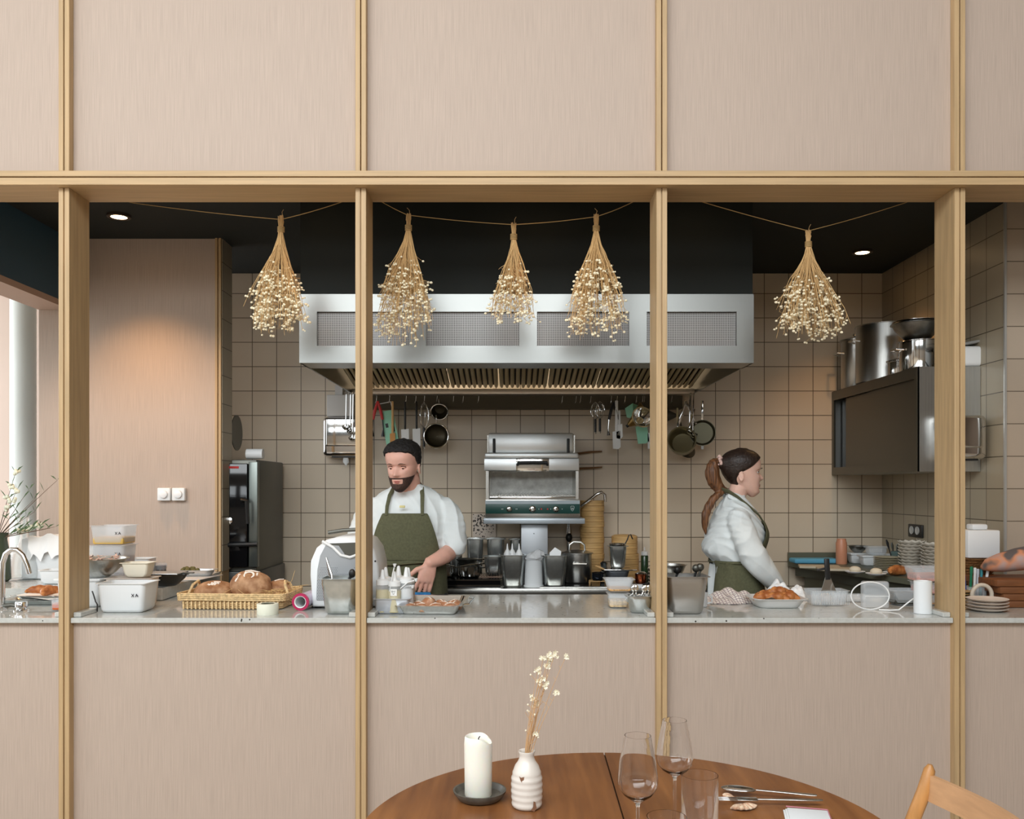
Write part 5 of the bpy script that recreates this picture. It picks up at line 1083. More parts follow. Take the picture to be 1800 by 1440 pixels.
MB().tube([(-.045, -.03, .018), (.045, -.03, .018), (.045, .03, .018), (-.045, .03, .018), (-.045, -.03, .018)], .002, 6).tube([(0, -.03, .018), (0, .03, .018)], .002, 6).build('trivet_frame', wood_l, rk2)
for s in (-1, 1):
    for s2 in (-1, 1): MB().tube([(s*.045, s2*.03, .018), (s*.045, s2*.03, 0)], .002, 6).build('leg', wood_l, rk2)
gp = gnpot('steel food pan with a tea strainer on top, right end of the hob', X(1086, 5.02), 5.03, HT+.095, .118, .11, .128)
tr2 = thing('shallow_pan', 'shallow steel pan under the right food pan', 'pan', (X(1085, 5.02), 5.03, HT+.030))
MB().gn(.150, .13, .058, rim=.010, t=.0012, taper=.86, rad=.03, step=True).build('pan_body', mat('blue_grey_steel', rgb(136, 142, 150), rough=.3, metal=.8), tr2)
MB().tube([(-.065, -.02, .055), (-.10, -.03, .072), (-.125, -.035, .082)], [.005, .006, .004], 8).build('handle', wood_l, tr2)
MB().tube([(.065, -.02, .056), (.11, -.02, .056)], .004, 8).build('side_handle', steel_s, tr2)
tag(MB().rbox(-.08, .08, -.07, .07, 0, .004, .001).build('pan_cover', steel_s, loc=(X(1085, 5.02), 5.03, HT+.0893)), 'thin steel lid between the shallow pan and the food pan', 'lid')
rk3 = thing('wire_trivet', 'low wire trivet under the shallow steel pan', 'trivet', (X(1085, 5.02), 5.02, HT+.001))
e_ = MB()
for i in range(16): e_.tube([(-.068+i*.009, -.06, .026), (-.068+i*.009, .06, .026)], .0013, 5)
for y in (-.06, .06): e_.tube([(-.07, y, .025), (.07, y, .025)], .002, 6)
e_.build('trivet_wires', steel_s, rk3)
for s in (-1, 1):
    for s2 in (-1, 1): MB().tube([(s*.062, s2*.058, .025), (s*.062, s2*.058, 0)], .002, 6).build('leg', steel_s, rk3)
tst = strainer('tea strainer with curved black handle lying on the right food pan', 1086, 0, .045, y=5.03, depth=.008)
tst.location = (X(1086, 5.02), 5.03, HT+.232); tst.rotation_euler = (0, 0, 0)
MB().tube([(.042, 0, 0), (.055, 0, .025), (.064, 0, .050), (.074, 0, .055), (.082, 0, .035), (.086, 0, .028)], .0035, 8).build('handle', blk, tst)
fb = MB(); rv = random.Random(14)
fb.ball((0, 0, .02), (.020, .018, .024), 9, 7); fb = MB().lathe([(.012, 0), (.021, .012), (.018, .03), (.022, .045), (.010, .054)], n=7)
tag(fb.build('foil_ball', mat('dark_foil', rgb(90, 94, 96), rough=.25, metal=.9), loc=(X(1061, 5.1), 5.09, HT+.075), smooth=10), 'crumpled dark foil between the steamers and the right food pan', 'foil')
tag(MB().rbox(-.02, .02, -.02, .02, 0, .065, .004).build('small_block', dark_steel, loc=(X(1061, 5.1), 5.09, HT+.0085)), 'small dark block under the crumpled foil', 'block')
cpp = thing('copper_pot', 'small copper pot at the right end of the cooking counter', 'pot', (X(1127, 5.0), 5.02, HT+.012))
MB().lathe([(.026, 0), (.032, .01), (.032, .052), (.029, .052), (.028, .012), (.001, .008)], n=26).build('pot_body', mat('copper', rgb(206, 112, 72), rough=.25, metal=1), cpp)
MB().lathe([(.034, .053), (.034, .056), (.02, .066), (.001, .068)], n=26).build('lid', steel_s, cpp)
MB().tube([(.03, 0, .045), (.06, -.01, .06), (.09, -.01, .045)], .003, 6).build('handle', steel_s, cpp)
tag(MB().rbox(-.05, .05, -.04, .04, 0, .0115, .002).build('dark_mat', blk, loc=(X(1127, 5.0), 5.02, HT+.0005)), 'small dark mat under the copper pot', 'mat')
gb = thing('green_bottle', 'dark green sauce bottle behind the copper pot', 'bottle', (X(1133, 5.2), 5.2, HT))
MB().lathe([(.020, 0), (.022, .004), (.022, .150), (.018, .156), (.001, .156)], n=22).build('bottle_body', mat('dark_green', rgb(38, 58, 36), rough=.2), gb)
MB().lathe([(.021, .1555), (.021, .176), (.004, .184), (.0025, .205), (.001, .205)], n=18).build('cap', frost, gb)
wrk2 = thing('pan_stack', 'stack of dark pans at the edge of the third oak post', 'pans', (X(1152, 5.0), 5.02, HT+.001))
for k in range(5): MB().lathe([(.034, .003+k*.019), (.042, .015+k*.019), (.040, .015+k*.019), (.001, .006+k*.019)], n=26).build('pan_body', dark_steel, wrk2)
MB().tube([(-.03, 0, .085), (-.045, 0, .105), (0, 0, .118), (.04, 0, .10)], .002, 6).build('wire_handle', steel_s, wrk2)
flm = thing('folded_rag', 'folded greyish rag on the counter below the copper pot', 'rag', (X(1120, 4.9), 4.90, HT))
MB().rbox(-.035, .035, -.02, .02, 0, .010, .004).rbox(-.028, .03, -.016, .018, .010, .018, .004).build('rag_body', tubw, flm)
bg_ = bowl('wide steel bowl at the right end of the cooking counter', X(1180, 4.98), 4.99, HT+.035, .085, .085, steel_v)
tag(MB().rbox(-.06, .06, -.05, .05, 0, .0345, .004).build('stacked_cloth', tubw, loc=(X(1178, 4.95), 4.99, HT+.0005)), 'folded white cloths under the wide steel bowl', 'cloth')
# --- things on the right prep counter (z = RZ)
def rz(py, d): return Z(py, d)
nb = MB().rbox(-.14, .13, -.06, .06, 0, .028, .010, 3)
tag(nb.build('blue_towel', mat('sky_blue_cloth', rgb(96, 168, 200), rough=.8), loc=(X(1440, 5.25), 5.32, RZ+.001)), 'folded sky blue towel on the far end of the prep counter', 'towel')
bo = thing('salmon_bottle', 'salmon coloured squeeze bottle on the prep counter', 'bottle', (X(1479, 5.25), 5.25, RZ))
MB().lathe([(.030, 0), (.032, .004), (.032, .125), (.028, .135), (.026, .150), (.001, .151)], n=26).build('bottle_body', mat('salmon_sauce', rgb(206, 142, 110), rough=.35), bo)
for q_, (px_, d_, w_, h_) in enumerate(((1507, 5.3, .11, .055), (1531, 5.15, .13, .052), (1560, 5.30, .12, .05))):
    tub(['white lidded tub at the back of the prep counter, next to the salmon bottle', 'white lidded tub in front of the other white tubs on the prep counter', 'white lidded tub at the back of the prep counter, by the bowls'][q_], X(px_, d_), d_, RZ, w_, .09, h_, tubw, lid=wht, marks=(q_ == 1))
bowl('steel bowl on the white tub beside the salmon bottle', X(1508, 5.3), 5.30, RZ+.064, .055, .042, steel_d)
tub('clear lidded box on the front white tub of the prep counter', X(1540, 5.15), 5.15, RZ+.0605, .12, .08, .045, clear, lid=clear)
pl2 = mat('stoneware', rgb(196, 186, 160), rough=.35)
plx = X(1560, 4.85)
for k in range(8): plate('%s beige plate of the stack beside the scalloped bowls' % ['bottom', 'second lowest', 'third lowest', 'fourth lowest', 'fourth highest', 'third highest', 'second highest', 'top'][k], plx, 4.86, RZ+.001+k*.0092, .070, pl2, 'beige plates on the prep counter', h=.008)
scm = mat('scalloped_china', rgb(214, 206, 192), rough=.35)
def scallop(label, x, y, z, r, h):
    n = 48; rings = []
    for rr, zz in ((.45, 0), (.52, .002), (.82, h*.5), (.97, h*.86), (1.0, h), (.97, h+.001), (.8, h*.55), (.45, .006)):
        rings.append([(x_*rr*r*(1+.045*rr*math.cos(12*2*PI*j/n)), y_*rr*r*(1+.045*rr*math.cos(12*2*PI*j/n)), zz+.003*rr*math.cos(12*2*PI*j/n)+.003) for j in range(n) for x_, y_ in [(math.cos(2*PI*j/n), math.sin(2*PI*j/n))]])
    b = MB(); b.loft(rings)
    o = b.build('scalloped_bowl', scm, label=label, cat='bowl', group='scalloped bowls on the prep counter'); o.location = (x, y, z); o.rotation_euler = (0, 0, random.uniform(0, 3)); return o
ordn = ['bottom', 'second lowest', 'third lowest', 'fourth lowest', 'middle', 'fourth highest', 'third highest', 'second highest', 'top']
for si, (px_, d_, r_) in enumerate(((1603, 4.80, .070), (1646, 4.60, .074), (1632, 4.97, .064))):
    for k in range(9): scallop('%s scalloped bowl of the %s' % (ordn[k], ['stack nearest the plates', 'stack at the fourth oak post', 'rear stack by the wall'][si]), X(px_, d_), d_, RZ+.001+k*.0165, r_, .026)
cj = thing('cutlery_jar', 'jar of dark cutlery behind the beige plates', 'jar', (X(1577, 5.05), 5.05, RZ))
MB().lathe([(.03, 0), (.034, .005), (.034, .09), (.031, .09), (.030, .006), (.001, .005)], n=24).build('jar_body', mat('teal_glass', rgb(120, 144, 140), rough=.15, trans=.4), cj)
for q_, (a, l) in enumerate(((-.35, .15), (-.2, .13), (.0, .12), (.2, .115), (.32, .12))):
    o = MB().tube([(0, 0, 0), (0, 0, l*.6), (0, 0, l*.85), (0, 0, l)], [.003, .003, .008, .004], 8, flat=.4).build('fork', dark_steel if q_ > 0 else blk, label=['black handle leaning left out of the cutlery jar', 'fork beside the black handle in the cutlery jar', 'middle fork in the cutlery jar', 'fork right of the middle in the cutlery jar', 'fork leaning right out of the cutlery jar'][q_], cat='cutlery'); o.location = (X(1577, 5.05)+.01*(q_-2), 5.05, RZ+.012); o.rotation_euler = (0, a*.8, 0)
for q_, (px_, d_, w_) in enumerate(((1440, 5.0, .22), (1470, 4.85, .2))):
    tag(MB().rbox(-w_/2, w_/2, -.07, .07, 0, .012, .003).build('cutting_board', mat('board_beige', rgb(196, 184, 160), rough=.6), loc=(X(px_, d_)+.0, d_, RZ+.001), rotz=-.25), ['beige board on the prep counter below the blue towel', 'beige board on the prep counter nearer the dough plates'][q_], 'board')
dg = mat('dough', rgb(226, 214, 190), rough=.8)
for q_, (px_, d_) in enumerate(((1503, 4.66), (1540, 4.55), (1570, 4.62))):
    x_ = max(X(px_, d_), 1.0); plate('plate under the %s dough ball on the prep counter' % ['leftmost', 'middle', 'rightmost'][q_], x_, d_, RZ+.001, .052, wht_m, 'small dough plates')
    tag(MB().ball((0, 0, .012), (.030, .028, .018), 18, 10).build('dough_ball', dg, loc=(x_, d_, RZ+.010)), '%s white dough ball on its small plate' % ['leftmost', 'middle', 'rightmost'][q_], 'dough')
o = croissant('glossy brown brioche at the front of the prep counter', X(1590, 4.48), 4.50, RZ+.002, .3, 1.25, 'brioche'); del o['group']; o.name = 'brioche'
# ------------------------------------------------------------------ dried flower garlands
dry_stem = mat('dried_stem', rgb(206, 170, 118), rough=.7); dry_head = mat('dried_flower', rgb(246, 236, 206), rough=.7)
twine = mat('jute_twine', rgb(176, 146, 98), rough=.9)
GD = 3.63
def string(label, pts):
    b = MB(); out = []
    for i in range(len(pts)-1):
        a, c = Vector(pts[i]), Vector(pts[i+1]); n = max(2, int((c-a).length/.03))
        for k in range(n): out.append(a.lerp(c, k/n)+Vector((0, 0, -.004*math.sin(PI*k/n))))
    out.append(Vector(pts[-1]))
    b.tube(out, .0016, 6)
    tag(b.build('twine_string', twine), label, 'string')
g3 = lambda px, py, d=GD: (X(px, d), d, Z(py, d))
string('jute string across the first bay carrying one dried bunch', [(X(190, 3.57), 3.566, 2.63), g3(235, 357), g3(494, 386), g3(610, 352), (X(640, 3.57), 3.566, 2.63)])
string('jute string across the middle bay carrying three dried bunches', [(X(650, 3.57), 3.566, 2.63), g3(716, 378), g3(903, 395), g3(1048, 381), g3(1115, 354), (X(1150, 3.57), 3.566, 2.63)])
string('jute string across the right bay carrying one dried bunch', [(X(1190, 3.57), 3.566, 2.63), g3(1421, 406), g3(1590, 357), (X(1620, 3.57), 3.566, 2.63)])
def bunch(label, xt, yt, ybot, x0, x1, seed, n=80, mid=.45, heads=190, lean=0, shape='fan'):
    rv = random.Random(seed); o = thing('dried_flower_bunch', label, 'dried flowers', g3(xt, yt+25), group='dried flower bunches on the strings')
    P = lambda px, py: Vector((X(px, GD)-X(xt, GD), 0, Z(py, GD)-Z(yt+25, GD)))
    st = MB(); fl = MB(); tot = P(xt, ybot).z
    hw = (X(x1, GD)-X(x0, GD))/2; cx = X((x0+x1)/2, GD)-X(xt, GD)
    tips = []
    for k in range(n):
        u = rv.uniform(-1, 1); u = math.copysign(abs(u)**.8, u); v = rv.uniform(-1, 1); L = rv.uniform(.55, 1.0) if k > n*.3 else rv.uniform(.85, 1)
        if shape == 'narrow': u *= (.35+.65*L)
        end = Vector((cx+u*hw*(.45+.55*L if L < .85 else .97), v*hw*.75, tot*L*(1-.10*abs(u)**3*1.0-.04*rv.random())))
        top = Vector((rv.uniform(-.010, .010), rv.uniform(-.008, .008), rv.uniform(.035, .062)))
        knot = Vector((rv.uniform(-.007, .007), rv.uniform(-.007, .007), 0))
        p = [top, knot]
        for i in range(1, 6):
            t = i/5; bulge = t**1.15*(1-t)*.0+t**1.25
            w = Vector((rv.uniform(-1, 1), rv.uniform(-1, 1), rv.uniform(-.5, .5)))*.004
            q = Vector((knot.x*(1-t)+end.x*bulge*(1+.25*math.sin(PI*t)), knot.y*(1-t)+end.y*bulge, end.z*t))+w
            p.append(q)
        st.tube(p, [.0015, .0016, .0014, .0013, .0012, .0010, .0007], 4, cap=False)
        for i in range(4, 7):
            for _ in range(rv.choice((1, 2, 2, 3))):
                b0 = p[i].lerp(p[i-1], rv.random()); dirv = Vector((rv.uniform(-1, 1), rv.uniform(-1, 1), rv.uniform(-1.6, -.1))).normalized()*rv.uniform(.012, .040)
                e = b0+dirv
                if e.z < tot*1.03: e.z = tot*rv.uniform(.95, 1.02)
                st.tube([b0, b0.lerp(e, .6)+Vector((rv.uniform(-.004, .004), 0, 0)), e], [.0008, .0007, .0006], 3, cap=False)
                tips.append((e, i))
    rv.shuffle(tips); tips.sort(key=lambda q: -q[1]+rv.uniform(-1.4, 1.4))
    for e, i in tips[:heads]:
        r = rv.uniform(.0044, .0072)
        fl.ball(tuple(e), (r, r, r*.8), 6, 4)
        if rv.random() < .35: fl.ball((e.x+r*1.4, e.y+rv.uniform(-r, r), e.z+rv.uniform(-r, r)), r*.8, 5, 4)
    st.tube([(rv.uniform(-.01, .01), 0, .03), (.004, 0, .075), (.010 if rv.random() < .5 else -.006, 0, .085)], .001, 4)
    st.build('stems', dry_stem, o, kind='stuff'); fl.build('flower_heads', dry_head, o, kind='stuff')
    tw = MB()
    for z in (-.006, 0, .006, .012): tw.tube([(.0125*math.cos(a), .0115*math.sin(a), z) for a in [2*PI*i/14 for i in range(15)]], .0026, 5)
    tw.build('twine_tie', twine, o)
bunch('bushy dried bunch hanging alone in the left bay', 494, 380, 592, 438, 534, 1, 110, heads=420)
bunch('dried bunch nearest the second oak post in the middle bay', 718, 377, 610, 662, 762, 2, 110, heads=430)
bunch('slimmest dried bunch, middle of the three in the middle bay', 903, 393, 572, 858, 944, 3, 74, heads=210, shape='narrow')
bunch('dense dried bunch nearest the third oak post in the middle bay', 1048, 378, 598, 994, 1102, 4, 110, heads=430)
bunch('wide fan shaped dried bunch hanging alone in the right bay', 1421, 406, 604, 1364, 1484, 5, 120, heads=430)
# ------------------------------------------------------------------ dining table
TT = .75; TC = (.235, 1.797); TR = .552
tw_ = bpy.data.materials.new('walnut_table'); tw_.use_nodes = True; _n = tw_.node_tree; _b = _n.nodes['Principled BSDF']
_t = _n.nodes.new('ShaderNodeTexCoord'); _mp = _n.nodes.new('ShaderNodeMapping'); _mp.inputs['Scale'].default_value = (30, 2.5, 30); _mp.inputs['Rotation'].default_value = (0, 0, -.15); _n.links.new(_t.outputs['Object'], _mp.inputs[0])
_w = _n.nodes.new('ShaderNodeTexNoise'); _w.inputs['Scale'].default_value = 1; _w.inputs['Detail'].default_value = 6; _n.links.new(_mp.outputs[0], _w.inputs[0])
_w2 = _n.nodes.new('ShaderNodeTexNoise'); _w2.inputs['Scale'].default_value = 3.2; _n.links.new(_t.outputs['Object'], _w2.inputs[0])
_a = _n.nodes.new('ShaderNodeMath'); _a.operation = 'MULTIPLY_ADD'; _a.inputs[1].default_value = .55; _n.links.new(_w2.outputs[0], _a.inputs[0]); _n.links.new(_w.outputs[0], _a.inputs[2])
_r = _n.nodes.new('ShaderNodeValToRGB'); _r.color_ramp.elements[0].position = .55; _r.color_ramp.elements[0].color = rgb(108, 66, 36); _r.color_ramp.elements[1].position = 1.0; _r.color_ramp.elements[1].color = rgb(152, 100, 56)
_n.links.new(_a.outputs[0], _r.inputs[0]); _n.links.new(_r.outputs[0], _b.inputs['Base Color']); _b.inputs['Roughness'].default_value = .36
tb = thing('dining_table', 'round brown wooden dining table with a centre seam in the foreground', 'table', (TC[0], TC[1], 0))
ang = -.015
for s in (-1, 1):
    pts = []
    g_ = .0018
    for i in range(61):
        a = -PI/2+PI*i/60
        pts.append((max(g_, TR*math.cos(a))*1.0, TR*math.sin(a)))
    pts = [(s*p[0], p[1]) for p in pts]
    M_ = Matrix.Rotation(ang, 4, 'Z'); sh = Matrix.Translation((0, 0, 0))
    b = MB(); ins = lambda k, z: [tuple(M_ @ Vector((p[0]+(-s*.0 if abs(p[0]) < .002 else 0), p[1]*k if abs(p[0]) > .002 else p[1]*k, z)) if 1 else 0) for p in [(q[0]*(k if abs(q[0]) > .002 else 1), q[1]) for q in pts]]
    b.loft([ins(.985, TT-.028), ins(1, TT-.020), ins(1, TT-.003), ins(.997, TT)])
    b.build('table_top', tw_, tb, smooth=25)
MB().box(-.0017, .0017, -TR+.01, TR-.004, TT-.026, TT-.006, M=Matrix.Rotation(ang, 4, 'Z')).build('seam', mat('seam_dark', rgb(46, 28, 18), rough=.8), tb)
MB().lathe([(.28, TT-.075), (.28, TT-.029)], n=40).build('apron', tw_, tb)
for k in range(4):
    a = PI/4+PI/2*k; e = Vector((math.cos(a), math.sin(a), 0))
    MB().tube([e*.26+Vector((0, 0, TT-.04)), e*.33+Vector((0, 0, .35)), e*.37], [.024, .020, .013], 14).build('leg', tw_, tb)
def at(px, py): d = (EYE-TT)*F/(py-HZ); return X(px, d), d
# candle on a dish
x, y = at(843, 1405)
ds = thing('candle_dish', 'dark ceramic dish under the white pillar candle', 'dish', (x, y, TT))
MB().lathe([(.040, 0), (.048, .003), (.058, .016), (.060, .022), (.056, .022), (.050, .010), (.001, .008)], n=48).build('dish_body', mat('dark_stoneware', rgb(92, 88, 80), rough=.4, noise=(60, .2, None)), ds)
cd_ = thing('pillar_candle', 'white pillar candle with a sagging rim on the dark dish', 'candle', (x-.003, y, TT+.0085))
rings = []
for r, z, sag in ((.0290, 0, 0), (.0305, .002, 0), (.0310, .06, 0), (.0318, .115, 0), (.0305, .131, .8), (.0285, .134, 1), (.024, .131, 1), (.012, .124, .8), (.001, .123, .6)):
    rings.append([(r*math.cos(a), r*math.sin(a), z-sag*(.016*max(0, math.cos(a+.15))**2 if r > .02 else 0)) for a in [2*PI*j/40 for j in range(40)]])
MB().loft(rings).build('wax_body', mat('candle_wax', rgb(236, 234, 222), rough=.45, sss=.3), cd_, smooth=60)
MB().tube([(0, 0, .122), (.001, 0, .129), (.004, 0, .133)], .0012, 6).build('wick', blk, cd_)
# vase with dried sprigs
x, y = at(926, 1419)
vz = thing('ceramic_vase', 'small ribbed white ceramic vase with worn glaze', 'vase', (x, y, TT))
prof = [(.026, 0), (.0305, .003)]
for i in range(22):
    z = .006+i*.0036; prof.append((.0325+.0008*math.sin(i*PI/2*1.05)+.0018*math.sin(PI*i/21)-(.0 if i < 17 else (i-17)*.0007), z))
prof += [(.0260, .092), (.0195, .101), (.0165, .108), (.0160, .116), (.0185, .122), (.0180, .124), (.0150, .123), (.0135, .116), (.0135, .108), (.022, .095), (.001, .093)]
gl = bpy.data.materials.new('worn_glaze'); gl.use_nodes = True; _n = gl.node_tree; _t = _n.nodes.new('ShaderNodeTexCoord'); _v = _n.nodes.new('ShaderNodeTexNoise'); _v.inputs['Scale'].default_value = 26; _v.inputs['Detail'].default_value = 2; _n.links.new(_t.outputs['Object'], _v.inputs[0])
_r = _n.nodes.new('ShaderNodeValToRGB'); _r.color_ramp.elements[0].position = .24; _r.color_ramp.elements[0].color = rgb(120, 84, 58); _r.color_ramp.elements[1].position = .28; _r.color_ramp.elements[1].color = rgb(218, 210, 200); _n.links.new(_v.outputs[0], _r.inputs[0]); _n.links.new(_r.outputs[0], _n.nodes['Principled BSDF'].inputs['Base Color']); _n.nodes['Principled BSDF'].inputs['Roughness'].default_value = .28
MB().lathe(prof, n=44).build('vase_body', gl, vz, smooth=60)
ch = mat('bare_clay', rgb(136, 98, 74), rough=.7)
b = MB(); c0 = Vector((-.013, -.0318, .072)); b.add([c0+Vector(q) for q in ((-.004, .0, .006), (.0, -.0012, .003), (.007, .001, .004), (.006, .0, -.005), (.003, -.001, -.010), (-.001, .0, -.004))], [(0, 1, 2, 3, 4, 5)])
c0 = Vector((.014, -.0318, .012)); b.add([c0+Vector(q) for q in ((0, -.001, .012), (.004, .001, .010), (.007, .003, -.004), (.002, .0015, -.011), (-.006, -.0005, -.008), (-.001, -.001, .0))], [(0, 1, 2, 3, 4, 5)])
b.build('bare_patch', ch, vz, smooth=0)
dr = thing('dried_sprigs', 'thin dried sprigs with cream star flowers standing in the white vase', 'dried flowers', (x, y, TT+.10))
rv = random.Random(21); st = MB(); fl = MB()
P2 = lambda px, py: Vector((X(px, y)-x, 0, Z(py, y)-TT-.10))
tips = [(955, 1155), (968, 1160), (975, 1150), (945, 1178), (962, 1170), (948, 1200), (960, 1203), (938, 1228), (953, 1195), (995, 1156), (978, 1219), (940, 1290), (942, 1240), (966, 1150)]
for k, (px, py) in enumerate(tips):
    e = P2(px, py)+Vector((0, rv.uniform(-.012, .012), 0)); b0 = Vector((rv.uniform(-.006, .006), rv.uniform(-.006, .006), 0))
    mid = b0.lerp(e, .5)+Vector((-.008+.004*rv.uniform(-1, 1), rv.uniform(-.006, .006), 0))
    pts = [b0*(1-t)**2+mid*2*t*(1-t)+e*t*t for t in [i/9 for i in range(10)]]
    st.tube(pts, [.0009]*4+[.0007]*3+[.0005]*3, 5)
    for _ in range(3):
        i = rv.randint(4, 8); s = pts[i]; q = s+Vector((rv.uniform(-.012, .012), rv.uniform(-.008, .008), rv.uniform(.004, .016)))
        st.tube([s, q], .0005, 4)
        if rv.random() < .35: fl.ball(tuple(q), .0022, 6, 4)
    cen = e
    for j in range(5 if k != 9 else 3):
        cc = cen+Vector((rv.uniform(-.006, .006), rv.uniform(-.005, .005), rv.uniform(-.005, .005)))
        for m_ in range(6):
            a = 2*PI*m_/6+rv.random(); d_ = Vector((math.cos(a), -.5+rv.uniform(-.3, .3), math.sin(a))).normalized()*.0058; n2 = d_.cross(Vector((0, 1, 0))).normalized()*.0016
            fl.add([cc, cc+d_*.6+n2, cc+d_, cc+d_*.6-n2], [(0, 1, 2, 3)])
st.build('stems', mat('sprig_stem', rgb(196, 156, 112), rough=.7), dr); fl.build('blossoms', mat('sprig_flower', rgb(240, 232, 206), rough=.6), dr)
# glasses
cg = mat('crystal', (1, 1, 1, 1), rough=0, trans=1, ior=1.45)
def wine(label, px, ptop, d, scale=1.0, prof_=None):
    t = thing('wine_glass', label, 'wine glass', (X(px, d), d, TT), group='wine glasses on the dining table')
    H_ = Z(ptop, d)-TT; bb_ = H_*.50; R = .0375
    o_ = [(.034, 0), (.035, .0012), (.012, .004), (.0042, .012), (.0032, .03), (.0032, bb_-.012), (.005, bb_-.003)]
    sh_ = [(.012, .002), (.026, .012), (.0355, .026), (R, .038), (.0365, .052), (.0335, .075), (.0290, .10), (.0255, H_-bb_)]
    top = H_-bb_; sh_ = [(r, bb_+z*(top/.125 if z < .12 else 1)) for r, z in sh_[:-1]]+[(.0245, H_)]
    inn = [(max(.001, r-.0009), z+.0006) for r, z in reversed(sh_)]
    inn = [(sh_[-1][0]-.0009, H_)]+[(r-.0009, z) for r, z in reversed(sh_[1:-1])]+[(.009, bb_+.0045), (.0005, bb_+.003)]
    MB().lathe(o_+sh_+inn, n=56).build('glass_body', cg, t, smooth=70)
    return t
wine('wine glass nearer the candle, standing in front of the other', 1121, 1293, 1.64)
wine('wine glass further back, nearer the third oak post', 1186, 1266, 1.82)
def tumbler(label, px, ptop, d, r, h=None, taper=1.0):
    t = thing('water_glass', label, 'glass', (X(px, d), d, TT)); H_ = h or Z(ptop, d)-TT
    MB().lathe([(r*.92, 0), (r*.99, .003), (r*taper, H_), (r*taper-.0011, H_), (r*.965, .009), (r*.8, .006), (.0005, .006)], n=56).build('glass_body', cg, t, smooth=60)
tumbler('tall straight water glass beside the wine glasses', 1230, 1362, 1.76, .0362)
tumbler('low tumbler cut off by the bottom edge of the photo', 1172, 1436, 1.60, .036)
# cutlery on shells and napkin
sh = thing('scallop_shell', 'scallop shell cutlery rest on the dining table', 'shell', at(1305, 1421)+(TT,), .3)
b = MB(); n = 60; R1 = .036; rows = []
for i in range(9):
    t = i/8; row = []
    for j in range(n+1):
        a = -1.15+2.3*j/n
        rr = R1*t*(1+.05*math.cos(a*20)); z = .010*(1-(1-t)**2)*(.6+.4*math.cos(a))*1.0*(1-t*.75)*2.2+.0012*math.cos(a*20)*t+.0015
        row.append((rr*math.sin(a), -rr*math.cos(a)+.012, z))
    rows.append(row)
b.loft(rows, False, False); b.loft([[(p[0], p[1], max(0, p[2]-.0018)) for p in r] for r in rows], False, False)
b.build('shell_body', mat('shell_cream', rgb(226, 206, 180), rough=.4, noise=(120, .25, rgb(190, 140, 110))), sh, smooth=50)
sh2 = thing('scallop_shell', 'second upturned scallop shell left of the cutlery', 'shell', at(1285, 1404)+(TT,), -1.3)
b = MB(); b.loft([[(p[0]*.7, p[1]*.7, p[2]*.8) for p in r] for r in rows], False, False); b.loft([[(p[0]*.7, p[1]*.7, max(0, p[2]*.8-.0018)) for p in r] for r in rows], False, False)
b.build('shell_body', MATS['shell_cream'], sh2, smooth=50)
cut = mat('cutlery_steel', rgb(206, 206, 204), rough=.18, metal=1)
def knife(name, label, p0, p1, kind, z=.014):
    (x0, y0), (x1, y1) = p0, p1; L = math.hypot(x1-x0, y1-y0); a = math.atan2(y1-y0, x1-x0)
    t = thing(name, label, name, (x0, y0, TT+z), a); b = MB()
    ks = [(0, .002, .001), (.25*L, .0042, .0022), (.55*L, .0035, .002), (.62*L, .003, .002)]
    rg_ = [[(u, w_*math.cos(q), h_*math.sin(q)+.003) for q in [2*PI*j/12 for j in range(12)]] for u, w_, h_ in [(0, .004, .0014), (.01, .0062, .0022), (.25*L, .0052, .0022), (.5*L, .0035, .0020), (.64*L, .0028, .0018)]]
    b.loft(rg_); b.build('handle', cut, t, smooth=60)
    if kind == 'spoon': MB().ball((.83*L, 0, .002), (.19*L, .0185, .006), 18, 10).build('spoon_bowl', cut, t, smooth=60)
    elif kind == 'fork':
        c = MB().rbox(.62*L, .82*L, -.011, .011, .002, .0045, .002)
        for j in range(4): c.rbox(.81*L, L, -.0105+j*.0062, -.0078+j*.0062, .002, .004, .0008, 1)
        c.build('fork_head', cut, t)
    else: MB().rbox(.60*L, L, -.009, .009, .002, .0035, .0015).build('blade', cut, t)
    return t
knife('spoon', 'large steel spoon with its bowl raised on the shell', at(1436, 1411), at(1270, 1396), 'spoon', .013)
knife('fork', 'steel fork lying over the shell in front of the spoon', at(1446, 1419), at(1262, 1416), 'fork', .012)
nk = thing('cloth_napkin', 'folded pale napkin with pinkish stitched hem at the table edge', 'napkin', (at(1412, 1436)[0], at(1412, 1436)[1]-.03, TT), -.22)
for k in range(3): MB().rbox(-.046+.004*k, .046, -.07, .055-.003*k, .0005+.0035*k, .0035+.0035*k, .0016).build('cloth_layer', mat('napkin_white', rgb(222, 226, 228), rough=.9), nk)
MB().tube([(-.040, .053, .0115), (.045, .050, .0115), (.046, -.06, .0115)], .0013, 5).build('hem', mat('hem_pink', rgb(186, 120, 132), rough=.9), nk)
# chair at the right of the table
chm = mat('chair_oak', rgb(188, 134, 78), rough=.35, noise=((60, 60, 6), .12, None))
cw = thing('dining_chair', 'wooden dining chair with a curved back rail at the right edge', 'chair', (1.02, 1.52, 0))
def rel(v): return Vector(v)-Vector((1.02, 1.52, 0))
d0 = 2.03; tx, tz = X(1634, d0), Z(1344, d0)
for y0 in (d0, d0-.50):
    MB().tube([rel((tx-.16, y0, 0)), rel((tx-.12, y0, .30)), rel((tx-.075, y0, .52)), rel((tx-.040, y0, tz-.13)), rel((tx-.012, y0, tz-.06)), rel((tx, y0, tz-.012)), rel((tx+.001, y0, tz))], [.013, .015, .016, .016, .0158, .0125, .005], 16).build('back_leg', chm, cw)
    MB().tube([rel((tx-.62, y0+(.0 if y0 == d0 else .0), 0)), rel((tx-.58, y0, .43))], [.013, .017], 14).build('front_leg', chm, cw)
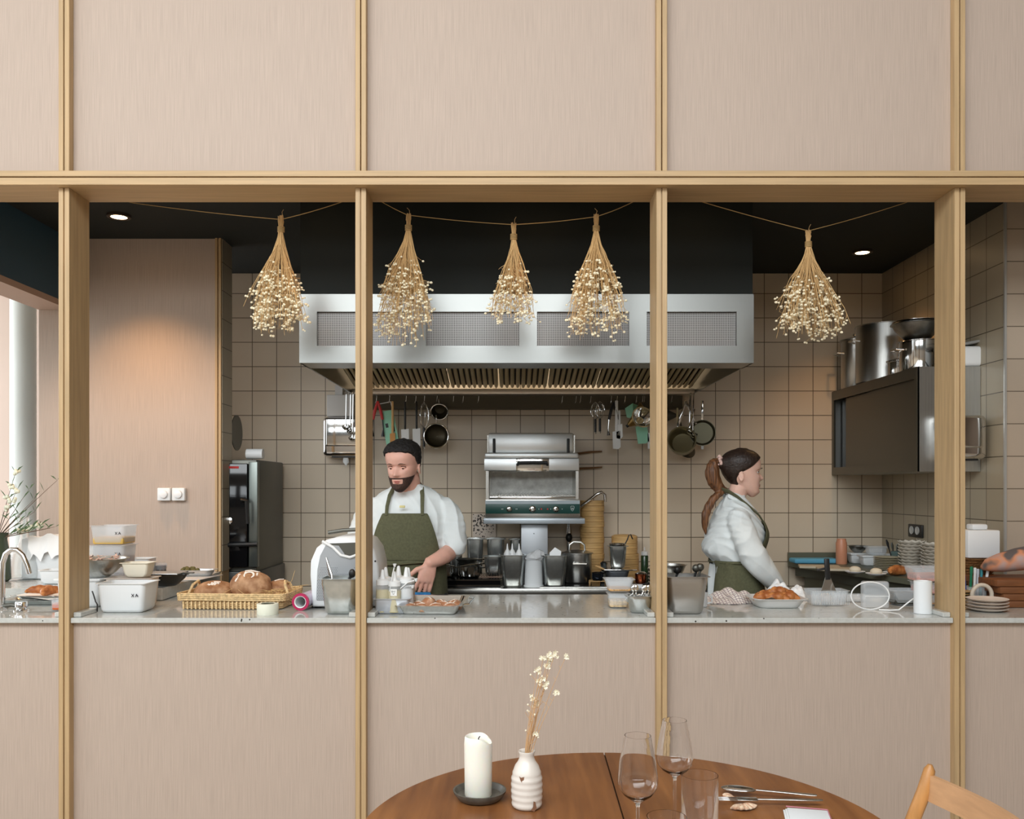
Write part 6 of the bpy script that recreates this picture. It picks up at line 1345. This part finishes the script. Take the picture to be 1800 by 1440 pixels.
rr_ = []
for i in range(13):
    v = i/12; yy = d0-.006-v*.488; bow = .045*math.sin(PI*v)
    cx0 = tx-.010+bow
    rr_.append([rel((cx0+.007+a, yy, tz-.022+b_)) for a, b_ in ((-.004, -.0), (.008, -.0), (.004, -.058), (-.009, -.058))])
MB().loft(rr_).build('back_rail', mat('chair_rail_wood', rgb(196, 152, 112), rough=.35, noise=((60, 6, 60), .08, None)), cw, smooth=50)
MB().rbox(-.475-.02+0, -.0-.03, -.02, .50, .425, .455, .012).build('seat', mat('woven_seat', rgb(206, 178, 128), rough=.8, noise=(60, .2, None)), cw)
# ------------------------------------------------------------------ people
def interp(tab, z):
    """smooth interpolation of rows (z, a, b, ...)"""
    zs = [r[0] for r in tab]
    if z <= zs[0]: return tab[0][1:]
    if z >= zs[-1]: return tab[-1][1:]
    i = max(k for k in range(len(zs)) if zs[k] <= z)
    t = (z-zs[i])/(zs[i+1]-zs[i]); res = []
    for c in range(1, len(tab[0])):
        p0 = tab[max(i-1, 0)][c]; p1 = tab[i][c]; p2 = tab[i+1][c]; p3 = tab[min(i+2, len(tab)-1)][c]
        res.append(.5*((2*p1)+(-p0+p2)*t+(2*p0-5*p1+4*p2-p3)*t*t+(-p0+3*p1-3*p2+p3)*t**3))
    return res
HEAD = [(-.012, .064, -.046, .010), (-.003, .075, -.034, .022), (.010, .083, -.016, .036), (.025, .085, .008, .047), (.045, .085, .036, .055), (.065, .087, .062, .061), (.085, .087, .078, .066), (.100, .084, .088, .070), (.115, .080, .094, .073), (.130, .086, .098, .075), (.150, .090, .100, .077), (.170, .086, .098, .076), (.190, .075, .088, .069), (.205, .058, .071, .056), (.217, .034, .044, .036), (.223, .010, .018, .012)]
def gs(x, s): return math.exp(-(x/s)**2)
def head_surface(z, th, male=False, hair=0):
    f, b, w = interp(HEAD, z)
    c, s = math.cos(th), math.sin(th)         # th=0 -> -y (face)
    cy = (b-f)/2; ry = (f+b)/2
    e = 2/2.25
    x = w*math.copysign(abs(s)**e, s); y = cy-ry*math.copysign(abs(c)**e, c)
    if hair: return x, y, z
    if c > 0:
        fr = c
        nose = 0
        if .066 < z < .125:
            t = (z-.070)/(.118-.070)
            if z >= .080: nose = .0245*(1-(z-.080)/(.045))**1.0 if z < .125 else 0
            else: nose = .0245*max(0, (z-.066)/.014)
            nose = max(nose, 0)
        y -= nose*gs(x, .0095+.006*max(0, 1-abs(z-.078)/.02))
        y -= .0060*gs(z-.051, .0055)*gs(x, .020)+.0055*gs(z-.0405, .0055)*gs(x, .017)-.0020*gs(z-.046, .0016)*gs(x, .018)
        y -= .0075*gs(z-.014, .012)*gs(x, .018)
        for sg in (-1, 1):
            y += .0085*gs(z-.113, .011)*gs(x-sg*.031, .015)
            y -= .0045*gs(z-.131, .007)*gs(x-sg*.028, .024)
            y -= .0045*gs(z-.088, .016)*gs(x-sg*.042, .018)
        y += .0020*gs(z-.030, .006)*gs(x, .018)
    return x, y, z
def head_mesh(b, M, male=False, m=64, k=58):
    rings = []
    for i in range(k+1):
        z = -.012+.235*i/k
        rings.append([M @ Vector(head_surface(z, 2*PI*j/m, male)) for j in range(m)])
    b.loft(rings)
    for s in (-1, 1):      # ears
        E = M @ Matrix.Translation((s*.0715, .018, .087)) @ Matrix.Rotation(s*.35, 4, 'Z') @ Matrix.Rotation(-.15, 4, 'X')
        b.ball((s*.004, 0, 0), (.006, .012, .022), 14, 10, M=E)
        b.tube([E @ Vector((s*(.008), .013*math.sin(a)*1.0, .023*math.cos(a))) for a in [-.5+3.6*i/12 for i in range(13)]], .0036, 8)
def solid(name, b, m, parent, vox=.0035, smooth=3, fac=.5, disp=None, M=None):
    """one continuous closed surface from overlapping pieces"""
    me = bpy.data.meshes.new(name); me.from_pydata([tuple(p) for p in b.v], [], b.f)
    bm = bmesh.new(); bm.from_mesh(me); bmesh.ops.triangulate(bm, faces=[f for f in bm.faces if len(f.verts) > 4]); bmesh.ops.recalc_face_normals(bm, faces=bm.faces); bm.to_mesh(me); bm.free()
    o = bpy.data.objects.new(name, me); C.objects.link(o)
    r = o.modifiers.new('r', 'REMESH'); r.mode = 'VOXEL'; r.voxel_size = vox; r.use_smooth_shade = True
    if smooth: s = o.modifiers.new('s', 'SMOOTH'); s.iterations = smooth; s.factor = fac
    bpy.context.view_layer.update()
    dg = bpy.context.evaluated_depsgraph_get(); ev = o.evaluated_get(dg); m2 = bpy.data.meshes.new_from_object(ev, depsgraph=dg)
    o.modifiers.clear(); old = o.data; o.data = m2; bpy.data.meshes.remove(old); m2.name = name
    if disp:
        n = len(m2.vertices); co = np.empty(n*3, dtype=np.float32); m2.vertices.foreach_get('co', co); co = co.reshape(-1, 3)
        no = np.empty(n*3, dtype=np.float32); m2.vertex_normals.foreach_get('vector', no); no = no.reshape(-1, 3)
        co += no*disp(co)[:, None]; m2.vertices.foreach_set('co', co.ravel()); m2.update()
    m2.materials.clear(); m2.materials.append(m); m2.shade_smooth(); o.parent = parent
    return o
def limb(b, pts, rad, n=16, sub=4):
    P = [Vector(p) for p in pts]; out = []; rr = []
    for i in range(len(P)-1):
        p0, p1, p2, p3 = P[max(i-1, 0)], P[i], P[i+1], P[min(i+2, len(P)-1)]
        for k in range(sub):
            t = k/sub
            out.append(.5*((2*p1)+(-p0+p2)*t+(2*p0-5*p1+4*p2-p3)*t*t+(-p0+3*p1-3*p2+p3)*t**3)); rr.append(rad[i]*(1-t)+rad[i+1]*t)
    out.append(P[-1]); rr.append(rad[-1])
    b.tube(out, rr, n)
    b.ball(tuple(out[0]), rr[0], n, 8); b.ball(tuple(out[-1]), rr[-1], n, 8)
def torso(b, tab, n=40, e=2.3):
    """rows: z, half width, front depth, back depth, x shift, y shift"""
    rings = []
    z0, z1 = tab[0][0], tab[-1][0]; m = 40
    for i in range(m+1):
        z = z0+(z1-z0)*i/m; w, f, bk, sx, sy = interp(tab, z); ring = []
        for j in range(n):
            t = 2*PI*j/n; c, s = math.cos(t), math.sin(t); q = 2/e
            x = w*math.copysign(abs(s)**q, s); y = -(f if c > 0 else bk)*math.copysign(abs(c)**q, c)
            ring.append((x+sx, y+sy, z))
        rings.append(ring)
    b.loft(rings)
def hand(b, wrist, dirv, palmn, side, s=1.0, curl=.5, spread=.12, thumb_out=1.0):
    """wrist, direction of the fingers, palm normal (where the palm faces), side: unit vector towards the thumb"""
    d = Vector(dirv).normalized(); pn = Vector(palmn).normalized(); sd = Vector(side).normalized(); w = Vector(wrist)
    rings = []
    for t, wd, th in ((-.02, .026, .019), (.0, .028, .018), (.03, .037, .015), (.06, .041, .014), (.085, .040, .012), (.095, .034, .009)):
        c = w+d*t*s
        rings.append([c+sd*wd*s*math.cos(a)+pn*th*s*math.sin(a) for a in [2*PI*j/16 for j in range(16)]])
    b.loft(rings)
    L = [(.031, .045, .025, .022), (.010, .050, .030, .024), (-.011, .046, .028, .023), (-.030, .036, .021, .020)]
    for k, (off, a_, b_, c_) in enumerate(L):
        p = w+d*.085*s+sd*off*s; pts = [p-d*.02*s, p]; ang_ = curl*.5; dr_ = d+sd*spread*(1.2-k)*.5
        for seg_, l in enumerate((a_, b_, c_)):
            v = (dr_.normalized()*math.cos(ang_)+pn*math.sin(ang_)); p = p+v*l*s; pts.append(p); ang_ += curl*.6
        b.tube(pts, [.0095*s, .0092*s, .0085*s, .0078*s, .0062*s], 10); b.ball(tuple(pts[-1]), .0062*s, 8, 6)
    p = w+d*.022*s+sd*.026*s; pts = [p-sd*.012*s]
    for v, l in (((d*.7+sd*.75*thumb_out+pn*.25), .034), ((d*.85+sd*.5*thumb_out+pn*.25), .032), ((d*.95+sd*.3*thumb_out+pn*.2), .025)): p = p+v.normalized()*l*s; pts.append(p)
    b.tube(pts, [.014*s, .0125*s, .0105*s, .0075*s], 10); b.ball(tuple(pts[-1]), .0075*s, 8, 6)
skin_w = mat('skin_light', rgb(228, 186, 168), rough=.5, sss=.15, noise=(25, .04, None))
skin_m = mat('skin_warm', rgb(222, 172, 154), rough=.5, sss=.15, noise=(25, .05, None))
lipm = mat('lips', rgb(178, 104, 94), rough=.4); browm = mat('brow_hair', rgb(56, 38, 28), rough=.8)
eye_w = mat('eye_white', rgb(216, 210, 204), rough=.15); iris = mat('iris_brown', rgb(48, 30, 20), rough=.1)
shirt_m = mat('white_shirt', rgb(226, 232, 232), rough=.85, noise=(14, .03, None), bump=.15)
apron_m = mat('olive_apron', rgb(90, 90, 66), rough=.85, noise=(90, .10, None), bump=.1)
hairm = mat('dark_brown_hair', rgb(44, 32, 26), rough=.45, noise=((14, 90, 90), .3, None), bump=.3)
hairm2 = mat('hair_tips', rgb(128, 84, 50), rough=.5, noise=((140, 140, 6), .35, rgb(74, 48, 32)), bump=.3)
hairb = mat('black_hair', rgb(26, 23, 22), rough=.7, noise=(120, .4, None), bump=.6)
trous = mat('dark_trousers', rgb(50, 50, 54), rough=.8)
def face_parts(M, p, brow_z=.131, eyes_down=0, closed=None):
    for s in (-1, 1):
        MB().ball((s*.031, -.0632, .1175-(.004 if closed else 0)), (.0138, .0132, .0088 if closed else .0062), 20, 12, M=M).build('eyelid', closed or skin_w, p, smooth=80)
        e = MB().ball((s*.031, -.0630, .113), (.0125, .0125, .0085), 20, 14, M=M).build('eyeball', eye_w, p, smooth=80)
        MB().ball((s*.0312, -.0738, .1125-eyes_down), (.0054, .0022, .0054), 14, 8, M=M).build('iris', iris, e, smooth=80)
        lid_ = MB(); lid_.tube([M @ Vector((s*(.031+.0145*u), -.0752+.007*u*u, .1150+.0035*(1-u*u))) for u in [-1+2*i/8 for i in range(9)]], .0018, 6); lid_.build('eyelashes', browm, p)
        br = MB(); br.tube([M @ Vector((s*(.016+.032*u), -.0935+.013*u*u+.002*u, brow_z+.0045*math.sin(PI*min(1, u*1.1))-.002*u)) for u in [i/8 for i in range(9)]], [.0016, .0026, .0028, .0027, .0025, .0022, .0018, .0014, .0008], 6, flat=.6); br.build('eyebrow', browm, p)
    lp = MB()
    for zz, yy, r, wd in ((.0495, -.0905, .0036, .019), (.0415, -.0895, .0040, .016)):
        lp.tube([M @ Vector((wd*u, yy+.010*u*u, zz-.0015*u*u*(-1 if zz < .045 else 1))) for u in [-1+2*i/10 for i in range(11)]], [r*(.35+.65*math.sqrt(max(0, 1-u*u))) for u in [-1+2*i/10 for i in range(11)]], 8)
    lp.build('lips', lipm, p)
def strand_noise(co): return np.zeros(len(co))
# ------------------------------------------------------------------ the woman in profile, facing right
WX, WY = 1.080, 4.46
wm_ = thing('person', 'person in profile with long brown ponytail, white shirt and olive apron, looking right', 'person', (WX, WY, 0), PI/2)
# local frame: faces -y, her right side is -x ; rotated +90 deg she faces +X and her right side is towards the camera
top_z = 1.645; HS = 1.0
Mh = Matrix.Translation((0, -.072, top_z-.226)) @ Matrix.Rotation(.04, 4, 'X')
b = MB(); head_mesh(b, Mh)
limb(b, [(0, -.015, 1.32), (0, -.038, 1.38), (0, -.062, 1.455)], [.056, .046, .045], 20)
torso(b, [(.80, .155, .11, .10, 0, -.02), (.92, .160, .115, .10, 0, -.025), (1.05, .125, .095, .075, 0, -.03), (1.18, .140, .125, .085, 0, -.025), (1.27, .145, .110, .075, 0, -.02), (1.34, .110, .065, .055, 0, -.025), (1.385, .056, .045, .045, 0, -.03)])
for s in (-1, 1):
    limb(b, [(s*.085, 0, .84), (s*.09, -.01, .48), (s*.09, .01, .10)], [.085, .058, .038], 16)
    limb(b, [(s*.09, .01, .06), (s*.09, -.12, .03)], [.040, .030], 12)
    sh_, el, wr_ = (s*.152, -.025, 1.300), (s*.190, -.090, 1.10), (s*.120, -.215, .97)
    limb(b, [sh_, (s*.180, -.05, 1.21), el, (s*.168, -.145, 1.035), wr_], [.042, .040, .038, .034, .026], 16)
    hand(b, wr_, (-s*.25, -.75, -.35), (0, -.3, -.9), (-s*.9, -.25, .1), .92, curl=.7)
solid('body', b, skin_w, wm_, vox=.0036, smooth=2, fac=.4)
face_parts(Mh, wm_)
# shirt: loose torso and full sleeves
b = MB()
torso(b, [(1.02, .145, .110, .085, 0, -.025), (1.075, .145, .112, .088, 0, -.025), (1.10, .152, .120, .108, 0, -.02), (1.135, .162, .142, .140, 0, -.02), (1.17, .166, .158, .138, 0, -.02), (1.22, .166, .165, .122, 0, -.02), (1.27, .158, .150, .103, 0, -.02), (1.32, .158, .112, .082, 0, -.022), (1.365, .118, .078, .066, 0, -.028), (1.40, .062, .056, .054, 0, -.038), (1.418, .055, .050, .050, 0, -.044)])
for s in (-1, 1):
    limb(b, [(s*.142, -.022, 1.295), (s*.182, -.045, 1.21), (s*.198, -.085, 1.115), (s*.178, -.145, 1.045), (s*.140, -.205, .985)], [.060, .064, .066, .058, .044], 20)
def wr_disp(seed, amp):
    def f(co):
        x, y, z = co[:, 0], co[:, 1], co[:, 2]
        q = 1-2*np.abs(np.sin(42*z-50*y+3*np.sin(17*x+15*z+seed)+seed))**.7; r = 1-2*np.abs(np.sin(34*z+46*x+3*np.sin(20*y-14*z)+seed*1.7))**.7
        m = .5+.5*np.sin(11*x+9*z+seed*2.3)
        a = .55*q*m+.55*r*(1-m)+.3*(1-2*np.abs(np.sin(48*z-22*y+18*x+3*np.sin(20*z)+seed)))*np.sin(13*y+10*z+seed)
        return (a*amp).astype(np.float32)
    return f
solid('shirt', b, shirt_m, wm_, vox=.006, smooth=6, fac=.5, disp=wr_disp(1.3, .0065))
# collar
b = MB()
for s in (-1, 1):
    b.add([(s*.040, .005, 1.436), (s*.056, -.045, 1.428), (s*.040, -.098, 1.395), (s*.010, -.128, 1.350), (s*.045, -.158, 1.315), (s*.078, -.118, 1.355), (s*.080, -.045, 1.388), (s*.062, .022, 1.395)], [(0, 1, 6, 7), (1, 2, 5, 6), (2, 3, 4, 5)])
cl_ = b.build('collar', shirt_m, wm_, smooth=80); md = cl_.modifiers.new('t', 'SOLIDIFY'); md.thickness = .004; md = cl_.modifiers.new('s', 'SUBSURF'); md.levels = 2; md.render_levels = 2
def shell(rows, name, m, parent, th=.004, sub=1):
    b = MB(); b.loft(rows, False, False); o = b.build(name, m, parent, smooth=80)
    md = o.modifiers.new('t', 'SOLIDIFY'); md.thickness = th; md.offset = 1
    if sub: md = o.modifiers.new('s', 'SUBSURF'); md.levels = sub; md.render_levels = sub
    return o
def wrap(tab, z0, z1, a0, a1, off, nz=16, na=26, fold=0):
    rows = []
    for i in range(nz+1):
        z = z0+(z1-z0)*i/nz; w, f, bk, sx, sy = interp(tab, z); row = []
        aa0 = a0(z) if callable(a0) else a0; aa1 = a1(z) if callable(a1) else a1
        for j in range(na+1):
            t = aa0+(aa1-aa0)*j/na; c, s = math.cos(t), math.sin(t); q = 2/2.3; o_ = off+fold*math.sin(9*t+z*12)
            x = (w+o_)*math.copysign(abs(s)**q, s); y = -((f if c > 0 else bk)+o_)*math.copysign(abs(c)**q, c)
            row.append((x+sx, y+sy, z))
        rows.append(row)
    return rows
WT = [(.45, .19, .17, .14, 0, -.02), (.80, .180, .155, .12, 0, -.02), (.92, .172, .148, .110, 0, -.022), (1.02, .155, .132, .098, 0, -.025), (1.08, .148, .120, .092, 0, -.025), (1.135, .162, .145, .140, 0, -.02), (1.22, .166, .168, .122, 0, -.02), (1.30, .146, .140, .1, 0, -.02)]
shell(wrap(WT, .45, 1.095, -2.75, 2.75, .008, 16, 44, .003), 'apron_skirt', apron_m, wm_)
bib = shell(wrap(WT, 1.08, 1.285, lambda z: -1.15+.60*(z-1.08)/.2, lambda z: 1.15-.60*(z-1.08)/.2, .012, 10, 16, .0), 'apron_bib', apron_m, wm_)
tp_ = MB()
for z, o_ in ((1.035, .012), (1.045, .012)):
    w, f, bk, sx, sy = interp(WT, z)
    pass
tp_.tube([((.150+.012)*math.sin(t), -((.122 if math.cos(t) > 0 else .094)+.014)*math.cos(t)-.025, 1.082) for t in [2*PI*i/40 for i in range(41)]], .008, 8, flat=.4)
tp_.build('apron_tie', apron_m, wm_)
for s in (-1, 1):
    bb_ = MB(); bb_.tube([(s*.088, -.165, 1.272), (s*.098, -.135, 1.315), (s*.094, -.085, 1.362), (s*.078, -.035, 1.405), (s*.058, .005, 1.432), (s*.030, .020, 1.438), (0, .024, 1.440)], [.008, .009, .011, .015, .019, .020, .020], 10, flat=.28)
    bb_.build('neck_strap', apron_m, wm_, smooth=70)
tr_ = MB()
for s in (-1, 1): limb(tr_, [(s*.085, 0, .88), (s*.09, -.01, .48), (s*.09, .012, .11)], [.100, .072, .062], 16)
torso(tr_, [(.80, .165, .10, .11, 0, 0), (.90, .165, .10, .115, 0, 0)]); solid('trousers', tr_, trous, wm_, vox=.008, smooth=3)
shoes = MB()
for s in (-1, 1):
    MB().rbox(s*.09-.045, s*.09+.045, -.18, .07, 0, .075, .03, 3).build('shoe', blk, wm_)
# hair: cap swept back, ponytail, scrunchie
b = MB(); rings = []; m = 56
for i in range(41):
    z = .030+.196*i/40; ring = []
    for j in range(m):
        th = 2*PI*j/m; zz = min(z, .2229); x, y, _ = head_surface(zz, th, hair=1)
        c = math.cos(th)                                     # 1 = face side
        # hairline: front boundary angle depends on height
        lim = interp([(.02, -.9), (.05, -.74), (.08, -.55), (.10, -.30), (.120, .05), (.14, .33), (.165, .62), (.180, .90), (.19, 1.1), (.24, 1.2)], z)[0]
        k = 1.0 if c < lim else 0
        g_ = 1/(1+math.exp((c-lim)*26))
        off_ = -.006+.017*g_
        r = math.hypot(x, y-.01); x += x/r*off_ if r > .004 else 0; y += (y-.01)/r*off_ if r > .004 else 0
        ring.append(Mh @ Vector((x, y, z+.006*max(0, (z-.19)/.036))))
    rings.append(ring)
b.loft(rings)
b.ball(tuple(Mh @ Vector((0, .102, .150))), (.030, .03, .03), 14, 10)
hair = solid('hair', b, hairm, wm_, vox=.004, smooth=5, fac=.5)
pt = MB(); B0 = Mh @ Vector((0, .118, .160))
limb(pt, [B0, B0+Vector((0, .024, -.010)), B0+Vector((0, .034, -.050)), B0+Vector((0, .026, -.095)), B0+Vector((0, .002, -.130)), B0+Vector((0, -.020, -.148))], [.014, .027, .036, .035, .030, .017], 16)
limb(pt, [B0+Vector((0, -.025, -.140)), B0+Vector((-.015, .0, -.160)), B0+Vector((-.02, .030, -.185)), B0+Vector((-.02, .055, -.225)), B0+Vector((-.02, .073, -.275)), B0+Vector((-.015, .074, -.325)), B0+Vector((-.012, .070, -.365))], [.016, .017, .019, .021, .020, .015, .005], 14)
solid('ponytail', pt, hairm2, wm_, vox=.0045, smooth=3, disp=lambda co: (.0011*np.sin(co[:, 0]*420+3*np.sin(co[:, 2]*30))+.0012*np.sin(co[:, 1]*330+4*np.sin(co[:, 2]*22))).astype(np.float32))
tl = MB(); rws = []
for i in range(9):
    z = 1.07-.30*i/8; rws.append([(.02*math.sin(i)+x_, .062+.030*i/8*(1+.5*math.sin(x_*60))+.012*math.sin(x_*40+i*.3), z) for x_ in [-.10+.2*j/12 for j in range(13)]])
shell(rws, 'shirt_tail', shirt_m, wm_, th=.003)
scn = MB()
scn.tube([tuple(B0+Vector((.024*math.cos(a)*(1+.14*math.sin(6*a)), .004*math.sin(5*a)-.002, .024*math.sin(a)*(1+.14*math.cos(7*a))))) for a in [2*PI*i/48 for i in range(49)]], [.0075+.0022*math.sin(i*1.9) for i in range(49)], 8)
scn.build('scrunchie', mat('blush_fabric', rgb(222, 188, 176), rough=.8, noise=(60, .2, None)), wm_, smooth=70)
tag(MB().rbox(-.003, .003, -.013, .013, -.003, .003, .002, M=Mh @ Matrix.Translation((-.062, -.036, .172)) @ Matrix.Rotation(-.5, 4, 'X') @ Matrix.Rotation(.45, 4, 'Z')).build('hair_clip', mat('clip_silver', rgb(206, 200, 200), rough=.3, metal=.5), wm_), 'small pale hair clip')
# ------------------------------------------------------------------ the man, facing the camera with bowed head
MX, MY_ = X(716, 4.46), 4.50
mn = thing('person', 'dark haired person in white t-shirt and olive apron, head bowed, hand lowered', 'person', (MX, MY_, 0), -.06)
mt_z = 1.675
Mm = Matrix.Translation((-.010, -.045, mt_z-.222)) @ Matrix.Rotation(-.22, 4, 'Z') @ Matrix.Rotation(.22, 4, 'X') @ Matrix.Scale(1.03, 4)
b = MB(); head_mesh(b, Mm, True)
limb(b, [(0, .04, 1.38), (0, .025, 1.43), (0, -.005, 1.50)], [.072, .062, .060], 20)
torso(b, [(.82, .165, .10, .10, 0, 0), (.95, .165, .10, .10, 0, 0), (1.10, .155, .10, .09, 0, 0), (1.25, .175, .10, .09, 0, .01), (1.34, .180, .09, .09, 0, .02), (1.42, .120, .06, .065, 0, .03), (1.455, .070, .045, .055, 0, .03)])
for s in (-1, 1):
    limb(b, [(s*.095, 0, .86), (s*.10, -.01, .48), (s*.10, .01, .10)], [.095, .065, .042], 16)
    limb(b, [(s*.10, .01, .06), (s*.10, -.14, .03)], [.045, .032], 12)
sR, sL = (-.172, .02, 1.335), (.172, .02, 1.335)
# his left arm (right in the picture): upper arm down, forearm forward and across, hand hanging
eL, wL = (.222, .0, 1.150), (.135, -.15, 1.085)
limb(b, [sL, (.218, .012, 1.27), eL, (.190, -.09, 1.11), wL], [.046, .050, .043, .041, .030], 18)
hand(b, wL, (-.22, -.22, -.93), (-.45, .80, -.1), (-.88, -.38, .15), 1.08, curl=.42, thumb_out=1.25)
eR, wR = (-.245, -.02, 1.12), (-.20, -.16, .98)
limb(b, [sR, (-.225, .015, 1.27), eR, (-.225, -.09, 1.05), wR], [.046, .050, .043, .041, .030], 18)
hand(b, wR, (.15, -.5, -.8), (.6, .4, 0), (.5, -.6, .2), 1.02, curl=.5)
solid('body', b, skin_m, mn, vox=.0038, smooth=2, fac=.4)
face_parts(Mm, mn, eyes_down=.003, closed=skin_m)
bd = MB(); rings = []
for i in range(17):
    z = -.010+.075*i/16; ring = []
    for j in range(49):
        th = -1.75+3.5*j/48; x, y, _ = head_surface(z, th)
        r = math.hypot(x, y); edge = min(1, (1.75-abs(th))*3, (z+.012)*120)
        if z > .036 and abs(th) < .55: edge = min(edge, max(-.4, (z-.0545)*200)) if z > .056 else min(edge, -.3+max(0, (abs(th)-.35)*5))
        o_ = .0032*edge-.0012*(1-edge)
        ring.append(Mm @ Vector((x*(1+o_/r), y*(1+o_/r), z)))
    rings.append(ring)
bd.loft(rings, False, False); bd.build('beard', mat('beard_brown', rgb(66, 46, 38), rough=.8, noise=(160, .4, None), bump=.4), mn, smooth=80)
b = MB(); rings = []
for i in range(41):
    z = .085+.141*i/40; ring = []
    for j in range(m):
        th = 2*PI*j/m; zz = min(z, .2229); x, y, _ = head_surface(zz, th, hair=1); c = math.cos(th)
        lim = interp([(.08, -.35), (.11, -.1), (.13, .1), (.155, .25), (.178, .55), (.188, .95), (.19, 1.2), (.24, 1.3)], z)[0]
        g_ = 1/(1+math.exp((c-lim)*26)); off_ = -.006+.016*g_+.004*g_*max(0, min(1, (z-.15)/.04))
        r = math.hypot(x, y-.01)
        if r > .004: x += x/r*off_; y += (y-.01)/r*off_
        ring.append(Mm @ Vector((x, y, z+.012*max(0, (z-.18)/.046))))
    rings.append(ring)
b.loft(rings)
rv = random.Random(6)
solid('hair', b, hairb, mn, vox=.004, smooth=3, disp=lambda co: (.0025*np.sin(co[:, 0]*160)*np.sin(co[:, 1]*150)*np.sin(co[:, 2]*140)).astype(np.float32))
b = MB()
torso(b, [(.90, .185, .115, .12, 0, 0), (1.0, .180, .115, .115, 0, 0), (1.10, .178, .115, .108, 0, 0), (1.25, .198, .122, .112, 0, .01), (1.34, .200, .112, .110, 0, .02), (1.41, .172, .085, .090, 0, .03), (1.450, .108, .066, .072, 0, .03), (1.468, .076, .060, .068, 0, .026)])
limb(b, [(.184, .022, 1.345), (.218, .018, 1.29), (.234, .005, 1.20), (.238, -.01, 1.155)], [.060, .064, .064, .060], 20)
limb(b, [(-.184, .022, 1.345), (-.225, .018, 1.28), (-.248, .0, 1.19), (-.250, -.02, 1.13)], [.060, .066, .068, .062], 20)
solid('shirt', b, shirt_m, mn, vox=.006, smooth=5, disp=wr_disp(4.1, .0060))
MT = [(.50, .20, .15, .13, 0, 0), (.90, .188, .120, .122, 0, 0), (1.0, .183, .120, .118, 0, 0), (1.10, .180, .118, .110, 0, 0), (1.25, .200, .126, .114, 0, .01), (1.34, .205, .118, .114, 0, .02)]
shell(wrap(MT, .50, 1.10, -1.9, 1.9, .008, 16, 40, .003), 'apron_skirt', apron_m, mn)
shell(wrap(MT, 1.09, 1.325, lambda z: -1.25+.75*((z-1.09)/.235)**.8, lambda z: 1.25-.75*((z-1.09)/.235)**.8, .010, 12, 22, .0015), 'apron_bib', apron_m, mn)
ti = MB(); ti.tube([((.182+.022)*math.sin(t), -(.118+.020)*math.cos(t), 1.075+.006*math.sin(3*t)) for t in [-2.2+4.4*i/40 for i in range(41)]], .010, 8, flat=.35); ti.build('apron_tie', apron_m, mn)
for s in (-1, 1):
    bb_ = MB(); bb_.tube([(s*.090, -.112, 1.315), (s*.088, -.100, 1.36), (s*.082, -.062, 1.415), (s*.070, -.01, 1.452), (s*.045, .055, 1.475), (0, .08, 1.478)], [.008, .009, .010, .012, .012, .012], 8, flat=.35); bb_.build('neck_strap', apron_m, mn, smooth=70)
tag(MB().rbox(-.022, .006, -.1265, -.118, 1.352, 1.364, .003).build('chest_print', mat('pale_yellow_print', rgb(222, 210, 150), rough=.7), mn), 'small pale yellow print on the chest')
tr_ = MB()
for s in (-1, 1): limb(tr_, [(s*.095, 0, .90), (s*.10, -.01, .48), (s*.10, .012, .11)], [.108, .078, .066], 16)
torso(tr_, [(.82, .175, .105, .11, 0, 0), (.92, .175, .105, .11, 0, 0)]); solid('trousers', tr_, trous, mn, vox=.008, smooth=3)
for s in (-1, 1): MB().rbox(s*.10-.05, s*.10+.05, -.20, .08, 0, .075, .03, 3).build('shoe', blk, mn)
